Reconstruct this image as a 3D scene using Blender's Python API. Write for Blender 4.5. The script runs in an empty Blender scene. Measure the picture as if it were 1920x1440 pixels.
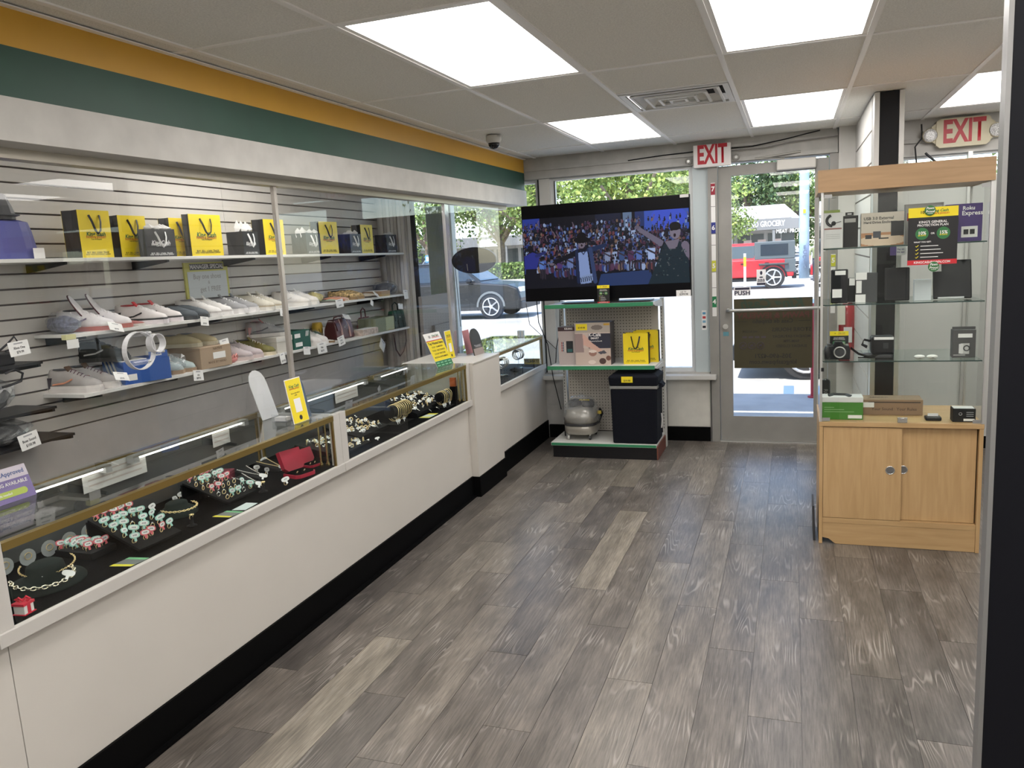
import bpy, math, random
from mathutils import Matrix, Vector, Euler
import numpy as np

SC = bpy.context.scene
COL = SC.collection
random.seed(7)
PI = math.pi
H90 = PI/2

# ------------------------------------------------------------------ camera
CAM_Z = 1.67
F_PX = 1478.5
def camera():
    yaw, pit, rol = 0.346091, 0.161426, 0.0562415
    cy, sy, cp, sp = math.cos(yaw), math.sin(yaw), math.cos(pit), math.sin(pit)
    fwd = Vector((-sy*cp, cy*cp, -sp)); right = Vector((cy, sy, 0)); down = fwd.cross(right)
    r2 = right*math.cos(rol) + down*math.sin(rol)
    d2 = -right*math.sin(rol) + down*math.cos(rol)
    up = -d2; back = -fwd
    m = Matrix(((r2.x, up.x, back.x, 0), (r2.y, up.y, back.y, 0), (r2.z, up.z, back.z, CAM_Z), (0, 0, 0, 1)))
    cd = bpy.data.cameras.new('camera'); cd.sensor_fit = 'HORIZONTAL'; cd.sensor_width = 36.0
    cd.lens = 36.0*F_PX/1920.0; cd.clip_start = 0.02; cd.clip_end = 600
    o = bpy.data.objects.new('camera', cd); COL.objects.link(o); o.matrix_world = m
    SC.camera = o
camera()

# ------------------------------------------------------------------ sky, sun, exposure
PANEL_STRENGTH = 7.5
def world():
    w = bpy.data.worlds.new('sky'); SC.world = w; w.use_nodes = True
    nt = w.node_tree; nt.nodes.clear()
    out = nt.nodes.new('ShaderNodeOutputWorld'); bg = nt.nodes.new('ShaderNodeBackground')
    sk = nt.nodes.new('ShaderNodeTexSky'); sk.sky_type = 'NISHITA'; sk.sun_disc = False
    sk.sun_elevation = math.radians(62); sk.sun_rotation = math.radians(200); sk.air_density = 1.0; sk.dust_density = 0.6
    bg.inputs['Strength'].default_value = 0.48
    nt.links.new(sk.outputs[0], bg.inputs[0]); nt.links.new(bg.outputs[0], out.inputs[0])
    ld = bpy.data.lights.new('sun', 'SUN'); ld.energy = 7.5; ld.angle = math.radians(0.6); ld.color = (1, .97, .9)
    lo = bpy.data.objects.new('sun', ld); COL.objects.link(lo)
    d = Vector((0.18, 0.40, -0.9)); lo.rotation_euler = d.to_track_quat('-Z', 'Y').to_euler()
    lo.location = (-4, -8, 20)
world()
VS = SC.view_settings
VS.view_transform = 'Standard'; VS.look = 'None'; VS.gamma = 1.0; VS.use_curve_mapping = False
VS.exposure = 0.38
SC.display_settings.display_device = 'sRGB'
try:
    SC.cycles.transparent_max_bounces = 24
    SC.cycles.max_bounces = 10
    SC.cycles.sample_clamp_indirect = 6.0
    SC.cycles.use_denoising = True
except Exception:
    pass

# ------------------------------------------------------------------ materials
MATS = {}
def mat(name, col=(.8, .8, .8), rough=.5, metal=0., spec=.5, noise=None, bump=None, emit=0., alpha=1., coat=0., trans=0.):
    """noise=(scale, amount) varies the colour a little; bump=(scale, strength)"""
    if name in MATS: return MATS[name]
    m = bpy.data.materials.new(name); m.use_nodes = True
    nt = m.node_tree; b = nt.nodes['Principled BSDF']
    b.inputs['Base Color'].default_value = (*col, 1); b.inputs['Roughness'].default_value = rough
    b.inputs['Metallic'].default_value = metal; b.inputs['Specular IOR Level'].default_value = spec
    b.inputs['Coat Weight'].default_value = coat
    b.inputs['Transmission Weight'].default_value = trans
    if alpha < 1: b.inputs['Alpha'].default_value = alpha
    if emit:
        b.inputs['Emission Color'].default_value = (*col, 1); b.inputs['Emission Strength'].default_value = emit
    tc = None
    if noise or bump:
        tc = nt.nodes.new('ShaderNodeTexCoord')
    if noise:
        n = nt.nodes.new('ShaderNodeTexNoise'); n.inputs['Scale'].default_value = noise[0]; n.inputs['Detail'].default_value = 4
        nt.links.new(tc.outputs['Object'], n.inputs['Vector'])
        r = nt.nodes.new('ShaderNodeValToRGB')
        a = noise[1]
        r.color_ramp.elements[0].position = .3; r.color_ramp.elements[1].position = .7
        r.color_ramp.elements[0].color = tuple(max(0, c*(1-a)) for c in col)+(1,)
        r.color_ramp.elements[1].color = tuple(min(1, c*(1+a)) for c in col)+(1,)
        nt.links.new(n.outputs[0], r.inputs[0]); nt.links.new(r.outputs[0], b.inputs['Base Color'])
    if bump:
        n2 = nt.nodes.new('ShaderNodeTexNoise'); n2.inputs['Scale'].default_value = bump[0]; n2.inputs['Detail'].default_value = 3
        nt.links.new(tc.outputs['Object'], n2.inputs['Vector'])
        bp = nt.nodes.new('ShaderNodeBump'); bp.inputs['Strength'].default_value = bump[1]; bp.inputs['Distance'].default_value = .01
        nt.links.new(n2.outputs[0], bp.inputs['Height']); nt.links.new(bp.outputs[0], b.inputs['Normal'])
    MATS[name] = m
    return m

def glass_mat(name, tint=(1, 1, 1), ior=1.65, rough=0.0, haze=0.0):
    """thin clear pane: fresnel mix of transparent and glossy, optional whitish haze"""
    if name in MATS: return MATS[name]
    m = bpy.data.materials.new(name); m.use_nodes = True
    nt = m.node_tree; nt.nodes.clear()
    out = nt.nodes.new('ShaderNodeOutputMaterial'); tr = nt.nodes.new('ShaderNodeBsdfTransparent'); gl = nt.nodes.new('ShaderNodeBsdfGlossy')
    tr.inputs[0].default_value = (*tint, 1); gl.inputs['Roughness'].default_value = rough
    fr = nt.nodes.new('ShaderNodeFresnel'); fr.inputs[0].default_value = ior
    mx = nt.nodes.new('ShaderNodeMixShader')
    # the fresnel node flips its ratio on back faces, so feed it the outward-facing side for both
    nt.links.new(fr.outputs[0], mx.inputs[0])
    last = tr
    if haze:
        df = nt.nodes.new('ShaderNodeBsdfDiffuse'); df.inputs[0].default_value = (.85, .87, .88, 1)
        m2 = nt.nodes.new('ShaderNodeMixShader'); m2.inputs[0].default_value = haze
        nt.links.new(tr.outputs[0], m2.inputs[1]); nt.links.new(df.outputs[0], m2.inputs[2]); last = m2
    nt.links.new(last.outputs[0], mx.inputs[1]); nt.links.new(gl.outputs[0], mx.inputs[2])
    geo = nt.nodes.new('ShaderNodeNewGeometry')
    m3 = nt.nodes.new('ShaderNodeMixShader')
    nt.links.new(geo.outputs['Backfacing'], m3.inputs[0])
    nt.links.new(mx.outputs[0], m3.inputs[1]); nt.links.new(last.outputs[0], m3.inputs[2])
    nt.links.new(m3.outputs[0], out.inputs[0])
    MATS[name] = m
    return m

def attr_mat(name, emit=0., rough=.6):
    """colour comes from the mesh's own colour attribute (printed matter, screens)"""
    if name in MATS: return MATS[name]
    m = bpy.data.materials.new(name); m.use_nodes = True
    nt = m.node_tree; b = nt.nodes['Principled BSDF']
    a = nt.nodes.new('ShaderNodeAttribute'); a.attribute_name = 'print'
    b.inputs['Roughness'].default_value = rough
    if emit:
        b.inputs['Base Color'].default_value = (.01, .01, .012, 1)
        nt.links.new(a.outputs['Color'], b.inputs['Emission Color']); b.inputs['Emission Strength'].default_value = emit
        b.inputs['Roughness'].default_value = .35; b.inputs['Specular IOR Level'].default_value = .12
    else:
        nt.links.new(a.outputs['Color'], b.inputs['Base Color'])
    MATS[name] = m
    return m

def wood_mat(name, c1, c2, scale=(14, 14, 1.2), rough=.42):
    if name in MATS: return MATS[name]
    m = bpy.data.materials.new(name); m.use_nodes = True
    nt = m.node_tree; b = nt.nodes['Principled BSDF']; b.inputs['Roughness'].default_value = rough
    tc = nt.nodes.new('ShaderNodeTexCoord'); mp = nt.nodes.new('ShaderNodeMapping'); mp.inputs['Scale'].default_value = scale
    n = nt.nodes.new('ShaderNodeTexNoise'); n.inputs['Scale'].default_value = 3; n.inputs['Detail'].default_value = 6; n.inputs['Distortion'].default_value = .6
    r = nt.nodes.new('ShaderNodeValToRGB'); r.color_ramp.elements[0].color = (*c1, 1); r.color_ramp.elements[1].color = (*c2, 1)
    r.color_ramp.elements[0].position = .3; r.color_ramp.elements[1].position = .7
    nt.links.new(tc.outputs['Object'], mp.inputs[0]); nt.links.new(mp.outputs[0], n.inputs['Vector'])
    nt.links.new(n.outputs[0], r.inputs[0]); nt.links.new(r.outputs[0], b.inputs['Base Color'])
    MATS[name] = m
    return m

def plank_mat():
    m = bpy.data.materials.new('grey_oak_plank'); m.use_nodes = True
    nt = m.node_tree; N = nt.nodes.new; L = nt.links.new
    b = nt.nodes['Principled BSDF']
    tc = N('ShaderNodeTexCoord'); oi = N('ShaderNodeObjectInfo')
    mul = N('ShaderNodeMath'); mul.operation = 'MULTIPLY'; mul.inputs[1].default_value = 37.0; L(oi.outputs['Random'], mul.inputs[0])
    cmb = N('ShaderNodeCombineXYZ'); L(mul.outputs[0], cmb.inputs[0]); L(mul.outputs[0], cmb.inputs[1])
    add = N('ShaderNodeVectorMath'); add.operation = 'ADD'; L(tc.outputs['Object'], add.inputs[0]); L(cmb.outputs[0], add.inputs[1])
    # fine fibre
    mp = N('ShaderNodeMapping'); mp.inputs['Scale'].default_value = (60, 3.0, 1); L(add.outputs[0], mp.inputs[0])
    n1 = N('ShaderNodeTexNoise'); n1.inputs['Scale'].default_value = 2.2; n1.inputs['Detail'].default_value = 7; n1.inputs['Roughness'].default_value = .65; L(mp.outputs[0], n1.inputs['Vector'])
    # cathedral grain
    mp2 = N('ShaderNodeMapping'); mp2.inputs['Scale'].default_value = (8, .75, 1); L(add.outputs[0], mp2.inputs[0])
    n2 = N('ShaderNodeTexNoise'); n2.inputs['Scale'].default_value = 1.1; n2.inputs['Detail'].default_value = 1.5; L(mp2.outputs[0], n2.inputs['Vector'])
    sn = N('ShaderNodeMath'); sn.operation = 'MULTIPLY'; sn.inputs[1].default_value = 130; L(n2.outputs[0], sn.inputs[0])
    si = N('ShaderNodeMath'); si.operation = 'SINE'; L(sn.outputs[0], si.inputs[0])
    r2 = N('ShaderNodeMapRange'); r2.inputs[1].default_value = .35; r2.inputs[2].default_value = 1.0; L(si.outputs[0], r2.inputs[0])
    # grain shows only in patches
    n3 = N('ShaderNodeTexNoise'); n3.inputs['Scale'].default_value = 4.0; n3.inputs['Detail'].default_value = 2; L(add.outputs[0], n3.inputs['Vector'])
    r3 = N('ShaderNodeMapRange'); r3.inputs[1].default_value = .50; r3.inputs[2].default_value = .66; L(n3.outputs[0], r3.inputs[0])
    gm = N('ShaderNodeMath'); gm.operation = 'MULTIPLY'; L(r2.outputs[0], gm.inputs[0]); L(r3.outputs[0], gm.inputs[1])
    gm2 = N('ShaderNodeMath'); gm2.operation = 'MULTIPLY'; L(gm.outputs[0], gm2.inputs[0]); gm2.inputs[1].default_value = .55
    # tone per plank
    rp = N('ShaderNodeValToRGB'); L(oi.outputs['Random'], rp.inputs[0])
    e = rp.color_ramp.elements
    e[0].position = 0; e[0].color = (.098, .087, .078, 1); e[1].position = 1; e[1].color = (.26, .228, .185, 1)
    for p, c in ((.3, (.116, .101, .086)), (.6, (.133, .116, .099)), (.8, (.153, .133, .112)), (.92, (.176, .154, .126))):
        k = e.new(p); k.color = (*c, 1)
    # cloudy wear
    mp4 = N('ShaderNodeMapping'); mp4.inputs['Scale'].default_value = (9, 2.2, 1); L(add.outputs[0], mp4.inputs[0]); n4 = N('ShaderNodeTexNoise'); n4.inputs['Scale'].default_value = 1.2; n4.inputs['Detail'].default_value = 6; L(mp4.outputs[0], n4.inputs['Vector'])
    r4 = N('ShaderNodeMapRange'); r4.inputs[1].default_value = .3; r4.inputs[2].default_value = .7; r4.inputs[3].default_value = .62; r4.inputs[4].default_value = 1.38; L(n4.outputs[0], r4.inputs[0])
    r1 = N('ShaderNodeMapRange'); r1.inputs[1].default_value = .3; r1.inputs[2].default_value = .72; r1.inputs[3].default_value = .55; r1.inputs[4].default_value = 1.5; L(n1.outputs[0], r1.inputs[0])
    m1 = N('ShaderNodeMath'); m1.operation = 'MULTIPLY'; L(r1.outputs[0], m1.inputs[0]); L(r4.outputs[0], m1.inputs[1])
    vm = N('ShaderNodeVectorMath'); vm.operation = 'SCALE'; L(rp.outputs[0], vm.inputs[0]); L(m1.outputs[0], vm.inputs['Scale'])
    mx = N('ShaderNodeMix'); mx.data_type = 'RGBA'; L(gm2.outputs[0], mx.inputs[0]); L(vm.outputs[0], mx.inputs[6]); mx.inputs[7].default_value = (.40, .365, .33, 1)
    L(mx.outputs[2], b.inputs['Base Color'])
    rr = N('ShaderNodeMapRange'); rr.inputs[3].default_value = .285; rr.inputs[4].default_value = .40; L(n4.outputs[0], rr.inputs[0]); L(rr.outputs[0], b.inputs['Roughness'])
    bp = N('ShaderNodeBump'); bp.inputs['Strength'].default_value = .12; bp.inputs['Distance'].default_value = .002; L(n1.outputs[0], bp.inputs['Height']); L(bp.outputs[0], b.inputs['Normal'])
    MATS['plank'] = m
    return m

# ------------------------------------------------------------------ mesh builder
class B:
    def __init__(s): s.v = []; s.f = []; s.mi = []; s.m = 0
    def add(s, vs, fs, m=None):
        o = len(s.v); s.v += [tuple(p) for p in vs]
        for f in fs: s.f.append(tuple(i+o for i in f)); s.mi.append(s.m if m is None else m)
        return s
    def box(s, x0, x1, y0, y1, z0, z1, m=None):
        if x0 > x1: x0, x1 = x1, x0
        if y0 > y1: y0, y1 = y1, y0
        if z0 > z1: z0, z1 = z1, z0
        vs = [(x, y, z) for z in (z0, z1) for y in (y0, y1) for x in (x0, x1)]
        return s.add(vs, [(0, 2, 3, 1), (4, 5, 7, 6), (0, 1, 5, 4), (2, 6, 7, 3), (0, 4, 6, 2), (1, 3, 7, 5)], m)
    def prism(s, poly, a, b, axis='y', m=None):
        """2-D polygon extruded along an axis; poly is (x,z) for y, (y,z) for x, (x,y) for z"""
        def P(p, t): return (p[0], t, p[1]) if axis == 'y' else ((t, p[0], p[1]) if axis == 'x' else (p[0], p[1], t))
        ar = sum(poly[i][0]*poly[(i+1) % len(poly)][1]-poly[(i+1) % len(poly)][0]*poly[i][1] for i in range(len(poly)))
        if ar < 0: poly = poly[::-1]
        if a > b: a, b = b, a
        n = len(poly); vs = [P(p, a) for p in poly]+[P(p, b) for p in poly]
        if axis == 'y':
            fs = [tuple(range(n)), tuple(range(2*n-1, n-1, -1))]+[(i, n+i, n+(i+1) % n, (i+1) % n) for i in range(n)]
        else:
            fs = [tuple(range(n-1, -1, -1)), tuple(range(n, 2*n))]+[(i, (i+1) % n, n+(i+1) % n, n+i) for i in range(n)]
        return s.add(vs, fs, m)
    def cyl(s, p0, p1, r0, r1=None, n=12, cap=True, m=None):
        r1 = r0 if r1 is None else r1
        p0 = Vector(p0); p1 = Vector(p1); d = (p1-p0).normalized()
        a = d.orthogonal().normalized(); b = d.cross(a)
        vs = []
        for p, r in ((p0, r0), (p1, r1)):
            for i in range(n):
                t = 2*PI*i/n; vs.append(p+a*(r*math.cos(t))+b*(r*math.sin(t)))
        fs = [(i, (i+1) % n, n+(i+1) % n, n+i) for i in range(n)]
        if cap: fs += [tuple(range(n-1, -1, -1)), tuple(range(n, 2*n))]
        return s.add(vs, fs, m)
    def tube(s, pts, r, n=6, closed=False, m=None, flat=None):
        pts = [Vector(p) for p in pts]; k = len(pts); vs = []; prev = None
        for i, p in enumerate(pts):
            if closed: d = (pts[(i+1) % k]-pts[i-1])
            else: d = pts[min(i+1, k-1)]-pts[max(i-1, 0)]
            d = d.normalized() if d.length > 1e-9 else Vector((0, 0, 1))
            if prev is None: a = d.orthogonal().normalized()
            else:
                a = prev-d*prev.dot(d); a = a.normalized() if a.length > 1e-6 else d.orthogonal().normalized()
            prev = a; b = d.cross(a)
            for j in range(n):
                t = 2*PI*j/n; vs.append(p+a*(r*math.cos(t))+b*((flat or r)*math.sin(t)))
        fs = []
        for i in range(k if closed else k-1):
            i2 = (i+1) % k
            for j in range(n): fs.append((i*n+j, i*n+(j+1) % n, i2*n+(j+1) % n, i2*n+j))
        if not closed: fs += [tuple(range(n-1, -1, -1)), tuple((k-1)*n+j for j in range(n))]
        return s.add(vs, fs, m)
    def lathe(s, prof, n=20, c=(0, 0, 0), axis='z', m=None, sx=1, sy=1):
        """profile of (r, h)"""
        vs = []
        for r, h in prof:
            for j in range(n):
                t = 2*PI*j/n; x, y = r*math.cos(t)*sx, r*math.sin(t)*sy
                p = (x, y, h) if axis == 'z' else ((h, x, y) if axis == 'x' else (x, h, -y))
                vs.append((p[0]+c[0], p[1]+c[1], p[2]+c[2]))
        fs = []; k = len(prof)
        for i in range(k-1):
            for j in range(n): fs.append((i*n+j, i*n+(j+1) % n, (i+1)*n+(j+1) % n, (i+1)*n+j))
        fs += [tuple(range(n-1, -1, -1)), tuple((k-1)*n+j for j in range(n))]
        return s.add(vs, fs, m)
    def ell(s, c, r, nu=10, nv=6, m=None):
        prof = [(math.sin(PI*(i+.02)/(nv+.04)) , -math.cos(PI*(i+.02)/(nv+.04))) for i in range(nv+1)]
        vs = []
        for pr, h in prof:
            for j in range(nu):
                t = 2*PI*j/nu; vs.append((c[0]+r[0]*pr*math.cos(t), c[1]+r[1]*pr*math.sin(t), c[2]+r[2]*h))
        fs = [(i*nu+j, i*nu+(j+1) % nu, (i+1)*nu+(j+1) % nu, (i+1)*nu+j) for i in range(nv) for j in range(nu)]
        fs += [tuple(range(nu-1, -1, -1)), tuple(nv*nu+j for j in range(nu))]
        return s.add(vs, fs, m)
    def loft(s, secs, cap=True, m=None):
        n = len(secs[0]); vs = [p for q in secs for p in q]; fs = []
        for i in range(len(secs)-1):
            for j in range(n): fs.append((i*n+j, i*n+(j+1) % n, (i+1)*n+(j+1) % n, (i+1)*n+j))
        if cap: fs += [tuple(range(n-1, -1, -1)), tuple((len(secs)-1)*n+j for j in range(n))]
        return s.add(vs, fs, m)
    def torus(s, c, R, r, n=20, k=6, axis='z', m=None, R2=None):
        R2 = R if R2 is None else R2
        pts = []
        for i in range(n):
            t = 2*PI*i/n; x, y = R*math.cos(t), R2*math.sin(t)
            p = (x, y, 0) if axis == 'z' else ((0, x, y) if axis == 'x' else (x, 0, y))
            pts.append((p[0]+c[0], p[1]+c[1], p[2]+c[2]))
        return s.tube(pts, r, k, closed=True, m=m)
    def xf(s, M):
        s.v = [tuple(M @ Vector(p)) for p in s.v]; return s
    def mesh(s, name, mats, smooth=False):
        me = bpy.data.meshes.new(name); me.from_pydata(s.v, [], s.f); me.update()
        if not isinstance(mats, (list, tuple)): mats = [mats]
        for q in mats: me.materials.append(q)
        if len(mats) > 1: me.polygons.foreach_set('material_index', s.mi)
        if smooth: me.polygons.foreach_set('use_smooth', [True]*len(me.polygons))
        return me
    def build(s, name, mats, parent=None, smooth=False, bev=0, loc=None):
        o = bpy.data.objects.new(name, s.mesh(name, mats, smooth)); COL.objects.link(o)
        if parent is not None: o.parent = parent
        if loc: o.location = loc
        if bev:
            md = o.modifiers.new('bevel', 'BEVEL'); md.width = bev; md.segments = 2; md.limit_method = 'ANGLE'
        if smooth == 'auto' : pass
        return o

LABELS = {}
def tag(o, label, cat, group=None, kind=None):
    if label: o['label'] = label
    if cat: o['category'] = cat
    if group: o['group'] = group
    if kind: o['kind'] = kind
    return o
def thing(name, label, cat, loc=(0, 0, 0), rz=0., group=None, rx=0., ry=0.):
    o = bpy.data.objects.new(name, None); COL.objects.link(o); o.empty_display_size = .05
    o.location = loc; o.rotation_euler = (rx, ry, rz)
    return tag(o, label, cat, group)
def struct(o): o['kind'] = 'structure'; return o
def copy_tree(o, parent=None):
    c = o.copy(); COL.objects.link(c)
    if parent is not None:
        c.parent = parent; c.matrix_parent_inverse = o.matrix_parent_inverse.copy()
    for ch in list(o.children):
        copy_tree(ch, c)
    return c

def text_data(s, size, align='CENTER', shear=0., bold=0.):
    cu = bpy.data.curves.new('lettering', 'FONT'); cu.body = s; cu.size = size; cu.align_x = align; cu.align_y = 'CENTER'
    cu.resolution_u = 2; cu.shear = shear; cu.offset = bold*size
    o = bpy.data.objects.new('tmp_text', cu); COL.objects.link(o)
    dg = bpy.context.evaluated_depsgraph_get()
    me = bpy.data.meshes.new_from_object(o.evaluated_get(dg))
    bpy.data.objects.remove(o); bpy.data.curves.remove(cu)
    return me
def text(s, size, x, z, y, parent, m, align='CENTER', shear=0., sx=1., mirror=False, name='lettering', bold=0.02):
    """flat lettering in the local XZ plane, read from -Y"""
    me = text_data(s, size, align, shear, bold)
    k = -1 if mirror else 1
    me.transform(Matrix(((sx*k, 0, 0, x), (0, 0, -1, y), (0, 1, 0, z), (0, 0, 0, 1))))
    me.materials.clear(); me.materials.append(m)
    o = bpy.data.objects.new(name, me); COL.objects.link(o)
    if parent is not None: o.parent = parent
    return o

def raster(name, arr, w, h, parent, m, y=0., origin=(0, 0)):
    """a flat printed picture: one quad per cell, in local XZ facing -Y; arr[row from top][col] rgb linear"""
    H, W = arr.shape[:2]
    xs = np.linspace(0, w, W+1)+origin[0]; zs = np.linspace(h, 0, H+1)+origin[1]
    vv = np.zeros(((H+1)*(W+1), 3)); X, Z = np.meshgrid(xs, zs); vv[:, 0] = X.ravel(); vv[:, 1] = y; vv[:, 2] = Z.ravel()
    i = np.arange(H)[:, None]*(W+1)+np.arange(W)[None, :]
    q = np.stack([i+W+1, i+W+2, i+1, i], -1).reshape(-1, 4)
    me = bpy.data.meshes.new(name); me.vertices.add(len(vv)); me.vertices.foreach_set('co', vv.ravel())
    me.loops.add(q.size); me.loops.foreach_set('vertex_index', q.ravel().astype(np.int32))
    me.polygons.add(len(q)); me.polygons.foreach_set('loop_start', np.arange(0, q.size, 4, dtype=np.int32)); me.polygons.foreach_set('loop_total', np.full(len(q), 4, np.int32))
    me.update()
    ca = me.color_attributes.new('print', 'FLOAT_COLOR', 'CORNER')
    c = np.ones((len(q), 4, 4)); c[:, :, :3] = arr.reshape(-1, 1, 3); ca.data.foreach_set('color', c.ravel())
    me.materials.append(m)
    o = bpy.data.objects.new(name, me); COL.objects.link(o)
    if parent is not None: o.parent = parent
    return o
class Paint:
    def __init__(s, w, h, col, k=1.): s.a = np.zeros((h, w, 3)); s.a[:] = col; s.w = w; s.h = h; s.y, s.x = (np.mgrid[0:h, 0:w]+.5)/k
    def ell(s, cx, cy, rx, ry, col): k = ((s.x-cx)/rx)**2+((s.y-cy)/ry)**2 < 1; s.a[k] = col
    def rect(s, x0, y0, x1, y1, col): k = (s.x >= x0) & (s.x < x1) & (s.y >= y0) & (s.y < y1); s.a[k] = col
    def line(s, x0, y0, x1, y1, r, col, r1=None):
        r1 = r if r1 is None else r1
        dx, dy = x1-x0, y1-y0; L2 = dx*dx+dy*dy+1e-9
        t = np.clip(((s.x-x0)*dx+(s.y-y0)*dy)/L2, 0, 1)
        k = (s.x-x0-t*dx)**2+(s.y-y0-t*dy)**2 < (r+(r1-r)*t)**2; s.a[k] = col
    def poly(s, pts, col):
        k = np.zeros(s.x.shape, bool); n = len(pts)
        for i in range(n):
            (x0, y0), (x1, y1) = pts[i], pts[(i+1) % n]
            if y0 == y1: continue
            c = ((y0 > s.y) != (y1 > s.y)) & (s.x < (x1-x0)*(s.y-y0)/(y1-y0)+x0); k ^= c
        s.a[k] = col

# palette
WHITE = mat('white_laminate', (.59, .56, .51), .42, noise=(3, .02))
WPAINT = mat('white_paint', (.57, .56, .53), .55, noise=(6, .04))
DPAINT = mat('scuffed_white_paint', (.43, .42, .395), .6, noise=(9, .10), bump=(40, .05))
BLACKB = mat('black_vinyl', (.0018, .0018, .002), .6, spec=.08)
BLACK = mat('black_plastic', (.007, .007, .0085), .42, spec=.35)
DARK = mat('charcoal', (.035, .035, .038), .5)
ALU = mat('aluminium', (.62, .62, .60), .38, metal=.85)
ALUP = mat('painted_aluminium', (.28, .27, .25), .45, noise=(8, .06))
GOLD = mat('gold_anodised', (.36, .255, .085), .32, metal=.85)
BRASS = mat('brass', (.70, .56, .26), .25, metal=1.)
GOLDJ = mat('gold_jewellery', (1.0, .80, .42), .3, metal=.7)
SILVER = mat('silver_jewellery', (.90, .88, .84), .18, metal=1.)
VELVET = mat('black_velvet', (.0028, .0028, .0032), .95, spec=.05, bump=(300, .2))
GLASS = glass_mat('clear_glass')
CASEGL = glass_mat('case_glass', (.97, .985, .975), 1.5)
BARR = glass_mat('barrier_glass', (.97, .975, .97), 1.52)
YEL = mat('yellow_print', (.82, .66, .015), .45)
GRN = mat('green_print', (.02, .16, .06), .5)
RED = mat('red_print', (.55, .02, .03), .5)
WCARD = mat('white_card', (.80, .79, .77), .6)
INK = mat('black_ink', (.02, .02, .022), .6)
GREYINK = mat('grey_ink', (.38, .38, .39), .7)
CLEARP = glass_mat('clear_plastic', (.93, .94, .95), 1.5, .12, .10)
# ================================================================== SETTING
CEIL = 2.495
WY = 6.80            # inner face of the shop front
def bx(name, m, parent, *d, bev=0, smooth=False):
    return B().box(*d).build(name, m, parent, bev=bev)
PLANK = plank_mat()
# ---- floor: slab and planks
FLOORB = mat('floor_underlay', (.05, .045, .04), .7)
floor = struct(B().box(-3.80, 3.30, -2.6, 6.95, -.12, -.004).build('floor', mat('floor_far_boards', (.155, .14, .127), .4, noise=(5, .25))))
def planks():
    w, l = .181, 1.22
    me = None
    rng = random.Random(3)
    g = .0009
    b = B().box(g, w-g, g, l-g, -.004, 0.0)
    me = b.mesh('plank', PLANK)
    x = -2.32; row = 0
    while x < 2.0:
        y0 = -.6 - (row*.43 % 1.22) - rng.random()*.1
        y = y0
        while y < 6.80:
            yb = y+l
            if yb > .2:
                o = bpy.data.objects.new('plank', me); COL.objects.link(o); o.parent = floor
                o.location = (x, y, 0)
                if yb > 6.80: o.scale.y = (6.80-y)/l
            y = yb
        x += w; row += 1
planks()

# ---- ceiling: deck, tiles, grid
TILE = mat('ceiling_tile', (.86, .85, .80), .95, noise=(140, .09), bump=(220, .35))
TBAR = mat('ceiling_grid', (.95, .94, .91), .4)
ceiling = struct(B().box(-3.80, 3.30, -2.6, 6.95, 2.60, 2.68).build('ceiling', mat('plenum_deck', (.2, .2, .2), .9)))
GX = [-2.23, -2.124, -1.517, -.91, -.303, .303, .91, 1.517, 2.124, 2.731, 3.20]
GY = [-2.5, -1.155, .085, 1.325, 2.565, 3.80, 5.04, 6.28, 6.80]
LIGHTS = {(2, 0): 0, (2, 2): 0, (2, 4): 1, (2, 6): 1, (4, 0): 0, (4, 2): 0, (4, 4): 1, (4, 6): 1, (6, 0): 0, (6, 2): 0, (6, 4): 0, (6, 6): 1, (8, 2): 0, (8, 6): 0}
LNAME = {(2, 4): 'large ceiling light panel over the jewellery counter, nearest of its row', (2, 6): 'ceiling light panel in front of the television, beyond the air vent',
         (4, 4): 'ceiling light panel cut by the top edge of the picture', (4, 6): 'ceiling light panel nearest the glass door',
         (6, 6): 'ceiling light panel at far right above the exit sign with lamps'}
def tile(x0, x1, y0, y1):
    bx('ceiling_tile', TILE, ceiling, x0+.011, x1-.011, y0+.011, y1-.011, CEIL+.004, CEIL+.018)
DIFF = mat('light_diffuser', (1.0, .962, .93), .6, emit=PANEL_STRENGTH)
def light_panel(x0, x1, y0, y1, label, group=None):
    t = thing('ceiling_light', label, 'light', ((x0+x1)/2, (y0+y1)/2, CEIL), group=group)
    hx, hy = (x1-x0)/2-.012, (y1-y0)/2-.012
    b = B()
    for a in ((-hx, -hx+.02, -hy, hy), (hx-.02, hx, -hy, hy), (-hx+.02, hx-.02, -hy, -hy+.02), (-hx+.02, hx-.02, hy-.02, hy)):
        b.box(*a, .002, .03)
    b.build('frame', TBAR, t)
    bx('diffuser', DIFF, t, -hx+.021, hx-.021, -hy+.021, hy-.021, .010, .022)
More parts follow.
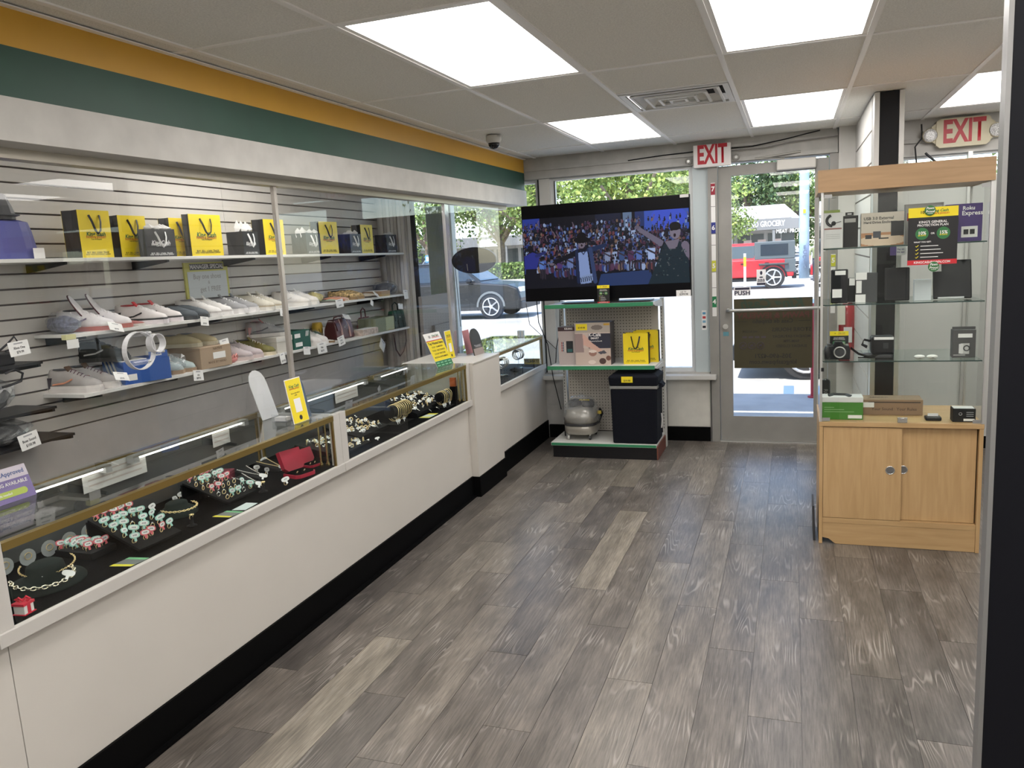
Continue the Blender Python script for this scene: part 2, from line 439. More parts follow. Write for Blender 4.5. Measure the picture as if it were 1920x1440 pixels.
def do_ceiling():
    for i in range(len(GX)-1):
        for j in range(len(GY)-1):
            x0, x1, y0, y1 = GX[i], GX[i+1], GY[j], GY[j+1]
            if (i, j) in LIGHTS:
                light_panel(x0, x1, y0, y1, LNAME.get((i, j), 'ceiling light panel outside the picture, lighting the shop'), 'shop ceiling lights' if (i, j) in LNAME else 'ceiling lights out of view')
            elif (i, j) == (3, 5):
                tile(x0, x1, y0, 4.42)
                bx('grid_bar', TBAR, ceiling, x0+.012, x1-.012, 4.409, 4.431, CEIL, CEIL+.012)
            else: tile(x0, x1, y0, y1)
    for x in GX[1:-1]:
        bx('grid_bar', TBAR, ceiling, x-.012, x+.012, -2.5, 6.80, CEIL-.002, CEIL+.012)
    for j, y in enumerate(GY[1:-1]):
        for i in range(len(GX)-1):
            bx('grid_bar', TBAR, ceiling, GX[i]+.012, GX[i+1]-.012, y-.011, y+.011, CEIL-.001, CEIL+.012)
    # aisle behind the barrier
    ys = [-2.5, .085, 1.325, 2.565, 3.80, 5.04, 6.28, 6.80]
    for k in range(len(ys)-1):
        if k in (2, 4):
            light_panel(-3.38, -2.77, ys[k], ys[k+1], 'ceiling light panel above the shelf aisle behind the glass barrier', 'aisle ceiling lights')
            tile(-3.72, -3.38, ys[k], ys[k+1]); tile(-2.77, -2.39, ys[k], ys[k+1])
        else: tile(-3.72, -2.39, ys[k], ys[k+1])
    bx('wall_angle', TBAR, ceiling, -2.23, -2.205, -2.5, 6.8, CEIL-.006, CEIL-.002)
do_ceiling()

# ---- air vent
def vent():
    t = thing('air_vent', 'white square ceiling air vent with nested louvres', 'vent', (-.6065, 4.735, CEIL))
    h = .288
    m = mat('vent_metal', (.85, .86, .85), .4)
    bx('dark_duct', mat('duct_black', (.01, .01, .01), .8), t, -h, h, -h, h, .05, .06)
    b = B()
    for s in ((-h, -h+.03, -h, h), (h-.03, h, -h, h), (-h+.03, h-.03, -h, -h+.03), (-h+.03, h-.03, h-.03, h)): b.box(*s, -.004, .004)
    b.build('frame', m, t)
    for r in (.235, .165, .10, .045):
        k = B(); a = r; c = r-.045
        o = [(-a, -a, -.004), (a, -a, -.004), (a, a, -.004), (-a, a, -.004)]
        i = [(-c, -c, .035), (c, -c, .035), (c, c, .035), (-c, c, .035)]
        i2 = [(p[0]*.97, p[1]*.97, p[2]+.003) for p in i]; o2 = [(p[0]*.985, p[1]*.985, p[2]+.006) for p in o]
        k.add(o+i, [(q, (q+1) % 4, 4+(q+1) % 4, 4+q) for q in range(4)])
        k.add(o2+i2, [(4+q, 4+(q+1) % 4, (q+1) % 4, q) for q in range(4)])
        for s_ in ((-a-.004, -a+.010, -a, a), (a-.010, a+.004, -a, a), (-a+.010, a-.010, -a-.004, -a+.010), (-a+.010, a-.010, a-.010, a+.004)): k.box(*s_, -.010-.008*(.235-r)/.19, -.004)
        if r == .045: k.box(-.03, .03, -.03, .03, .0, .004)
        k.build('louvre', m, t)
vent()

# ---- left wall: boards and slats
SLAT = mat('slatwall_white', (.58, .555, .52), .5, noise=(4, .03))
GROOVE = mat('slat_groove', (.16, .13, .12), .7)
wall_left = struct(B().box(-3.88, -3.745, -2.6, 6.95, -.004, 2.60).build('wall_left', GROOVE))
TILT = -.0075
def slats():
    z0, p = .863, .0762
    for k in range(21):
        a = z0+k*p+.005; c = a+p-.010
        for (ya, yb) in ((-1.0, 1.90), (1.902, 4.62), (4.622, 6.795)):
            b = B()
            def Z(z, y): return z+TILT*(y-5)
            x0, x1 = -3.745, -3.72
            vs = [(x0, ya, Z(a, ya)), (x1, ya, Z(a, ya)), (x1, yb, Z(a, yb)), (x0, yb, Z(a, yb)), (x0, ya, Z(c, ya)), (x1, ya, Z(c, ya)), (x1, yb, Z(c, yb)), (x0, yb, Z(c, yb))]
            b.add(vs, [(0, 3, 2, 1), (4, 5, 6, 7), (0, 1, 5, 4), (1, 2, 6, 5), (2, 3, 7, 6), (3, 0, 4, 7)])
            b.build('slat', SLAT, wall_left)
    b = B()
    vs = []
    for y in (-1.0, 6.795):
        vs += [(-3.745, y, 0), (-3.722, y, 0), (-3.722, y, z0+TILT*(y-5)-.004), (-3.745, y, z0+TILT*(y-5)-.004)]
    b.add(vs, [(0, 1, 2, 3)[::-1], (4, 5, 6, 7), (0, 4, 5, 1)[::-1], (1, 5, 6, 2)[::-1], (2, 6, 7, 3)[::-1], (3, 7, 4, 0)[::-1]])
    b.build('lower_panel', mat('lower_wall_panel', (.46, .435, .415), .5, noise=(7, .06)), wall_left)
slats()

wall_right = struct(B().box(3.20, 3.30, -2.6, 6.95, -.004, 2.60).build('wall_right', WPAINT))
wall_rear = struct(B().box(-3.745, 3.20, -2.6, -2.5, -.004, 2.60).build('wall_rear', WPAINT))

# ---- soffit with painted stripes
wall_soffit = struct(B().box(-2.40, -2.235, -2.5, 6.80, 2.095, 2.60).build('wall_soffit', WPAINT))
bx('yellow_stripe', mat('ochre_paint', (.64, .35, .032), .45, noise=(5, .04)), wall_soffit, -2.234, -2.230, -2.5, 6.80, 2.377, CEIL-.006)
bx('green_stripe', mat('dark_green_paint', (.018, .072, .048), .5, noise=(5, .08)), wall_soffit, -2.234, -2.2295, -2.5, 6.80, 2.227, 2.377)
bx('lower_band', mat('band_paint', (.60, .585, .55), .55, noise=(9, .07)), wall_soffit, -2.234, -2.226, -2.5, 6.83, 2.095, 2.226)
bx('track', mat('track_metal', (.45, .42, .36), .35, metal=.7), wall_soffit, -2.40, -2.34, -2.5, 6.60, 2.062, 2.0945)

# ---- shop front wall (the wall the picture looks at)
wall_front = struct(B().box(-3.745, -3.42, WY, 6.95, 0, 2.60).build('wall_front', WPAINT))
def wf(name, m, *d, bev=0): return bx(name, m, wall_front, *d, bev=bev)
wf('header_panel', DPAINT, -3.42, .33, 6.80, 6.95, 2.31, 2.60)
wf('header_strip', DPAINT, -2.22, -.60, 6.785, 6.80, 2.385, 2.41)
wf('header_strip', DPAINT, -2.22, .33, 6.772, 6.80, 2.315, 2.345)
wf('header_strip', DPAINT, -.56, .33, 6.78, 6.80, 2.43, 2.45)
wf('low_panel', DPAINT, -3.42, -.66, 6.80, 6.95, 0, .60)
wf('pilaster', WPAINT, .335, .46, 6.74, 6.95, 0, 2.60)
wf('header_panel', WPAINT, .46, 3.20, 6.80, 6.95, 2.235, 2.60)
wf('header_strip', DPAINT, .62, 3.20, 6.77, 6.80, 2.33, 2.36)
wf('low_panel', WPAINT, .46, 3.20, 6.80, 6.95, 0, .30)
wf('board_panel', mat('grey_white_board', (.56, .565, .54), .55, noise=(3, .03)), .62, 1.212, 6.76, 6.79, .10, 2.06)
wf('board_panel', mat('grey_white_board'), 1.242, 2.30, 6.76, 6.79, .10, 2.06)
wf('mullion', ALU, 1.212, 1.242, 6.745, 6.80, .10, 2.235)
wf('low_molding', DPAINT, -2.17, -1.02, 6.79, 6.80, .275, .30)
wf('edge_trim', DPAINT, -.655, -.645, 6.77, 6.80, 0, .55)
wf('low_cover', mat('cream_board', (.66, .64, .58), .6, noise=(12, .05)), -1.02, -.66, 6.79, 6.80, .125, .54)
bb = struct(B().box(-2.10, -.66, 6.775, 6.80, 0, .12).build('baseboard_front', BLACKB))
struct(B().box(.47, 3.2, 6.775, 6.80, 0, .10).build('baseboard_right', BLACKB))
struct(B().box(-2.17, -.60, 6.70, 6.80, .545, .585).build('trim_1', WPAINT, bev=.006))    # window sill
# windows
FR = mat('window_frame_white', (.66, .67, .66), .4)
GASK = mat('black_gasket', (.015, .015, .015), .6)
def window(n, x0, x1, z0, z1, frame=.045, y=6.86):
    w = struct(bpy.data.objects.new('window_%d' % n, None)); COL.objects.link(w); w.location = (0, 0, 0)
    bx('frame', FR, w, x0, x0+frame, y-.03, y+.03, z0, z1); bx('frame', FR, w, x1-frame, x1, y-.03, y+.03, z0, z1)
    bx('frame', FR, w, x0+frame, x1-frame, y-.03, y+.03, z0, z0+frame); bx('frame', FR, w, x0+frame, x1-frame, y-.03, y+.03, z1-frame*.6, z1)
    bx('glass_pane', GLASS, w, x0+frame, x1-frame, y-.004, y+.004, z0+frame, z1-frame*.6)
    return w
w1 = window(1, -3.42, -2.095, .60, 2.31)
bx('gasket', GASK, w1, -3.372, -3.335, 6.80, 6.83, .60, 2.31)
bx('gasket', GASK, w1, -2.112, -2.095, 6.80, 6.829, .60, 2.31)
w2 = window(2, -2.0, -.775, .60, 2.31, .035)
bx('gasket', GASK, w2, -1.966, -1.958, 6.82, 6.829, .64, 2.29)
w3 = window(3, .62, 3.20, .30, 2.235, .03)
FRL = mat('mullion_pale', (.48, .54, .55), .35)
bx('mullion', WPAINT, wall_front, -2.095, -2.0, 6.79, 6.95, .60, 2.31)
bx('mullion', FRL, wall_front, -.775, -.652, 6.80, 6.95, .60, 2.31)
bx('jamb', ALUP, wall_front, -.652, -.576, 6.77, 6.95, 0, 2.31)
bx('jamb', ALUP, wall_front, .272, .335, 6.77, 6.95, 0, 2.31)
bx('jamb', WPAINT, wall_front, .46, .62, 6.77, 6.95, 0, 2.235)
# door
door = struct(bpy.data.objects.new('door_1', None)); COL.objects.link(door)
dy0, dy1 = 6.79, 6.835
bx('stile', ALUP, door, -.572, -.470, dy0, dy1, .012, 2.285); bx('stile', ALUP, door, .165, .268, dy0, dy1, .012, 2.285)
bx('top_rail', ALUP, door, -.470, .165, dy0, dy1, 2.205, 2.285); bx('bottom_rail', ALUP, door, -.470, .165, dy0, dy1, .012, .222)
bx('glass_pane', GLASS, door, -.470, .165, 6.808, 6.816, .222, 2.205)
bx('threshold', ALU, door, -.575, .27, 6.77, 6.95, 0, .011)
pb = B().tube([(-.50, 6.745, 1.120), (-.485, 6.735, 1.120), (-.1, 6.732, 1.122), (.19, 6.735, 1.124), (.205, 6.745, 1.124)], .0135, 10)
pb.cyl((-.50, 6.792, 1.12), (-.50, 6.742, 1.12), .017).cyl((.205, 6.792, 1.124), (.205, 6.742, 1.124), .017)
pb.build('push_bar', ALU, door, smooth=True)
cl = B().cyl((-.525, 6.79, .985), (-.525, 6.775, .985), .022, n=14).cyl((-.525, 6.775, .985), (-.525, 6.768, .985), .014, n=14); cl.build('lock_cylinder', ALU, door)
bx('sticker', mat('teal_sticker', (.10, .27, .33), .5), door, -.545, -.50, 6.7885, 6.7895, .905, .94)
b = B().box(-.118, .172, 6.72, 6.785, 2.212, 2.292); b.build('door_closer', mat('closer_paint', (.52, .50, .46), .45), door, bev=.008)
B().tube([(-.06, 6.74, 2.30), (-.28, 6.70, 2.315), (.06, 6.765, 2.345)], .008, 6).build('closer_arm', mat('closer_arm', (.4, .39, .36), .4, metal=.5), door)
# writing on the door glass (printed to be read from outside, so mirrored here)
def door_sign():
    t = thing('store_sign', 'dark yellow store hours sign stuck on the lower door glass, lettering mirrored', 'sign', (-.152, 6.8065, .63))
    m = mat('sign_film_back', (.072, .064, .038), .6, spec=.15)
    bx('film', m, t, -.306, .306, -.001, .0010, 0, .578)
    D = mat('sign_dark_print', (.020, .019, .015), .6); R = mat('sign_red_print', (.095, .03, .022), .6); G = mat('sign_green_print', (.022, .045, .025), .6); P = mat('sign_purple_print', (.06, .045, .06), .6)
    y = -.0018
    def T(s, size, x, z, mm, **k): text(s, size, -x, z, y, t, mm, mirror=True, **k)
    T('King Cash', .105, 0, .535, G, shear=.25, sx=1.15, bold=.03); T('PAWN & JEWELRY', .066, 0, .436, R, sx=1.05, bold=.03)
    T('Casa de Empeño', .047, 0, .390, D, bold=.02)
    T('STORE HOURS', .044, -.145, .318, D, sx=1.05, bold=.02); T('MONDAY-SATURDAY', .030, -.145, .262, D, bold=.02); T('9AM-7PM', .030, -.145, .222, D, bold=.02); T('SUNDAY CLOSED', .030, -.145, .182, D, bold=.02)
    T('WE ACCEPT', .022, .18, .305, D); T('305-690-4271', .050, 0, .100, D, sx=1.05, bold=.02); T('kingcashpawn.com', .050, 0, .052, D, bold=.02)
    for i, x in enumerate((-.235, -.165, -.095)):
        B().torus((x, y, .19), .028, .003, 20, 4, 'y').build('icon_ring', P, t)
        B().tube([(x-.02, y, .17), (x+.02, y, .21)], .0025, 4).build('icon_bar', P, t)
        B().ell((x, y, .19), (.012, .0008, .009), 8, 4).build('icon_mark', P, t)
    for x in (-.24, -.19, -.14, -.09): bx('card_mark', P, t, x, x+.036, y-.0004, y, .252, .268)
    for s in (-1, 1): bx('rule', D, t, s*.20, s*.29, y-.0004, y, .388, .392)
door_sign()
def push_sticker():
    t = thing('push_sign', 'small white PUSH sticker on the door glass above the push bar', 'sign', (-.39, 6.8065, 1.236))
    bx('film', mat('sticker_silver', (.88, .87, .88), .5), t, -.066, .066, -.001, .001, 0, .072)
    D = mat('sticker_navy', (.03, .03, .06), .5)
    text('PUSH', .050, 0, .020, -.0018, t, D, sx=1.05, bold=.03); bx('print_band', D, t, -.058, .058, -.002, -.0014, .048, .066)
    t2 = thing('accreditation_sticker', 'small grey BBB torch sticker on the door glass', 'sticker', (-.24, 6.8065, 1.316))
    bx('film', mat('sticker_silver'), t2, -.036, .036, -.001, .001, 0, .128)
    text('BBB', .034, 0, .038, -.0018, t2, D, bold=.02); bx('print_band', D, t2, -.034, .034, -.002, -.0014, .002, .02)
    B().ell((0, -.0016, .10), (.010, .0006, .016), 8, 6).build('flame_mark', D, t2); B().ell((0, -.0016, .065), (.016, .0006, .006), 8, 4).build('torch_base', D, t2)
push_sticker()
# robbery height strips
def height_strip(name, label, x, y, nums):
    t = thing(name, label, 'sign', (x, y, 0))
    bx('strip', WCARD, t, -.017, .017, -.0015, .0, nums[-1][1]-.12, nums[0][1]+.05)
    for s, z, c in nums:
        bx('number_patch', mat('strip_'+s, c, .5), t, -.017, .017, -.003, -.0015, z-.045, z+.045)
        text(s, .052, 0, z, -.0036, t, WCARD, bold=.03)
    for z in (1.97, 1.75, 1.66, 1.53, 1.44, 1.31): bx('rule', INK, t, -.017, .017, -.0022, -.0015, z, z+.003)
height_strip('height_chart', 'coloured height number strip on the door frame beside the television', -.611, 6.7695,
             [('7', 2.11, (.30, .01, .03)), ('6', 1.80, (.02, .03, .22)), ('5', 1.49, (.55, .55, .04)), ('4', 1.195, (.01, .20, .07))])
height_strip('height_chart', 'coloured height number strip on the frame seen through the cabinet glass', .303, 6.7695,
             [('5', 1.49, (.55, .55, .04)), ('4', 1.195, (.01, .20, .07))])
t = thing('window_sticker', 'narrow card-logo sticker strip on the window mullion', 'sticker', (-.70, 6.7995, .96))
bx('film', WCARD, t, -.019, .019, -.001, 0, 0, .165)
for z, c in ((.13, (.1, .3, .5)), (.095, (.5, .05, .05)), (.06, (.2, .4, .55)), (.015, (.02, .02, .03))): bx('logo_patch', mat('logo%g' % z, c, .5), t, -.013, .013, -.0016, -.001, z, z+.02)

# ---- wall partition, column on the right
wall_partition = struct(B().box(.462, .50, 5.42, 6.74, 0, 2.495).build('wall_partition', GROOVE))
for k in range(13):
    bx('slat', WPAINT, wall_partition, .452, .462, 5.42, 6.738, .02+k*.19, .02+k*.19+.178 if k < 12 else 2.493)
tcol = thing('column', 'black column with aluminium edges behind the cabinet', 'column', (.535, 5.32, 0))
bx('black_face', mat('column_black', (.006, .007, .010), .4, spec=.3), tcol, -.052, .052, -.02, .10, 0, 2.493)
for s in (-1, 1): bx('edge_strip', ALU, tcol, s*.053, s*.080, -.03, .10, 0, 2.493)
tpost = thing('post', 'tall black panel with aluminium edge filling the right picture border', 'post', (.36, 1.5, 0))
bx('black_face', mat('post_black', (.004, .0045, .0075), .5, spec=.2), tpost, -.036, .036, -.01, .02, 0, 2.493)
bx('edge_strip', mat('brushed_strip', (.30, .30, .295), .4, metal=.6), tpost, -.044, -.0365, -.012, .022, 0, 2.493)

# ---- exit signs, camera, wires
def exit_sign():
    t = thing('exit_sign', 'white exit sign with red letters above the television window', 'exit sign', (-.612, 6.755, 2.285))
    m = mat('sign_white_plastic', (.80, .76, .74), .4)
    bx('body', m, t, -.147, .147, -.02, .015, 0, .178, bev=.005)
    text('EXIT', .205, 0, .092, -.0206, t, mat('exit_red', (.45, .008, .02), .4), sx=.56, bold=.03)
    t = thing('exit_sign', 'cream exit sign with two lamp heads above the wooden cabinet', 'exit sign', (1.172, 6.765, 2.275))
    m = mat('sign_cream_plastic', (.66, .60, .43), .45)
    pl = [(-.15, 0), (.15, 0), (.175, .02), (.175, .19), (.15, .205), (-.15, .205), (-.175, .19), (-.175, .02)]
    B().prism(pl, -.03, .03).build('body', m, t)
    for s in (-1, 1): B().prism([(s*.175, .03), (s*.205, .055), (s*.205, .155), (s*.175, .18)], -.018, .03).build('end_cap', m, t)
    text('EXIT', .225, .005, .103, -.0306, t, mat('exit_red'), sx=.60, bold=.03)
    for s in (-1, 1):
        h = B().lathe([(.02, .03), (.045, .01), (.052, -.02), (.050, -.03)], 18, (s*.215, -.0, .095), 'y').build('lamp_head', m, t, smooth=True)
        k = B().lathe([(.046, -.0305), (.046, -.034), (.03, -.040)], 18, (s*.215, 0, .095), 'y').build('lens', mat('lamp_lens', (.72, .72, .70), .2, noise=(160, .6)), h)
exit_sign()
def camera_dome():
    t = thing('security_camera', 'small white dome security camera under the ceiling', 'camera', (-1.945, 5.30, CEIL-.004))
    B().lathe([(.052, 0), (.054, -.03), (.046, -.045), (.040, -.05)], 20).build('housing', WPAINT, t, smooth=True)
    B().lathe([(.040, -.05), (.036, -.068), (.022, -.084), (.004, -.090)], 18).build('dome', mat('camera_dome', (.01, .01, .012), .1), t, smooth=True)
camera_dome()
def wires():
    rng = random.Random(5)
    pts = [(-1.3, 6.7785, 2.40), (-1.0, 6.7785, 2.415), (-.78, 6.7785, 2.42), (-.3, 6.7785, 2.42), (-.05, 6.7685, 2.45), (.10, 6.7685, 2.475), (.2, 6.7685, 2.49)]
    tag(B().tube(pts, .0045, 5).build('cable', BLACK), 'thin black cable running along the header over the door', 'cable')
    pts = [(-.46, 6.76, 2.40), (-.2, 6.76, 2.40), (0, 6.76, 2.425), (.33, 6.765, 2.435)]
    tag(B().tube(pts, .005, 5).build('cable', mat('grey_cable', (.25, .24, .23), .5)), 'grey sagging cable between the exit sign and the white pilaster', 'cable')
    pts = [(.90, 6.755, 2.46), (.905, 6.75, 2.36), (.86, 6.75, 2.30), (.875, 6.75, 2.16), (.87, 6.75, 2.10)]
    tag(B().tube(pts, .006, 5).build('cable', BLACK), 'black cable hanging beside the cream exit sign', 'cable')
    pts = [(.93, 6.75, 2.25), (1.0, 6.75, 2.18), (1.02, 6.75, 2.12)]
    tag(B().tube(pts, .009, 5).build('cable', BLACK), 'thick black cable under the cream exit sign', 'cable')
    for i, (x, lab) in enumerate(((-.80, 'round door chime sensor left of the exit sign'), (-.425, 'round door chime sensor right of the exit sign'))):
        t = thing('door_sensor', lab, 'sensor', (x, 6.772, 2.345))
        B().lathe([(.024, 0), (.026, -.02), (.018, -.026)], 16, axis='y').build('body', ALUP, t, smooth=True)
        B().lathe([(.012, -.0262), (.010, -.03)], 14, axis='y').build('lens', ALU, t)
wires()
# ================================================================== COUNTER AND CASES
TOPZ = .955
def counter():
    t = thing('counter_base', 'long white counter base with black kick strip under the jewellery cases', 'counter', (0, 0, 0))
    for a, b_ in ((-.6, 1.50), (1.503, 4.97)): bx('front_panel', WHITE, t, -2.62, -2.128, a, b_, .02, .6545)
    bx('kick_strip', BLACKB, t, -2.127, -2.116, -.6, 4.961, 0.001, .150); bx('kick_lip', BLACKB, t, -2.1155, -2.098, -.6, 4.961, 0.001, .016)
    t = thing('counter_pillar', 'white counter pillar between the jewellery case and the far case', 'pillar', (0, 0, 0))
    bx('body', WHITE, t, -2.62, -2.075, 4.972, 5.498, .02, .945)
    bx('top', WHITE, t, -2.62, -2.068, 4.972, 5.50, .9455, TOPZ, bev=.002)
    bx('kick_strip', BLACKB, t, -2.076, -2.066, 4.965, 5.505, 0.001, .146); bx('kick_strip', BLACKB, t, -2.127, -2.067, 4.962, 4.9715, 0.001, .146)
    t = thing('counter_base', 'short white counter base against the shop window end', 'counter', (0, 0, 0))
    bx('front_panel', WHITE, t, -2.62, -2.115, 5.50, 6.765, .02, .650)
    bx('kick_strip', BLACKB, t, -2.114, -2.103, 5.506, 6.765, 0.001, .165)
counter()
FRW = mat('case_white_frame', (.53, .51, .475), .45)
TUBE = mat('case_tube_light', (1, .97, .9), .4, emit=4.0)
def case(label, y0, y1, xf=-2.10, light=None, rods=(), base='velvet', fz=.655):
    t = thing('display_case', label, 'display case', (0, y0, fz))
    xb = -2.59; L = y1-y0; H = TOPZ-fz
    bx('deck', VELVET if base == 'velvet' else mat('grey_deck', (.022, .023, .025), .8, spec=.2), t, xb+.012, xf-.012, .012, L-.012, .0, .045)
    bx('front_ledge', FRW, t, xf-.0115, xf+.010, 0, L, .001, .045, bev=.003)
    # posts
    for a, b_ in ((0, .055), (L-.055, L)): bx('end_post', FRW, t, xf-.028, xf, a, b_, .046, H-.001)
    g = .010
    bx('front_rail', GOLD, t, xf-.022, xf+.002, .056, L-.056, H-.030, H-.006)
    bx('back_rail', GOLD, t, xb, xb+.016, .0, L, H-.030, H-.006)
    for a in (L-.056-g,): bx('corner_strip', GOLD, t, xf-.012, xf-.002, a, a+g, .046, H-.031)
    for a in (.014, L-.022): bx('back_post', GOLD, t, xb, xb+.014, a, a+.010, .0, H-.031)
    bx('end_glass', CASEGL, t, xb+.018, xf-.030, .003, .008, .046, H-.007); bx('end_glass', CASEGL, t, xb+.018, xf-.030, L-.008, L-.003, .046, H-.007)
    bx('front_glass', CASEGL, t, xf-.009, xf-.004, .067, L-.067, .046, H-.031)
    bx('top_glass', CASEGL, t, xb, xf-.002, .004, L-.004, H-.0055, H)
    bx('end_rail', FRW, t, xb, xf-.024, L-.012, L-.001, H-.028, H-.0062)
    bx('back_glass', mat('mirror_back', (.10, .105, .105), .3, metal=.3), t, xb+.004, xb+.008, .03, L-.03, .0, H-.031)
    if light:
        for a, b_ in light:
            B().cyl((xb+.045, a-y0, H-.022), (xb+.045, b_-y0, H-.022), .0045, n=8).build('tube_light', TUBE, t)
            bx('tube_housing', ALU, t, xb+.028, xb+.062, a-y0-.03, b_-y0+.03, H-.014, H-.0062)
            for e in (a-y0-.03, b_-y0): bx('tube_cap', mat('lamp_cap', (.55, .55, .56), .4), t, xb+.026, xb+.064, e, e+.03, H-.036, H-.0145)
    for ry, rx in rods:
        r = B().cyl((rx, ry-y0, .046), (rx, ry-y0, H-.012), .0045, n=8); r.cyl((rx, ry-y0, .046), (rx, ry-y0, .058), .010, n=10); r.cyl((rx, ry-y0, .058), (rx, ry-y0, .066), .007, n=10)
        r.build('brass_rod', BRASS, t)
    return t
case('near glass jewellery case with ring trays and necklaces', 1.455, 3.295, light=((1.62, 2.28), (2.45, 3.12)), rods=((3.215, -2.175), (3.235, -2.115+-.035)))
case('middle glass jewellery case packed with earrings and gold bracelets', 3.297, 4.970, light=((3.45, 4.30), (4.50, 4.90)), rods=((4.885, -2.150), (4.91, -2.135)))
case('far small glass case with silver bangles beside the window', 5.502, 6.72, xf=-2.095, base='grey', fz=.651)
case('glass case cut off by the left picture border', -.55, 1.453, light=((.2, 1.3),))

def barrier():
    t = thing('glass_barrier', 'clear glass security barrier standing on the counter up to the soffit', 'barrier', (0, 0, TOPZ))
    DIV = mat('divider_clear_strip', (.50, .46, .42), .25, metal=.5); DIV2 = mat('divider_bright_strip', (.66, .66, .68), .2, metal=.7)
    h = 2.0615-TOPZ
    bx('glass_panel', BARR, t, -2.374, -2.366, -1.2, 3.312, .001, h); bx('divider', DIV, t, -2.380, -2.360, 3.313, 3.335, .001, h)
    bx('glass_panel', BARR, t, -2.374, -2.366, 3.336, 5.318, .001, h); bx('divider', DIV2, t, -2.382, -2.358, 5.319, 5.385, .001, h)
    b = B(); x0, y0, x1, y1 = -2.370, 5.386, -2.262, 6.60
    b.add([(x0-.004, y0, .001), (x0+.004, y0, .001), (x1+.004, y1, .001), (x1-.004, y1, .001), (x0-.004, y0, h), (x0+.004, y0, h), (x1+.004, y1, h), (x1-.004, y1, h)],
          [(0, 3, 2, 1), (4, 5, 6, 7), (0, 1, 5, 4), (1, 2, 6, 5), (2, 3, 7, 6), (3, 0, 4, 7)])
    b.build('glass_panel', BARR, t)
    c = B().box(-2.290, -2.270, 6.565, 6.605, .001, .055).box(-2.2565, -2.238, 6.565, 6.605, .001, .055)
    c.build('clamp', mat('acrylic_clamp', (.75, .78, .78), .15, spec=.6), t)
barrier()
def speak_hole():
    t = thing('speak_through', 'clear acrylic speak-through ring fixed on the barrier glass', 'speak-through', (-2.352, 2.335, 1.392))
    AC = mat('frosted_acrylic', (.72, .72, .73), .25, alpha=.75)
    R = .070
    def ring(c, R, w, nm):
        vs = []; n = 32
        for k in range(n):
            a = 2*PI*k/n
            for (rr, xx) in ((R, 0), (R+.003, 0), (R+.003, w), (R, w)): vs.append((c[0]+xx, c[1]+rr*math.cos(a), c[2]+rr*math.sin(a)))
        fs = [(4*k+j, 4*((k+1) % n)+j, 4*((k+1) % n)+(j+1) % 4, 4*k+(j+1) % 4) for k in range(n) for j in range(4)]
        B().add(vs, fs).build(nm, AC, t, smooth=False)
    ring((.004, 0, 0), R, .022, 'large_ring'); ring((.012, .075, .02), .034, .03, 'small_ring')
    for (y, z) in ((.02, .062), (.0, -.045), (.075, -.016)):
        B().cyl((.004, y-.03, z), (.004+.02, y+.03, z), .010, n=10).build('standoff', CLEARP, t)
        B().ell((.026, y+.034, z), (.006, .006, .006), 8, 5).build('cap_nut', ALU, t)
speak_hole()

# ================================================================== WALL SHELVES
SHW = mat('shelf_white', (.70, .69, .66), .4)
SH = {1: 1.757, 2: 1.375, 3: 1.062}
def SZ(k, y): return SH[k]+.009+TILT*(y-5)
def wall_shelf(k, label, x0=-3.718, x1=-3.432, y0=3.03, y1=6.74, brk=(), m=None):
    t = thing('wall_shelf', label, 'shelf', (-3.718, 5, SH[k]), rx=math.atan(TILT))
    bx('board', m or SHW, t, 0.001, x1-x0, y0-5, y1-5, -.009, .009, bev=.001)
    for y in brk:
        bx('bracket', BLACK, t, 0.001, .265, y-5-.006, y-5+.006, -.038, -.0095) if False else B().prism([(0.001, -.055), (.02, -.055), (.27, -.022), (.27, -.0095), (0.001, -.0095)], y-5-.007, y-5+.007, 'y').build('bracket', BLACK, t)
wall_shelf(1, 'upper white wall shelf holding the gift bags', y0=2.55, brk=(3.05, 3.75, 4.55, 5.5, 6.4))
wall_shelf(2, 'middle white wall shelf of sneakers under the gift bags', brk=(3.1, 4.15, 5.2, 6.3))
wall_shelf(3, 'lowest white wall shelf with shoe boxes and handbags', brk=(3.15, 3.7, 4.5, 5.6))
def black_shelf(label, y0, y1, z, x1=-3.44):
    t = thing('wall_shelf', label, 'shelf', (-3.718, y0, z))
    bx('board', BLACK, t, .001, x1+3.718, 0, y1-y0, -.012, 0)
    B().prism([(0.001, -.06), (.02, -.06), (.27, -.026), (.27, -.0125), (0.001, -.0125)], y1-y0-.02, y1-y0-.006, 'y').build('bracket', BLACK, t)
black_shelf('black wall shelf at the left border carrying the console', 2.0, 2.83, 1.290)
black_shelf('black wall shelf at the left border below the console', 2.0, 2.87, 1.060)
black_shelf('lowest black wall shelf at the left border', 2.0, 2.95, .905)

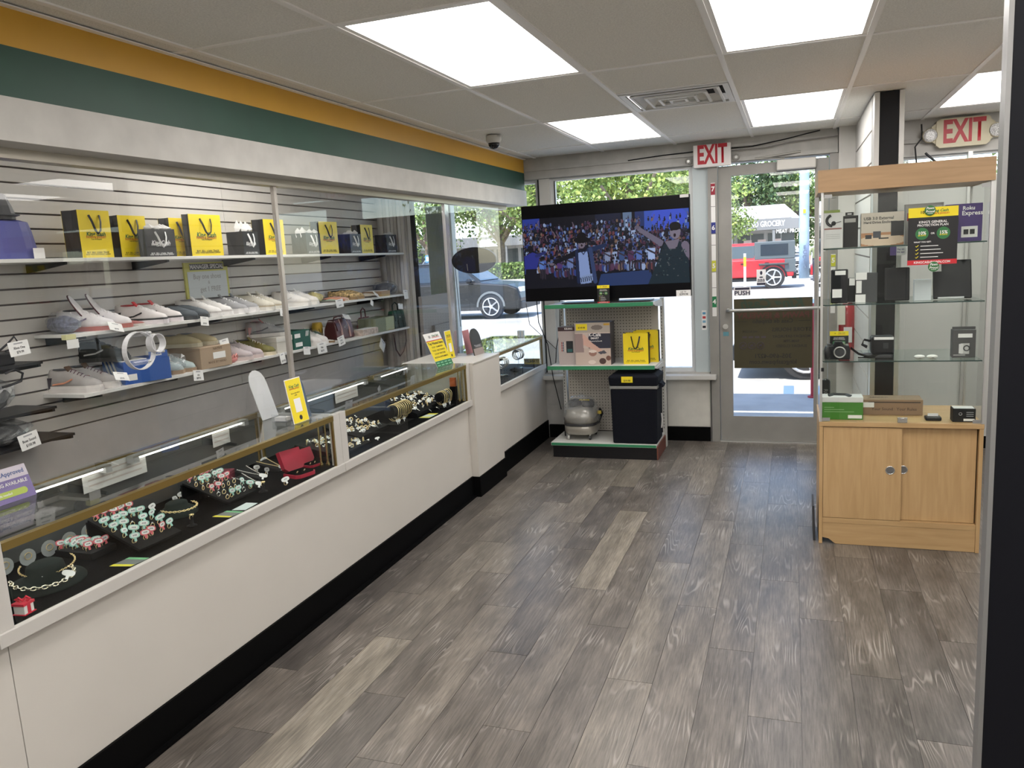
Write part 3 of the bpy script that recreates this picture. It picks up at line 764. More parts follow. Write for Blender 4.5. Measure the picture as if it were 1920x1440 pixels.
# ================================================================== WOODEN GLASS CABINET
MAPLE = wood_mat('maple_veneer', (.44, .28, .125), (.53, .35, .17)); MAPLE2 = wood_mat('maple_fascia', (.38, .235, .115), (.46, .29, .15), (1.2, 14, 14))
MAPLEH = wood_mat('maple_cross', (.42, .265, .118), (.51, .34, .165), (1.2, 14, 14))
CX0, CX1, CY0, CY1 = .140, .920, 4.48, 4.97
CTOP = .690
def cabinet():
    t = thing('display_cabinet', 'light maple display cabinet with glass top case and sliding doors', 'cabinet', (0, 0, 0))
    bx('side_panel', MAPLE, t, CX0, CX0+.018, CY0, CY1, .001, CTOP-.026); bx('side_panel', MAPLE, t, CX1-.018, CX1, CY0, CY1, .001, CTOP-.026)
    bx('top_board', MAPLEH, t, CX0-.002, CX1+.002, CY0-.002, CY1, CTOP-.025, CTOP, bev=.0015)
    bx('bottom_board', MAPLEH, t, CX0+.019, CX1-.019, CY0+.004, CY1, .122, .150)
    B().prism([(CX0+.019, .035), (CX0+.05, .03), (CX0+.085, .002), (CX1-.019, .002), (CX1-.019, .121), (CX0+.019, .121)], CY0+.006, CY0+.024, 'y').build('kick_board', MAPLEH, t)
    bx('back_panel', MAPLE, t, CX0+.019, CX1-.019, CY1-.012, CY1-.002, .151, CTOP-.026)
    for i, (a, b_, y) in enumerate(((CX0+.020, .546, CY0+.006), (.530, CX1-.024, CY0+.028))):
        d = bx('door', MAPLE, t, a, b_, y, y+.016, .153, CTOP-.029)
        px = .492 if i == 0 else .556
        B().torus((px, y-.001, .43), .0215, .0028, 24, 6, 'y').build('pull_rim', mat('chrome', (.75, .75, .73), .15, metal=1.), d, smooth=True)
        B().lathe([(.0205, -.0022), (.019, .0005)], 20, (px, y-.0005, .43), 'y').build('pull_cup', mat('pull_grey', (.20, .20, .20), .35, metal=.6), d)
    # glass case
    z0, z1 = CTOP+.001, 1.900
    for x in (CX0, CX1-.012):
        for y in (CY0, CY1-.012): bx('upright', ALU, t, x, x+.012, y, y+.012, z0, z1)
    bx('side_glass', CASEGL, t, CX0+.003, CX0+.008, CY0+.013, CY1-.013, z0, z1); bx('side_glass', CASEGL, t, CX1-.008, CX1-.003, CY0+.013, CY1-.013, z0, z1)
    bx('back_glass', CASEGL, t, CX0+.013, CX1-.013, CY1-.008, CY1-.003, z0, z1)
    bx('glass_door', CASEGL, t, CX0+.014, .5445, CY0+.002, CY0+.007, z0+.005, z1-.01); bx('glass_door', CASEGL, t, .5475, CX1-.014, CY0+.002, CY0+.007, z0+.005, z1-.01)
    for x in (CX0+.014, CX1-.052):
        for z in (z0+.004, z1-.03): bx('hinge_clip', mat('clip_grey', (.35, .35, .34), .35, metal=.5), t, x, x+.038, CY0-.003, CY0+.0015, z, z+.018)
    lk = B().box(.520, .568, CY0-.006, CY0+.0015, z0+.001, z0+.030); lk.build('lock_plate', mat('chrome'), t, bev=.003)
    B().cyl((.546, CY0-.0065, z0+.017), (.546, CY0-.016, z0+.017), .010, n=14).build('lock_barrel', mat('chrome'), t)
    SHG = glass_mat('shelf_glass', (.86, .92, .90), 1.5); EDG = mat('shelf_edge', (.03, .06, .055), .15)
    for z in (1.606, 1.312, 1.010):
        s = bx('shelf', SHG, t, CX0+.014, CX1-.014, CY0+.03, CY1-.013, z, z+.006); bx('shelf_edge', EDG, s, CX0+.014, CX1-.014, CY0+.0275, CY0+.0295, z, z+.006)
        for x in (CX0+.013, CX1-.024):
            for y in (CY0+.05, CY1-.06): bx('shelf_pin', ALU, s, x, x+.011, y, y+.01, z-.006, z-.0005)
    bx('fascia', MAPLE2, t, CX0-.016, CX1+.004, CY0-.012, CY0+.006, 1.900, 2.012)
    bx('fascia_side', MAPLE2, t, CX0-.016, CX0+.002, CY0+.0065, CY1, 1.900, 2.012); bx('fascia_side', MAPLE2, t, CX1-.014, CX1+.004, CY0+.0065, CY1, 1.900, 2.012)
    bx('roof', MAPLE2, t, CX0+.0025, CX1-.0145, CY0+.0065, CY1, 1.9005, 1.915)
cabinet()
tag(B().prism([(0, 0), (.012, 0), (.006, .20), (-.004, .20)], 0, .22, 'y').xf(Matrix.Translation((.112, 4.52, .0005))).build('leaning_panel', DARK), 'thin dark panel leaning against the cabinet side', 'panel')

# ================================================================== GONDOLA SHELF
PEG = mat('pegboard', (.50, .47, .42), .6); GREENE = mat('shelf_green_edge', (.03, .22, .10), .45); STEEL = mat('shelf_steel', (.60, .60, .57), .45)
GX0, GX1, GYF, GYB = -1.88, -1.0, 6.09, 6.56
def gondola():
    t = thing('gondola_shelf', 'pegboard store shelf with green edges under the television', 'shelf unit', (0, 0, 0))
    bx('base_plinth', BLACK, t, GX0+.012, GX1-.012, GYF+.012, GYB+.03, .001, .100); bx('base_side', mat('rust_brown', (.16, .05, .03), .6), t, GX1-.0115, GX1-.002, GYF+.012, GYB-.05, .001, .110)
    s = bx('base_deck', STEEL, t, GX0, GX1-.012, GYF, GYB-.03, .101, .128); bx('green_edge', GREENE, s, GX0+.004, GX1-.014, GYF-.004, GYF-.0005, .104, .124)
    # pegboard with hole dots
    for (z0, z1) in ((.13, .72), (.755, 1.215)):
        p = bx('pegboard', PEG, t, GX0+.04, GX1-.045, GYB-.012, GYB-.004, z0, z1)
        d = B(); xs = int((GX1-GX0-.12)/.0254)
        for i in range(xs):
            for j in range(int((z1-z0)/.0254)-1):
                x = GX0+.06+i*.0254; z = z0+.02+j*.0254; r = .0044
                d.add([(x+r*math.cos(a*PI/3), GYB-.0126, z+r*math.sin(a*PI/3)) for a in range(6)], [(0, 1, 2, 3, 4, 5)])
        o = d.build('peg_hole', mat('hole_dark', (.03, .028, .025), .8), p); o['kind'] = 'stuff'
    for x in (GX0-.002, GX1-.028):
        u = bx('upright', STEEL, t, x, x+.030, GYB-.02, GYB+.03, .001, 1.26)
        d = B()
        for k in range(40): d.box(x+.008, x+.013, GYB-.0206, GYB-.0201, .16+k*.027, .16+k*.027+.016)
        d.build('slots', mat('hole_dark'), u)['kind'] = 'stuff'
    for z in (.742, 1.240):
        s = bx('shelf_board', STEEL, t, GX0+.004, GX1-.010, GYF+.02, GYB-.021, z-.004, z+.014)
        bx('green_edge', GREENE, s, GX0-.006, GX1-.012, GYF+.012, GYF+.0195, z-.012, z+.018)
        for x in (GX0+.004, GX1-.0095): B().prism([(GYF+.03, z-.0045), (GYB-.022, z-.0045), (GYB-.022, z-.05), (GYF+.10, z-.02)], x, x+.004, 'x').build('bracket', STEEL, s)
gondola()
# ================================================================== OUTSIDE
GZ = -.15
struct(B().box(-120, 120, 6.96, 220, GZ-.2, GZ).build('ground_parking', mat('asphalt_bright', (.33, .32, .30), .9, noise=(.8, .18), bump=(60, .3))))
struct(B().box(-40, 40, 6.951, 9.2, GZ-.1, -.03).build('ground_sidewalk', mat('concrete_walk', (.38, .37, .35), .9, noise=(3, .12), bump=(50, .2))))
struct(B().box(-40, 40, 6.951, 8.15, 2.85, 3.25).build('roof_canopy', mat('canopy_stucco', (.62, .60, .56), .8)))
for x in (-4.2, 4.6):
    t = thing('canopy_post', 'square canopy post outside the shop front, out of view to the %s' % ('left' if x < 0 else 'right'), 'post', (x, 8.0, -.03))
    bx('shaft', WPAINT, t, -.08, .08, -.08, .08, .001, 2.879); bx('foot', WPAINT, t, -.11, .11, -.11, .11, .0005, .12)
# parking paint
def lot_lines():
    m = mat('lot_paint', (.75, .74, .70), .8); mb = mat('lot_blue', (.10, .17, .28), .8); my = mat('lot_yellow', (.65, .48, .08), .8)
    for i, (x, y, w, l, mm, lab) in enumerate(((-3.2, 10.2, .12, 5, m, 'white parking line left of the door'), (-.1, 9.5, .12, .9, mb, 'blue painted parking mark in front of the door'), (2.6, 10.2, .12, 5, m, 'white parking line right of the door'), (-2, 29.0, 3.2, .15, my, 'yellow paint stripe beside the red vehicle'), (-14, 19, 5.5, .14, m, 'white lot line below the black car'))):
        tag(B().box(x, x+w, y, y+l, GZ+.001, GZ+.004).build('road_marking', mm), lab, 'marking')
    for (x, w, lab) in ((-1.9, 2.6, 'pale concrete wheel stop beyond the door'), (-12.5, 2.2, 'pale concrete wheel stop near the black car')):
        tag(B().prism([(0, 0), (.16, 0), (.13, .11), (.03, .11)], x, x+w, 'x').xf(Matrix.Translation((0, 17.5 if x < -5 else 27.5, GZ+.001))).build('wheel_stop', mat('pale_concrete', (.6, .58, .54), .9)), lab, 'wheel stop')
lot_lines()

# ---- strip mall with grocery
def mall():
    t = thing('grocery_building', 'low white grocery building with mansard roof across the parking lot', 'building', (0, 85, GZ))
    W = mat('mall_fascia', (.20, .20, .20), .7); RF = mat('mall_roof', (.55, .55, .54), .7); DKW = mat('shopfront_dark', (.04, .05, .055), .3)
    zb = 2.95; zt = 4.05; zr = 5.5
    x0, x1 = -48, .62
    bx('wall', mat('mall_wall', (.36, .35, .34), .8), t, x0, x1-.6, 2.2, 16, 0, zb)
    bx('fascia', W, t, x0, x1, 0, .3, zb, zt)
    bx('soffit', mat('mall_soffit', (.4, .4, .4), .8), t, x0, x1-.05, .31, 2.3, zb, zb+.1)
    # mansard with hip end
    vs = [(x0, 0, zt), (x1, 0, zt), (x1-1.4, 3, zr), (x0, 3, zr), (x1, 16, zt), (x1-1.4, 13, zr), (x0, 16, zt), (x0, 13, zr)]
    B().add(vs, [(0, 1, 2, 3), (1, 4, 5, 2), (4, 6, 7, 5), (3, 2, 5, 7), (6, 0, 3, 7), (0, 6, 4, 1)]).build('roof', RF, t)
    for k in range(48):
        x = x0+.5+k
        if x < x1-1.6: B().add([(x, -.02, zt+.02), (x+.06, -.02, zt+.02), (x+.06, 2.95, zr+.03), (x, 2.95, zr+.03)], [(0, 1, 2, 3)]).build('roof_seam', W, t)
    for k in range(16):
        x = x0+.6+k*3
        if x < x1-2.6:
            w = bx('window', DKW, t, x, x+2.6, 2.14, 2.19, .5, 2.6)
            bx('pane_bar', mat('mall_mullion', (.45, .45, .45), .5), w, x+1.27, x+1.33, 2.10, 2.135, .5, 2.6)
    for k in range(12):
        bx('porch_post', W, t, x0+1+k*4.1, x0+1.25+k*4.1, .05, .30, 0, zb-.001)
    G = mat('mall_letter', (.80, .80, .78), .5); GD = mat('mall_dark_letter_and_shadow', (.25, .25, .25), .6)
    o = text('NE ISLAND GROCERY', .78, -3.25, 3.50, -.03, t, G, sx=.66, bold=.02); o2 = text('NE ISLAND GROCERY', .78, -3.19, 3.44, -.012, t, GD, sx=.66, bold=.02)  # dark offset copy is the letters' cast shadow, painted onto the fascia
    text('MEAT  PRODUCE', .55, .05, 2.70, -.02, t, mat('mall_letter'), sx=.75, bold=.01)
    b = bx('shop_sign', mat('mall_letter'), t, -33.6, -30.6, -.06, -.005, 2.95, 3.75); text('SHOP', .62, -31.4, 3.34, -.07, b, GD, bold=.02)
    for x in (-1.9, -3.4, -4.8): bx('poster', mat('poster_pale', (.6, .45, .42), .7), t, x, x+.8, 2.08, 2.13, 1.2, 2.0)
mall()

# ---- trees
def leaf_mat(name, c, c2):
    if name in MATS: return MATS[name]
    m = bpy.data.materials.new(name); m.use_nodes = True; nt = m.node_tree; b = nt.nodes['Principled BSDF']; b.inputs['Roughness'].default_value = .6
    g = nt.nodes.new('ShaderNodeNewGeometry'); r = nt.nodes.new('ShaderNodeValToRGB')
    r.color_ramp.elements[0].color = (*c, 1); r.color_ramp.elements[1].color = (*c2, 1)
    nt.links.new(g.outputs['Random Per Island'], r.inputs[0]); nt.links.new(r.outputs[0], b.inputs['Base Color'])
    MATS[name] = m
    return m
BARK = mat('bark', (.20, .155, .115), .9, noise=(6, .3), bump=(12, .6))
def tree(label, x, y, h, cr, trunk_r, lm, seed, n=5200, cz=.62, branches=5, leaf=.34, group='trees across the lot'):
    rng = np.random.default_rng(seed)
    t = thing('tree', label, 'tree', (x, y, GZ), group=group)
    b = B(); b.tube([(0, 0, 0), (.1, 0, h*.2), (-.1, .1, h*.42), (0, 0, h*.7)], trunk_r, 8)
    R = random.Random(seed)
    for k in range(branches):
        a = 2*PI*k/branches+R.random(); q = cr*(.45+.3*R.random())
        b.tube([(0, 0, h*(.24+.05*k/branches)), (q*.35*math.cos(a), q*.35*math.sin(a), h*.42), (q*math.cos(a), q*math.sin(a), h*(.58+.12*R.random()))], trunk_r*.42, 6)
    b.build('trunk', BARK, t)
    # clustered leaf cards
    nc = 46
    cc = rng.normal(size=(nc, 3)); cc /= np.linalg.norm(cc, axis=1)[:, None]; cc *= (rng.random(nc)**.45)[:, None]
    cc = cc*np.array([cr, cr, h*(1-cz)*1.02])+np.array([0, 0, h*cz])
    idx = rng.integers(0, nc, n)
    d = rng.normal(size=(n, 3)); d /= np.linalg.norm(d, axis=1)[:, None]
    p = cc[idx]+d*(cr*.30*(rng.random(n)**.4))[:, None]
    nn = rng.normal(size=(n, 3))+d*1.2+np.array([0, 0, .6]); nn /= np.linalg.norm(nn, axis=1)[:, None]
    u = np.cross(nn, rng.normal(size=(n, 3))); u /= np.linalg.norm(u, axis=1)[:, None]; v = np.cross(nn, u)
    s = leaf*(.6+.8*rng.random(n))[:, None]
    vs = np.stack([p-u*s*.5, p+v*s*.35, p+u*s*.5, p-v*s*.35], 1).reshape(-1, 3)
    me = bpy.data.meshes.new('foliage'); q = np.arange(4*n).reshape(-1, 4)
    me.from_pydata(vs.tolist(), [], q.tolist()); me.materials.append(lm)
    o = bpy.data.objects.new('foliage', me); COL.objects.link(o); o.parent = t; o['kind'] = 'stuff'
LA = leaf_mat('leaf_light', (.10, .17, .03), (.34, .42, .10)); LB = leaf_mat('leaf_dark', (.02, .05, .018), (.11, .17, .055)); LC = leaf_mat('leaf_mid', (.06, .12, .03), (.24, .32, .08))
tree('spreading light green tree above the television, left of centre', -21.0, 66, 11.5, 7.2, .34, LA, 1, 8000, .66)
tree('light green tree above the right half of the television', -11.5, 60, 10.5, 6.2, .30, LA, 2, 8000, .68)
tree('forked tree with bare lower branches behind the black oval sign', -25.6, 70, 11.0, 6.0, .36, LC, 3, 5200, .68, 7)
tree('green tree at the left window behind the shutter', -34.0, 72, 11.0, 6.5, .36, LC, 4, 5200, .62)
tree('drooping pale green tree at the left edge of the door glass', -8.0, 78, 9.5, 4.6, .28, LA, 5, 5200, .60, leaf=.30)
tree('large dark tree behind the grocery roof, left part', -5.5, 112, 14, 6.8, .5, LB, 6, 7000, .55, leaf=.5)
tree('large dark tree behind the grocery roof beside the blue pole', 1.5, 114, 13.6, 6.6, .5, LC, 7, 7000, .52, leaf=.5)
tree('dark tree behind the grocery to the right of the pole', 9.5, 112, 13.0, 6.5, .5, LB, 8, 6000, .52, leaf=.5)
tree('dense dark tree behind the shop with the white roof', -15, 115, 14.5, 7.5, .5, LB, 9, 6000, .55, leaf=.5)
tree('tall tree seen over the right covered window', 18, 60, 12, 7, .4, LC, 10, 6000, .6)
def hedge():
    t = thing('hedge', 'clipped green hedge behind the black car', 'hedge', (-22, 58, GZ))
    rng = np.random.default_rng(11); n = 3500
    p = rng.random((n, 3))*np.array([5.5, 1.6, 1.25]); p[:, 0] -= 2.7
    u = rng.normal(size=(n, 3)); u /= np.linalg.norm(u, axis=1)[:, None]; v = np.cross(u, rng.normal(size=(n, 3))); v /= np.linalg.norm(v, axis=1)[:, None]
    vs = np.stack([p-u*.12, p+v*.1, p+u*.12, p-v*.1], 1).reshape(-1, 3)
    me = bpy.data.meshes.new('foliage'); me.from_pydata(vs.tolist(), [], np.arange(4*n).reshape(-1, 4).tolist()); me.materials.append(LC)
    o = bpy.data.objects.new('foliage', me); COL.objects.link(o); o.parent = t; o['kind'] = 'stuff'
    bx('twig_core', mat('hedge_core', (.05, .07, .03), .9), t, -2.6, 2.6, .2, 1.4, 0, 1.0)
hedge()

# ---- vehicles (length along local X, nose at -X, near side at -Y)
TYRE = mat('tyre', (.02, .02, .021), .8); RIM = mat('alloy_rim', (.62, .62, .63), .3, metal=.8); CGL = mat('car_glass', (.02, .03, .04), .08, spec=.8); LAMP = mat('lamp_clear', (.75, .76, .78), .2); TLAMP = mat('tail_red', (.45, .02, .02), .3)
def car(name, label, loc, rz, paint, L, W, H, body, roof, wheel_r, wb, trim=BLACK, clad=None, boxy=False, top=None):
    """body: side profile (x,z) polygon of the lower shell; roof: greenhouse as (x_low_front,x_top_front,x_top_rear,x_low_rear,z_low,z_top)"""
    t = thing(name, label, 'car', loc, rz)
    B().prism(body, -W/2, W/2, 'y').build('body_shell', paint, t, bev=.05)
    a, b_, c, d, zl, zt = roof; wi = W/2-.05; wt = W/2-(.09 if boxy else .20)
    g = B(); low = [(a, -wi, zl), (d, -wi, zl), (d, wi, zl), (a, wi, zl)]; hi = [(b_, -wt, zt), (c, -wt, zt), (c, wt, zt), (b_, wt, zt)]
    g.add(low+hi, [(0, 1, 5, 4), (1, 2, 6, 5), (2, 3, 7, 6), (3, 0, 4, 7), (4, 5, 6, 7)]); g.build('greenhouse', top or paint, t)
    B().box(b_-.02, c+.02, -wt-.01, wt+.01, zt-.005, zt+.035).build('roof_panel', top or paint, t, bev=.02)
    # side windows on both sides, windscreens
    def lerp(p, q, k): return tuple(p[i]+(q[i]-p[i])*k for i in range(3))
    n = 3 if L > 4.3 else 2
    for s in (-1, 1):
        for k in range(n):
            f0, f1 = k/n+.03, (k+1)/n-.03
            p0 = lerp((a, s*wi, zl), (d, s*wi, zl), f0); p1 = lerp((a, s*wi, zl), (d, s*wi, zl), f1)
            q0 = lerp((b_, s*wt, zt), (c, s*wt, zt), f0); q1 = lerp((b_, s*wt, zt), (c, s*wt, zt), f1)
            vs = [lerp(p0, q0, .12), lerp(p1, q1, .12), lerp(p1, q1, .88), lerp(p0, q0, .88)]
            o = [(v[0], v[1]+s*.012, v[2]) for v in vs]; i2 = [(v[0], v[1]-s*.01, v[2]) for v in vs]
            B().add(o+i2, [(0, 1, 2, 3), (4, 7, 6, 5), (0, 4, 5, 1), (1, 5, 6, 2), (2, 6, 7, 3), (3, 7, 4, 0)]).build('side_window', CGL, t)
    for nm, xl, xt, e in (('windscreen', a, b_, -.015), ('rear_window', d, c, .015)):
        f = [lerp((xl, -wi, zl), (xt, -wt, zt), .1), lerp((xl, wi, zl), (xt, wt, zt), .1), lerp((xl, wi, zl), (xt, wt, zt), .9), lerp((xl, -wi, zl), (xt, -wt, zt), .9)]
        o = [(v[0]+e, v[1]*.9, v[2]+.01) for v in f]; i2 = [(v[0]-e*.5, v[1]*.9, v[2]) for v in f]
        B().add(o+i2, [(0, 1, 2, 3), (4, 7, 6, 5), (0, 4, 5, 1), (1, 5, 6, 2), (2, 6, 7, 3), (3, 7, 4, 0)]).build(nm, CGL, t)
    for wx in wb:
        for s in (-1, 1):
            y = s*(W/2-.10)
            w = B().lathe([(wheel_r*.72, -.11), (wheel_r*.97, -.10), (wheel_r, -.06), (wheel_r, .06), (wheel_r*.97, .10), (wheel_r*.72, .11)], 22, (wx, y, wheel_r), 'y').build('wheel', TYRE, t, smooth=False)
            r = B(); r.torus((wx, y+s*.112, wheel_r), wheel_r*.68, wheel_r*.06, 22, 5, 'y'); r.lathe([(wheel_r*.16, -.02), (wheel_r*.16, .02)], 12, (wx, y+s*.112, wheel_r), 'y')
            for q in range(5):
                an = 2*PI*q/5
                r.tube([(wx, y+s*.112, wheel_r), (wx+math.cos(an)*wheel_r*.66, y+s*.112, wheel_r+math.sin(an)*wheel_r*.66)], wheel_r*.07, 5)
            r.build('rim', RIM, w)
            # arch
            ar = [(wx+math.cos(an)*wheel_r*1.22, wheel_r+math.sin(an)*wheel_r*1.22) for an in np.linspace(0, PI, 12)]
            ai = [(wx+math.cos(an)*wheel_r*1.06, wheel_r+math.sin(an)*wheel_r*1.06) for an in np.linspace(PI, 0, 12)]
            yy = s*(W/2+.012)
            B().prism(ar+ai, yy-.05, yy+.012, 'y').build('wheel_arch', clad or trim, t)
    for s in (-1, 1):
        B().ell((a+.35, s*(W/2+.09), zl+.07), (.10, .09, .075), 8, 6).build('mirror', trim if boxy else paint, t)
        B().box(-L/2+.0, -L/2+.10, s*(W/2-.45), s*(W/2-.10), zl*.72, zl*.72+.14).build('headlamp', LAMP, t, bev=.02)
        B().box(L/2-.08, L/2+.012, s*(W/2-.28), s*(W/2-.06), zl*.74, zl*.74+.22).build('tail_lamp', TLAMP, t)
        for k in (.30, .62): B().box(a+(d-a)*k, a+(d-a)*k+.16, s*(W/2+.0), s*(W/2+.03), zl-.16, zl-.12).build('door_handle', trim if boxy else paint, t)
        B().box(-L*.28, L*.28, s*(W/2-.02), s*(W/2+.02), wheel_r*.72, wheel_r*.72+.10).build('rocker', trim, t)
    B().box(-L/2-.03, -L/2+.12, -W/2+.05, W/2-.05, wheel_r*.75, wheel_r*.75+.22).build('front_bumper', trim, t, bev=.03)
    B().box(L/2-.12, L/2+.05, -W/2+.05, W/2-.05, wheel_r*.85, wheel_r*.85+.22).build('rear_bumper', trim, t, bev=.03)
    return t
PRED = mat('car_red', (.50, .012, .02), .3, coat=.5); PBLK = mat('car_black', (.008, .009, .012), .35, coat=.15); PBLU = mat('car_blue', (.012, .035, .09), .3, coat=.3); PWH = mat('car_white', (.72, .73, .74), .25, coat=.4); PGR = mat('car_grey', (.25, .26, .28), .3, coat=.4)
def sedan_body(L, h, wl=.22): return [(-L/2, wl), (L/2, wl), (L/2+.02, .62*h), (L/2-.05, h*.98), (L*.16, h), (-L*.20, h), (-L*.44, h*.84), (-L/2+.02, h*.62)]
# red jeep-like off-roader with dark hard top; its rear half shows in the door glass
car('off_road_car', 'red boxy off-road vehicle with dark hard top behind the door glass', (-2.0, 33.0, GZ), 0, PRED, 4.2, 1.80, 1.80,
    [(-2.1, .45), (2.05, .45), (2.05, 1.12), (1.1, 1.14), (-.75, 1.14), (-.80, 1.05), (-2.0, 1.0), (-2.1, .9)], (-.72, -.45, 2.0, 2.05, 1.13, 1.74), .43, (-1.35, 1.30), boxy=True)
jeep = [o for o in bpy.data.objects if o.name.startswith('off_road_car')][0]
HT = mat('hard_top', (.07, .085, .09), .5)
bx('hard_top', HT, jeep, .62, 2.10, -.885, .885, 1.12, 1.80, bev=.03); bx('hard_top_window', CGL, jeep, .85, 1.85, -.905, -.884, 1.27, 1.70, bev=.02); bx('hard_top_window', CGL, jeep, .85, 1.85, .884, .905, 1.27, 1.70, bev=.02)
bx('rear_quarter', HT, jeep, 1.72, 2.12, -.915, -.88, .62, 1.12, bev=.03); bx('fender_flare', DARK, jeep, .78, 1.86, -1.0, -.90, .90, .98, bev=.02)
car('suv', 'black family car parked outside the left window', (-9.75, 22.6, GZ), PI, PBLK, 4.7, 1.85, 1.65, [(-2.33, .27), (2.33, .27), (2.36, .75), (2.28, 1.06), (1.0, 1.08), (-1.05, 1.08), (-1.95, 1.0), (-2.27, .88), (-2.35, .6)], (-1.15, -.35, 1.75, 2.25, 1.07, 1.66), .37, (-1.42, 1.42), trim=DARK, clad=mat('grey_cladding', (.16, .17, .17), .6))
car('parked_car', 'dark blue car parked close outside the door', (1.52, 11.75, GZ), 0, PBLU, 4.5, 1.78, 1.45, sedan_body(4.5, .98), (-.95, -.10, 1.2, 1.9, .96, 1.42), .33, (-1.35, 1.35))
car('parked_car', 'white car parked beyond the hedge', (-19.6, 63.5, GZ), 0, PWH, 4.5, 1.8, 1.5, sedan_body(4.5, .98), (-.95, -.2, 1.3, 1.9, .96, 1.45), .33, (-1.35, 1.35))
car('parked_car', 'silver car parked behind the red vehicle', (1.6, 44, GZ), 0, mat('car_silver', (.5, .52, .55), .3, coat=.4), 4.4, 1.8, 1.5, sedan_body(4.4, .98), (-.95, -.2, 1.3, 1.9, .96, 1.45), .33, (-1.35, 1.35))
car('parked_car', 'white car in front of the grocery windows', (-3.6, 62, GZ), 0, PWH, 4.5, 1.8, 1.6, sedan_body(4.5, 1.0), (-.95, -.3, 1.6, 2.0, .98, 1.6), .34, (-1.35, 1.35))
car('parked_car', 'grey car parked far behind the left window', (-29, 62, GZ), 0, PGR, 4.6, 1.85, 1.8, sedan_body(4.6, 1.0), (-.95, -.3, 1.9, 2.2, .98, 1.8), .34, (-1.35, 1.35))
car('parked_car', 'red car half hidden behind the blue pole', (2.9, 38.5, GZ), 0, PRED, 4.3, 1.8, 1.6, sedan_body(4.3, 1.0), (-.95, -.3, 1.6, 2.0, .98, 1.6), .34, (-1.35, 1.35))

# ---- poles and small street things
t = thing('utility_pole', 'tall pale blue pole outside the door glass', 'pole', (.52, 40, GZ))
B().lathe([(.235, 0), (.225, 2), (.20, 8), (.18, 9)], 14).build('shaft', mat('pole_blue', (.30, .42, .54), .6, noise=(2, .15)), t, smooth=True)
B().box(-.06, .06, -.26, -.215, 3.0, 3.18).build('yellow_plate', YEL, t)
for i, ch in enumerate('ECOPA'[::-1]): text(ch, .24, .02, .55+i*.22, -.245, t, mat('pole_ink', (.10, .14, .20), .7))
t = thing('street_lamp', 'slim white lamp post to the right of the blue pole', 'pole', (1.35, 46, GZ))
B().cyl((0, 0, 0), (0, 0, 6.2), .11, .07, 10).build('shaft', mat('post_white', (.6, .6, .6), .6), t); B().tube([(0, 0, 2.9), (-.6, 0, 2.95), (-1.4, 0, 3.0)], .02, 5).build('arm', mat('post_white', (.6, .6, .6), .6), t)
t = thing('bollard', 'slim white and yellow bollard before the red vehicle', 'bollard', (-1.62, 30, GZ))
B().cyl((0, 0, 0), (0, 0, .95), .045, n=10).build('lower_sleeve', mat('post_white', (.6, .6, .6), .6), t); B().cyl((0, 0, .951), (0, 0, 1.30), .047, n=10).build('yellow_band', mat('bollard_yellow', (.85, .50, .02), .5), t); B().cyl((0, 0, 1.301), (0, 0, 1.42), .045, n=10).build('cap', mat('post_white', (.6, .6, .6), .6), t)
t = thing('red_post', 'red metal post just outside the door glass at right', 'post', (.207, 9.0, -.029))
B().cyl((0, 0, 0), (0, 0, 1.02), .020, n=10).build('shaft', mat('post_red', (.40, .03, .05), .5), t); B().cyl((0, 0, 0), (0, 0, .015), .05, n=12).build('foot', mat('post_red'), t)
t = thing('parking_sign', 'blue parking sign on a thin post beyond the left window', 'sign', (-24.6, 52, GZ))
B().cyl((0, 0, 0), (0, 0, 2.2), .03, n=6).build('post', ALUP, t); bx('plate', mat('lot_blue2', (.08, .25, .6), .5), t, -.2, .2, -.05, -.032, 1.65, 2.15); bx('white_mark', WCARD, t, -.12, .12, -.06, -.051, 1.75, 2.05)
# shutter folded at the left window, outside
def shutter():
    t = thing('storm_shutter', 'folded grey green accordion storm shutter outside the left window', 'shutter', (-3.315, 7.02, -.029))
    m = mat('shutter_metal', (.58, .64, .57), .5)
    for k in range(14):
        x = .016*k; B().prism([(x, 0), (x+.008, .10), (x+.016, 0), (x+.0175, .002), (x+.008, .104), (x-.0015, .002)], 0, 2.2, 'z').build('shutter_blade', m, t)
    bx('lead_post', mat('shutter_post', (.5, .55, .56), .4), t, .226, .262, .0, .09, 0, 2.2)
shutter()
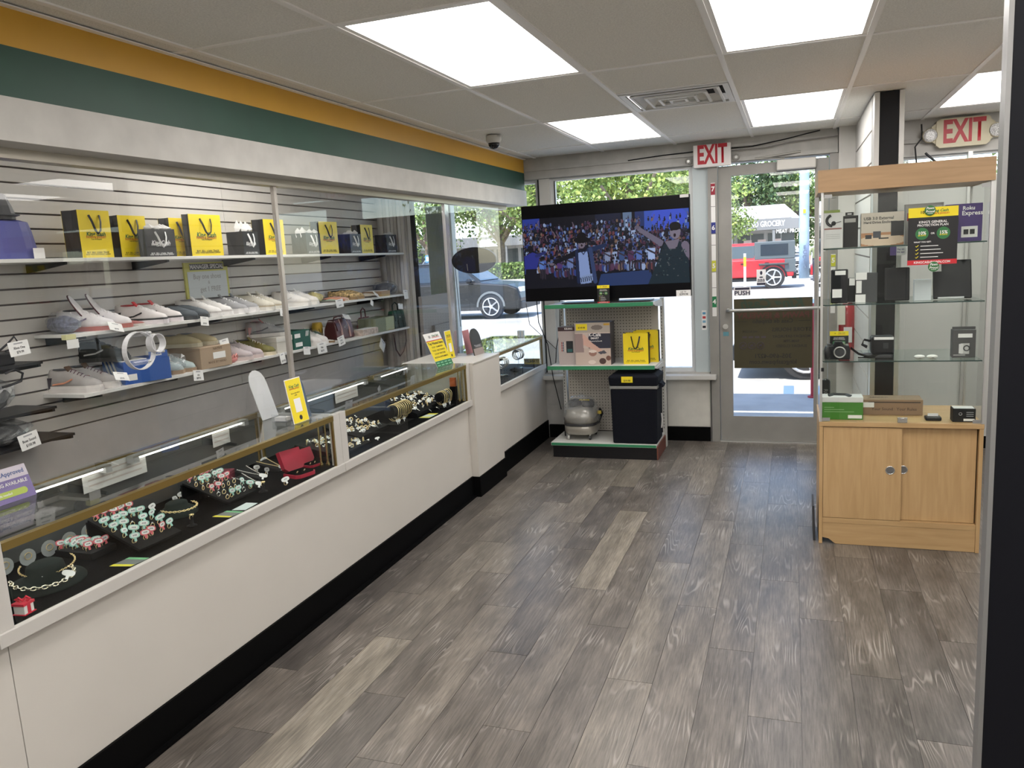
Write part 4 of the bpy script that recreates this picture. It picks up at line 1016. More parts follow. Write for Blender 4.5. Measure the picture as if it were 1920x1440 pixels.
# ---- person beyond the pole
def person():
    t = thing('person', 'person in olive shirt and dark trousers standing by the blue pole', 'person', (.98, 37.0, GZ))
    SK = mat('skin', (.35, .20, .13), .6); SHT = mat('olive_shirt', (.18, .20, .10), .8); TR = mat('dark_trousers', (.03, .03, .04), .8); HR = mat('hair_dark', (.02, .015, .012), .8)
    def ring(c, rx, ry, n=10): return [(c[0]+rx*math.cos(2*PI*k/n), c[1]+ry*math.sin(2*PI*k/n), c[2]) for k in range(n)]
    body = B()
    body.loft([ring((0, 0, .86), .155, .11), ring((0, 0, .98), .165, .115), ring((0, 0, 1.12), .145, .10), ring((0, 0, 1.30), .19, .12), ring((0, 0, 1.42), .185, .10), ring((0, 0, 1.47), .07, .06), ring((0, 0, 1.52), .052, .055), ring((0, -.01, 1.57), .068, .08), ring((0, -.01, 1.65), .075, .09), ring((0, 0, 1.72), .06, .07), ring((0, 0, 1.745), .02, .03)])
    for s in (-1, 1):
        body.loft([ring((s*.085, 0, .92), .085, .09), ring((s*.09, -.01, .70), .075, .08), ring((s*.09, -.01, .48), .055, .06), ring((s*.095, .01, .33), .052, .056), ring((s*.10, .01, .09), .036, .04), ring((s*.10, -.06, .05), .045, .12), ring((s*.10, -.06, .0), .045, .13)])
        body.loft([ring((s*.19, 0, 1.42), .05, .055), ring((s*.24, 0, 1.28), .048, .052), ring((s*.26, 0, 1.10), .040, .042), ring((s*.265, -.05, .95), .034, .036), ring((s*.265, -.10, .86), .026, .03), ring((s*.265, -.115, .80), .024, .042), ring((s*.265, -.12, .73), .014, .03)])
    o = body.build('body', [SK, SHT, TR], t, smooth=True)
    for p in o.data.polygons:
        z = p.center.z
        p.material_index = 2 if z < .93 and abs(p.center.x) < .22 else (1 if z < 1.47 and not (abs(p.center.x) > .22 and z < 1.15) else 0)
    B().ell((0, .012, 1.685), (.083, .092, .075), 10, 6).build('hair', HR, t, smooth=True)
person()
# ================================================================== GOODS ON THE WALL SHELVES
H90 = PI/2
BGY = mat('bag_yellow', (.83, .64, .015), .4); BGK = mat('bag_black', (.018, .018, .019), .45); BGI = mat('bag_inside', (.45, .36, .05), .7)
RIBK = mat('ribbon_black', (.015, .015, .016), .6); RIBW = mat('ribbon_white', (.82, .82, .81), .6); TISS = mat('tissue_paper', (.60, .59, .57), .8, noise=(20, .08)); TISP = mat('tissue_pink', (.75, .30, .42), .8)
BPR = mat('bag_red_print', (.55, .10, .02), .5); BPG = mat('bag_green_print', (.02, .13, .04), .5); BPK = mat('bag_black_print', (.05, .04, .01), .5); BPW = mat('bag_white_print', (.75, .75, .75), .5)
def gift_bag(label, loc, w, d, h, black=False, tissue=None, rz=H90, group='King Cash gift bags'):
    t = thing('gift_bag', label, 'bag', loc, rz, group)
    front = BGK if black else BGY; side = BGK; th = .0015
    bx('front_panel', front, t, 0, w, 0, th, 0, h); bx('back_panel', front, t, 0, w, d-th, d, 0, h)
    for x in (0, w-th):
        b = B(); k = .018 if x == 0 else -.018   # gusset folds inward toward the top
        m0 = (x+k, d/2)
        b.add([(x, th, 0), (x, d/2, 0), (x, d-th, 0), (x, th, h), (x+k*.8, d/2, h), (x, d-th, h)]+[(x+th, th, 0), (x+th, d/2, 0), (x+th, d-th, 0), (x+th, th, h), (x+k*.8+th, d/2, h), (x+th, d-th, h)],
              [(0, 1, 4, 3), (1, 2, 5, 4), (6, 9, 10, 7), (7, 10, 11, 8), (3, 4, 10, 9), (4, 5, 11, 10)])
        b.build('gusset', side, t)
    bx('bottom', side, t, th, w-th, th, d-th, 0, th)
    cx = w/2; hw = w*.17; zt = h*.90; drop = h*(.40 if not black else .55)
    pts = [(cx-hw, -.002, zt), (cx-hw*.75, -.012, zt-drop*.35), (cx-hw*.45, -.018, zt-drop*.8), (cx, -.018, zt-drop), (cx+hw*.5, -.018, zt-drop*.8), (cx+hw*.85, -.012, zt-drop*.35), (cx+hw, -.002, zt)]
    B().tube(pts, .0022, 6, flat=.0065).build('handle', RIBW if black else RIBK, t)
    a, b_, c = (BPW, BPW, BPW) if black else (BPG, BPR, BPK)
    y = -.0006; zc = h*.50
    text('King Cash', w*.150, cx, zc, y, t, a, shear=.2, bold=.03); text('PAWN & JEWELRY', w*.078, cx, zc-h*.065, y, t, b_, bold=.03); text('Casa de Empeño', w*.05, cx, zc-h*.105, y, t, c)
    text('BUY  SELL  LOAN  TRADE', w*.062, cx, h*.115, y, t, c); text('GOLD  TOOLS  ELECTRONICS  JEWELRY', w*.044, cx, h*.075, y, t, c)
    if tissue:
        rng = random.Random(sum(map(ord, label))); b = B()
        for k in range(7):
            x = w*(.12+.76*rng.random()); yy = d*(.2+.6*rng.random()); zt2 = h+tissue*(.45+.55*rng.random()); q = w*.16
            b.add([(x-q, yy, h*.8), (x+q, yy+.01, h*.8), (x+q*.7+.01, yy-.012, h+.3*(zt2-h)), (x+.004, yy+.006, zt2), (x-q*.8, yy+.012, h+.4*(zt2-h)), (x, yy-.02, h+.2*(zt2-h))],
                  [(0, 1, 2, 5), (0, 5, 4), (5, 2, 3), (5, 3, 4)])
        b.build('tissue_paper', TISS, t)
    return t
XF = -3.50
gift_bag('tall yellow gift bag leftmost on the upper shelf, black ribbon handle', (XF, 3.205, SZ(1, 3.2)), .205, .11, .25)
gift_bag('tall yellow gift bag half hidden behind the first black bag', (XF-.035, 3.50, SZ(1, 3.5)), .20, .11, .235)
gift_bag('small black gift bag with white handle between the first yellow bags', (XF+.045, 3.60, SZ(1, 3.7)), .235, .05, .158, True, .035)
gift_bag('tall yellow gift bag mostly hidden, only its edge showing left of the wide bag', (XF-.02, 3.87, SZ(1, 3.9)), .19, .08, .232)
gift_bag('widest yellow gift bag in the middle of the upper shelf', (XF+.062, 3.945, SZ(1, 4.0)), .285, .052, .252)
gift_bag('small black gift bag with tall white tissue beside the glass divider', (XF+.03, 4.475, SZ(1, 4.5)), .165, .13, .16, True, .085)
gift_bag('yellow gift bag crossed by the glass divider', (XF+.005, 4.745, SZ(1, 4.8)), .235, .10, .25)
gift_bag('small black gift bag right after the glass divider', (XF+.03, 5.215, SZ(1, 5.2)), .195, .13, .16, True, .05)
gift_bag('yellow gift bag fifth from the left with ribbon handle swung sideways', (XF, 5.45, SZ(1, 5.5)), .265, .08, .255)
gift_bag('small black gift bag left of the last yellow bag', (XF+.03, 5.855, SZ(1, 5.9)), .18, .12, .162, True, .04)
gift_bag('last yellow gift bag near the right shelf end', (XF, 6.09, SZ(1, 6.1)), .205, .09, .245)
gift_bag('small black gift bag at the right end of the upper shelf', (XF+.03, 6.49, SZ(1, 6.5)), .19, .12, .165, True, .03)
# blue case with dark domed cap at the left border
def blue_case():
    t = thing('storage_case', 'blue case with dark domed cap on the upper shelf at the left border', 'case', (-3.56, 2.765, SZ(1, 2.7)))
    PB = mat('blue_purple_case', (.07, .075, .28), .45); PK = mat('case_cap_dark', (.05, .05, .055), .4)
    def ring(z, hx, hy, n=20, p=3.0):
        r = []
        for k in range(n):
            a = 2*PI*k/n; c, s_ = math.cos(a), math.sin(a)
            r.append((hx*math.copysign(abs(c)**(2/p), c), hy*math.copysign(abs(s_)**(2/p), s_), z))
        return r
    B().loft([ring(0, .10, .20), ring(.05, .10, .195), ring(.13, .095, .18), ring(.175, .09, .165), ring(.185, .07, .13)]).build('body', PB, t)
    B().loft([ring(.186, .088, .10), ring(.20, .088, .10), ring(.205, .10, .12), ring(.212, .10, .12)]).build('rim', PK, t)
    B().loft([ring(.213, .09, .10), ring(.25, .088, .085), ring(.30, .08, .06), ring(.318, .05, .03)]).build('cap', PK, t)
    bx('label_card', WCARD, t, .101, .103, .12, .18, .0, .05)
blue_case()

# ------------------------------------------------------------------ shoes
def cm(c, r=.65): return mat('shoe_%02x%02x%02x' % tuple(int(max(0, min(1, k))*255) for k in c), c, r, noise=(25, .06))
def shoe_meshes(style, L):
    n = 9
    S = L/.28
    if style == 'high': prof = [(0, .012, .018), (.05, .030, .034), (.18, .043, .048), (.36, .043, .066), (.52, .040, .10), (.70, .038, .13), (.90, .036, .135), (1.0, .026, .13)]
    elif style == 'slip': prof = [(0, .012, .016), (.06, .032, .030), (.2, .043, .045), (.40, .042, .062), (.55, .038, .066), (.75, .036, .060), (.92, .034, .066), (1.0, .024, .062)]
    elif style == 'flat': prof = [(0, .010, .010), (.08, .032, .016), (.25, .042, .024), (.45, .040, .030), (.62, .034, .020), (.80, .034, .018), (.94, .032, .022), (1.0, .022, .018)]
    else: prof = [(0, .012, .018), (.05, .030, .034), (.18, .044, .046), (.36, .042, .066), (.52, .038, .086), (.70, .036, .088), (.90, .034, .094), (1.0, .024, .09)]
    sole_h = .026 if style != 'flat' else .016
    secs = []
    for t, w, h in prof:
        q = []
        for k in range(n):
            a = PI*k/(n-1); c, s_ = math.cos(a), math.sin(a)
            p = 2.6 if t < .45 else 3.4
            taper = 1.0 if t < .45 else (1-.35*max(0, s_)**2)
            q.append((w*S*taper*math.copysign(abs(c)**(2/p), c), t*L, sole_h*.7+h*S*abs(s_)**(2/p)))
        secs.append(q)
    up = B().loft(secs)
    out = []
    for t, w, h in prof: out.append(((w+.004)*S, t*L*1.015-.004))
    for t, w, h in prof[::-1]: out.append((-(w+.004)*S, t*L*1.015-.004))
    so = B().prism(out, 0, sole_h*.9, 'z')
    h52 = {'high': .132, 'slip': .066, 'flat': .026}.get(style, .092)
    li = B().ell((0, L*.76, sole_h*.7+h52*S-.004), (.021*S, L*.19, .006), 12, 4)
    to = B().loft([[(x*.017*S, L*.47+z*.9, sole_h+.045*S+z+(.004 if k < 2 else 0)) for k, x in enumerate((-1, 1))]+[(x*.017*S, L*.47+z*.9+.006, sole_h+.045*S+z) for x in (1, -1)] for z in (0, .02, .04, .052)])
    la = B()
    for k in range(5):
        t = .27+.06*k; hh = np.interp(t, [p[0] for p in prof], [p[2] for p in prof])
        la.tube([(-.020*S, t*L, sole_h*.7+hh*S*.93), (0, t*L+.006, sole_h*.7+hh*S+.003), (.020*S, t*L+(.01 if k % 2 else -.004), sole_h*.7+hh*S*.93)], .0026, 5)
    ac = B()
    for s_ in (-1, 1):
        pts = []
        for t, z in ((.86, .30), (.62, .42), (.45, .75)):
            w = np.interp(t, [p[0] for p in prof], [p[1] for p in prof]); hh = np.interp(t, [p[0] for p in prof], [p[2] for p in prof])
            pts.append((s_*(w*S*.97), t*L, sole_h*.7+hh*S*z*.8))
        ac.tube(pts, .006, 5, flat=.0025)
    hc = B().loft([[(x*S*1.03, y*L, z) for x, y, z in ((-.030, .86, zz), (-.034, .95, zz), (0, 1.015, zz), (.034, .95, zz), (.030, .86, zz))] for zz in (sole_h*.7, sole_h+.05*S)], cap=True)
    if style in ('low', 'slip'):
        for q in (up, li, to, la, ac):
            q.v = [(x, y, sole_h*.7+(z-sole_h*.7)*1.06 if z > sole_h*.7 else z) for x, y, z in q.v]
    mg = B(); ring_lo = [((w+.0015)*S, t*L) for t, w, h in prof]+[(-(w+.0015)*S, t*L) for t, w, h in prof[::-1]]
    mg.loft([[(x, y*1.004-.0015, sole_h*.88) for x, y in ring_lo], [(x*.995, y*1.002-.0008, sole_h*.7+.016*S) for x, y in ring_lo]], cap=False)
    return dict(mudguard=mg, upper=up, sole=so, lining=li, tongue=to, laces=la, side_stripe=ac, heel_counter=hc)
SHOE_CACHE = {}
def shoe(label, loc, rz, upper, sole, style='low', L=.28, accent=None, lace=(.75, .74, .72), tongue=None, lining=(.06, .06, .065), heel=None, group=None, laces=True, flip=None, guard=None):
    t = thing('shoe', label, 'shoe', loc, rz, group)
    if flip: t.rotation_euler = (flip, 0, rz)
    if (style, L) not in SHOE_CACHE: SHOE_CACHE[(style, L)] = shoe_meshes(style, L)
    P = SHOE_CACHE[(style, L)]
    P['upper'].build('upper', cm(upper), t, smooth=True); P['sole'].build('sole', cm(sole, .5), t); P['lining'].build('lining', cm(lining, .9), t)
    if laces and style in ('low', 'high'):
        P['laces'].build('laces', cm(lace, .8), t); P['tongue'].build('tongue', cm(tongue or upper), t)
    if accent: P['side_stripe'].build('side_stripe', cm(accent), t)
    if guard: P['mudguard'].build('mudguard', cm(guard), t)
    if heel: P['heel_counter'].build('heel_counter', cm(heel), t)
    return t
def pair(label, y, k, rz, up, so, gap=.10, dx=-.45, dz=0, x=-3.435, **kw):
    """two shoes, toes toward the room; y is the centre of the left one"""
    for i, s_ in enumerate(('left one', 'right one')):
        shoe('%s, %s' % (label, s_), (x-.012*i, y+gap*i+.14*abs(rz), SZ(k, y)+dz), H90-rz*1.45+random.uniform(-.06, .06), up, so, **kw)
# shelf 2
pair('white high shoe with red sole near the left end of the middle shelf', 3.24, 2, -.35, (.74, .71, .72), (.42, .13, .11), .125, style='low', accent=(.25, .22, .3), lace=(.78, .75, .76), tongue=(.74, .71, .72))
for o in [q for q in bpy.data.objects if q.get('label', '').startswith('white high shoe')]:
    b = B().prism([(.036*math.cos(a)*(1-.12*math.sin(a)), .07+.075*math.sin(a)) for a in np.linspace(-.9, PI+.9, 18)], 0, .010); b.xf(Matrix.Translation((0, .135, .07)) @ Matrix.Rotation(-.55, 4, 'X')); b.build('tall_tongue', cm((.74, .71, .72)), o, bev=.003)
    b = B().tube([(.037*math.cos(a)*(1-.12*math.sin(a)), .005, .07+.076*math.sin(a)) for a in np.linspace(-.9, PI+.9, 18)], .0035, 5); b.xf(Matrix.Translation((0, .137, .07)) @ Matrix.Rotation(-.55, 4, 'X')); b.build('piping', cm((.10, .03, .04)), o)
def plastic_bundle(name, label, loc, r, seed, core=None, m=None, rz=0):
    t = thing(name, label, 'bag', loc, rz); rng = np.random.default_rng(seed)
    def blob(scale, amp, nu=22, nv=12):
        b = B().ell((0, 0, r[2]*scale), (r[0]*scale, r[1]*scale, r[2]*scale), nu, nv)
        v = np.array(b.v); ph = rng.random(6)*6
        k = 1+amp*(np.sin(v[:, 0]*60+ph[0])*np.sin(v[:, 1]*55+ph[1])+.6*np.sin(v[:, 2]*110+ph[2]+v[:, 1]*90))
        v[:, 0] *= k; v[:, 1] *= k; v[:, 2] = np.maximum(0.0, v[:, 2]*(1+.5*(k-1)))
        b.v = [tuple(p) for p in v]; return b
    if core: blob(.86, .10).build('wrapped_goods', core, t)
    blob(1.0, .12).build('plastic_wrap', m or CLEARP, t)
    return t
plastic_bundle('wrapped_bundle', 'silver blue goods in clear plastic at the left end of the middle shelf', (-3.57, 3.09, SZ(2, 3.1)), (.11, .055, .055), 1, mat('wrap_blue', (.12, .13, .20), .5, noise=(60, .6)))
t = thing('sandal', 'flat pale sandal with pink insole on the middle shelf', 'shoe', (-3.445, 3.50, SZ(2, 3.5)), H90+.2)
SHOE_CACHE.setdefault(('flat', .22), shoe_meshes('flat', .22)); SHOE_CACHE[('flat', .22)]['upper'].build('strap', cm((.40, .16, .15)), t); SHOE_CACHE[('flat', .22)]['sole'].build('sole', cm((.62, .60, .56)), t)
pair('white black and red basketball sneaker on the middle shelf', 3.63, 2, -.30, (.72, .68, .67), (.74, .68, .70), .13, style='low', L=.28, accent=(.03, .03, .03), guard=(.03, .03, .03), heel=(.02, .02, .02), tongue=(.60, .05, .06), lining=(.5, .05, .06))
pair('dark slate slip-on shoe on the middle shelf', 3.88, 2, -.30, (.06, .075, .09), (.035, .04, .045), .11, style='slip', L=.28, lining=(.02, .02, .02))
pair('white running sneaker next to the dark slip-ons', 4.10, 2, -.28, (.70, .68, .66), (.74, .72, .71), .12, accent=(.45, .44, .43), guard=(.50, .47, .45), lining=(.25, .23, .22))
pair('grey and white high-tongue sneaker under the manager special sign', 4.36, 2, -.30, (.30, .30, .31), (.72, .70, .70), .13, style='low', L=.28, accent=(.78, .77, .77), guard=(.66, .64, .64), lace=(.8, .8, .8), tongue=(.18, .19, .20), heel=(.70, .69, .70))
pair('beige low sneaker right of the grey pair', 4.66, 2, -.25, (.55, .52, .44), (.62, .60, .55), .11, guard=(.42, .36, .26), accent=(.40, .37, .30), lining=(.3, .28, .24))
pair('white low sneaker right of the glass divider', 5.10, 2, -.28, (.70, .67, .63), (.72, .70, .66), .13, guard=(.60, .57, .52), accent=(.52, .50, .46), lining=(.35, .32, .3))
plastic_bundle('wrapped_bundle', 'yellow shoes wrapped in clear plastic on the middle shelf', (-3.60, 5.42, SZ(2, 5.42)), (.10, .08, .05), 2, mat('wrap_yellow', (.62, .52, .14), .6, noise=(30, .35)))
t = shoe('orange and pink sandal right of the yellow bundle', (-3.445, 5.64, SZ(2, 5.64)), H90+.3, (.62, .30, .20), (.45, .18, .10), 'flat', .26, laces=False); shoe('pink strapped sandal behind the orange one', (-3.47, 5.74, SZ(2, 5.74)), H90+.25, (.66, .42, .36), (.55, .40, .30), 'flat', .26, laces=False)
shoe('green and grey flat shoe at the shelf edge', (-3.435, 5.52, SZ(2, 5.52)), H90+.5, (.28, .36, .28), (.12, .12, .11), 'flat', .14, laces=False)
LEO = mat('leopard_print', (.50, .36, .17), .6, noise=(55, .85))
for i, (y, lab) in enumerate(((5.86, 'leopard print flat shoe, left one'), (5.965, 'leopard print flat shoe, right one'))):
    o = shoe(lab, (-3.45, y, SZ(2, y)), H90+.25, (.5, .36, .17), (.30, .20, .10), 'slip', .25, laces=False)
    for c in o.children:
        if c.name.startswith('upper'): c.data.materials[0] = LEO
shoe('cream sandal with black strap, left one', (-3.45, 6.09, SZ(2, 6.1)), H90+.25, (.60, .54, .44), (.05, .045, .04), 'flat', .25, laces=False, accent=(.03, .03, .03)); shoe('cream sandal with black strap, right one', (-3.45, 6.205, SZ(2, 6.2)), H90+.25, (.60, .54, .44), (.05, .045, .04), 'flat', .25, laces=False, accent=(.03, .03, .03))
plastic_bundle('wrapped_bundle', 'dark grey shoes in clear plastic at the right end of the middle shelf', (-3.58, 6.60, SZ(2, 6.6)), (.12, .10, .065), 3, mat('wrap_dark', (.06, .065, .075), .5, noise=(40, .5)))
def box_item(name, label, cat, loc, w, d, h, m, rz=H90, lid=None, parts=()):
    """carton: front faces local -Y; (w wide, d deep, h tall)"""
    t = thing(name, label, cat, loc, rz)
    bx('carton', m, t, 0, w, 0, d, 0, h if not lid else h*.68, bev=.002)
    if lid: bx('lid', lid, t, -.003, w+.003, -.003, d+.003, h*.68+.0005, h, bev=.002)
    return t
t = box_item('shoe_box', 'flat brown open box with cards on the middle shelf', 'box', (-3.45, 6.28, SZ(2, 6.3)), .16, .2, .045, mat('kraft_brown', (.34, .23, .13), .7)); bx('paper', WCARD, t, .01, .16, .02, .18, .046, .049)

# manager special sign
t = thing('sale_sign', 'yellow framed MANAGER SPECIAL whiteboard behind the sneakers', 'sign', (-3.7065, 4.16, 1.455), H90); t.rotation_euler = (0, 0, H90)
bx('frame', mat('frame_lime', (.58, .56, .12), .5), t, 0, .42, 0, .012, 0, .285); bx('board', mat('board_pale', (.62, .66, .68), .4), t, .022, .398, -.003, -.0003, .018, .225); bx('title_band', DARK, t, .05, .37, -.004, -.0003, .235, .275)
text('MANAGER SPECIAL', .038, .21, .255, -.0047, t, WCARD, bold=.02); text('Buy one shoes', .046, .205, .19, -.0037, t, GREYINK); text('&', .03, .215, .15, -.0037, t, GREYINK); text('get 1 FREE', .046, .225, .105, -.0037, t, GREYINK)

# ---- shelf 3
pair('grey white and orange sneaker wrapped at the left end of the lowest shelf', 3.13, 3, -.15, (.36, .33, .31), (.62, .58, .55), .12, L=.30, accent=(.55, .22, .12), guard=(.66, .62, .58), heel=(.04, .03, .04), tongue=(.09, .05, .03), lace=(.12, .06, .08), x=-3.44)
t = box_item('shoe_box', 'blue shoe box with three white stripes and a shoe on its tray', 'box', (-3.46, 3.33, SZ(3, 3.4)), .27, .245, .125, mat('box_blue', (.02, .09, .36), .45), rz=H90-.32)
for k in range(3):
    b = B(); y0 = .06+k*.045
    b.add([(-.0012, y0+.05, .124), (-.0012, y0+.075, .124), (-.0012, y0, .001), (-.0012, y0-.025, .001)], [(0, 1, 2, 3)]); b.build('white_stripe', WCARD, t)
bx('blue_flap', mat('box_blue'), t, .15, .26, -.002, .0, .125, .165); text('trefoil', .02, .2, .145, -.0026, t, WCARD); bx('size_label', WCARD, t, .02, .07, -.0012, -.0003, .02, .055); bx('white_tray', SHW, t, .004, .146, .02, .22, .1255, .131)
shoe('black shoe with three white stripes lying on the blue box', (-3.48, 3.40, SZ(3, 3.4)+.132), H90+.35, (.05, .055, .055), (.06, .06, .06), 'low', .27, accent=(.75, .75, .75), lace=(.05, .05, .05))
shoe('pale teal sneaker in plastic beside the brown box, left one', (-3.45, 3.765, SZ(3, 3.7)), H90+.35, (.42, .50, .50), (.35, .24, .15), 'low', .27); shoe('pale teal sneaker in plastic beside the brown box, right one', (-3.45, 3.865, SZ(3, 3.8)), H90+.35, (.42, .50, .50), (.35, .24, .15), 'low', .27)
plastic_bundle('plastic_bag', 'clear crumpled plastic over the pale teal sneakers', (-3.57, 3.745, SZ(3, 3.7)+.002), (.14, .10, .062), 4)
KR = mat('kraft_box', (.38, .28, .19), .75, noise=(4, .06))
t = box_item('shoe_box', 'brown kraft shoe box under the tan boots', 'box', (-3.435, 3.905, SZ(3, 4.0)), .25, .275, .135, KR, rz=H90-.12)
bx('size_label', WCARD, t, .10, .20, -.0014, -.0004, .055, .095); text('MADE BY HAND', .02, .13, .035, -.001, t, mat('kraft_ink', (.16, .10, .06), .8)); text('NATIVE', .022, .14, .118, -.001, t, mat('kraft_ink'))
for i, (y, x, lab) in enumerate(((4.0, -3.50, 'tan suede boot on the brown box, left one'), (4.11, -3.47, 'tan suede boot on the brown box, right one'))):
    shoe(lab, (x, y, SZ(3, 4.0)+.1365), H90+.35, (.40, .34, .20), (.50, .46, .34), 'slip', .25, laces=False, lining=(.22, .24, .26))
t = thing('baby_shoe', 'small pink item with bow next to the brown box', 'clothing', (-3.445, 4.225, SZ(3, 4.25)), H90)
B().ell((0, .03, .022), (.055, .04, .022), 12, 6).build('body', cm((.72, .28, .26)), t, smooth=True); B().tube([(-.03, .0, .035), (-.01, -.008, .055), (0, -.006, .04), (.015, -.008, .058), (.035, .0, .035)], .006, 5).build('bow', cm((.74, .33, .30)), t)
pair('grey and pale pink sneaker in the middle of the lowest shelf', 4.34, 3, -.45, (.48, .42, .43), (.62, .52, .50), .125, L=.28, accent=(.60, .54, .52), guard=(.40, .36, .37), lace=(.75, .70, .68), lining=(.3, .3, .32))
shoe('olive green sneaker with white laces', (-3.44, 4.655, SZ(3, 4.6)), H90+.35, (.16, .145, .035), (.66, .58, .42), 'low', .28, guard=(.11, .10, .03), lace=(.78, .77, .72))
t = box_item('shoe_box', 'cream shoe box lying under the grey and red sneaker', 'box', (-3.452, 4.70, SZ(3, 4.75)), .185, .24, .115, mat('box_cream', (.56, .53, .47), .6), lid=mat('box_cream2', (.60, .58, .53), .6)); text('>', .05, .13, .03, -.001, t, INK)
shoe('grey and red sneaker resting on the cream box', (-3.50, 4.88, SZ(3, 4.75)+.1165), H90+.75, (.32, .33, .34), (.60, .58, .56), 'low', .27, accent=(.10, .11, .13), guard=(.16, .17, .18), heel=(.50, .30, .30), tongue=(.28, .05, .06))
t = box_item('shoe_box', 'dark green shoe box behind the glass divider', 'box', (-3.445, 4.90, SZ(3, 4.95)), .21, .235, .135, mat('box_green', (.012, .09, .065), .5)); text('///', .05, .17, .105, -.001, t, WCARD, bold=.04); bx('size_label', WCARD, t, .01, .08, -.0012, -.0003, .085, .115); bx('size_label', WCARD, t, .015, .1, -.0012, -.0003, .02, .05)
pair('white trainer right of the dark green box', 5.20, 3, -.30, (.70, .67, .65), (.72, .69, .67), .105, L=.27, lining=(.4, .38, .36))
plastic_bundle('wrapped_bundle', 'green shoe wrapped in plastic behind the white trainers', (-3.62, 5.43, SZ(3, 5.4)), (.075, .055, .05), 5, mat('wrap_green', (.02, .10, .06), .6, noise=(30, .4)))
shoe('brown soled slipper in front of the green wrapped shoe', (-3.43, 5.41, SZ(3, 5.4)), H90+.3, (.50, .48, .44), (.22, .14, .07), 'flat', .13, laces=False)
t = thing('pouch', 'small mustard yellow purse behind the wrapped green shoe', 'purse', (-3.66, 5.54, SZ(3, 5.5)+.001), H90)
B().loft([[(x*sx, y*.03+.0, z) for x, y in ((-.035, -1), (.035, -1), (.043, 0), (.035, 1), (-.035, 1), (-.043, 0))] for z, sx in ((0, .9), (.06, 1.1), (.12, 1.0), (.15, .6))]).build('body', cm((.50, .33, .03)), t, smooth=True); B().tube([(-.03, -.031, .10), (0, -.034, .05), (.03, -.031, .10)], .005, 5).build('flap_edge', cm((.25, .15, .02)), t); bx('paper_tag', WCARD, t, .01, .05, -.045, -.043, .02, .11)
def handbag(label, loc, w, d, h, col, rz=H90, handle=.08, trim=None, hm=(.75, .72, .6)):
    t = thing('handbag', label, 'handbag', loc, rz); m = mat('leather_%g%g' % (w, h), col, .38)
    b = B().loft([[(-w/2*s, -d/2*q, z), (w/2*s, -d/2*q, z), (w/2*s, d/2*q, z), (-w/2*s, d/2*q, z)] for z, s, q in ((0, 1, 1), (h*.1, 1.03, 1.05), (h*.55, .97, .85), (h, .85, .45))]); b.build('body', m, t, bev=.008)
    B().loft([[(-w*.43, -d/2*q-.004, z), (w*.43, -d/2*q-.004, z), (w*.43, -d/2*q+.004, z), (-w*.43, -d/2*q+.004, z)] for z, q in ((h*.45, .95), (h*.7, .8), (h*1.0, .5))]).build('flap', m, t)
    for s in (-1, 1):
        B().tube([(s*w*.22, -d*.56, .01), (s*w*.22, -d*.50, h*.5), (s*w*.20, -d*.28, h)], .003, 5, flat=.008).build('strap_band', cm(trim or tuple(c*.6 for c in col)), t)
    B().tube([(-w*.25, 0, h-.01), (-w*.22, 0, h+handle*.7), (0, 0, h+handle), (w*.22, 0, h+handle*.7), (w*.25, 0, h-.01)], .006, 7).build('handle', m, t, smooth=True)
    B().torus((0, -d*.48, h*.62), .012, .002, 12, 5, 'y', R2=.008).build('clasp', SILVER, t)
    return t
handbag('burgundy leather handbag with twin pale piped straps', (-3.56, 5.70, SZ(3, 5.7)), .27, .13, .165, (.075, .014, .02), trim=(.42, .26, .24), handle=.02)
t = box_item('shoe_box', 'small plaid pale box in front of the burgundy handbag', 'box', (-3.44, 5.88, SZ(3, 5.9)), .27, .10, .05, mat('plaid_pale', (.52, .42, .36), .7, noise=(40, .35))); bx('paper', WCARD, t, .02, .25, .005, .09, .0505, .053)
t = box_item('shoe_box', 'olive gift box before the dark green tote', 'box', (-3.45, 6.13, SZ(3, 6.2)), .34, .18, .125, mat('box_olive', (.16, .18, .10), .5)); bx('pale_band', mat('olive_band', (.36, .38, .22), .5), t, .18, .34, -.0015, -.0003, .004, .121)
handbag('maroon handbag whose arched handle shows over the olive box', (-3.685, 6.33, SZ(3, 6.3)), .16, .06, .13, (.16, .02, .035), handle=.085)
handbag('dark green tote bag with white tag at the right end of the lowest shelf', (-3.50, 6.60, SZ(3, 6.6)), .22, .10, .165, (.010, .028, .022), handle=.075)
tag(B().tube([(-3.46, 6.70, SZ(3, 6.7)-.02), (-3.452, 6.69, .93), (-3.45, 6.62, .84), (-3.45, 6.54, .80), (-3.45, 6.47, .87), (-3.46, 6.46, 1.02)], .004, 6, flat=.008).build('bag_strap', cm((.05, .02, .02))), 'dark leather strap hanging below the right shelf end', 'strap')
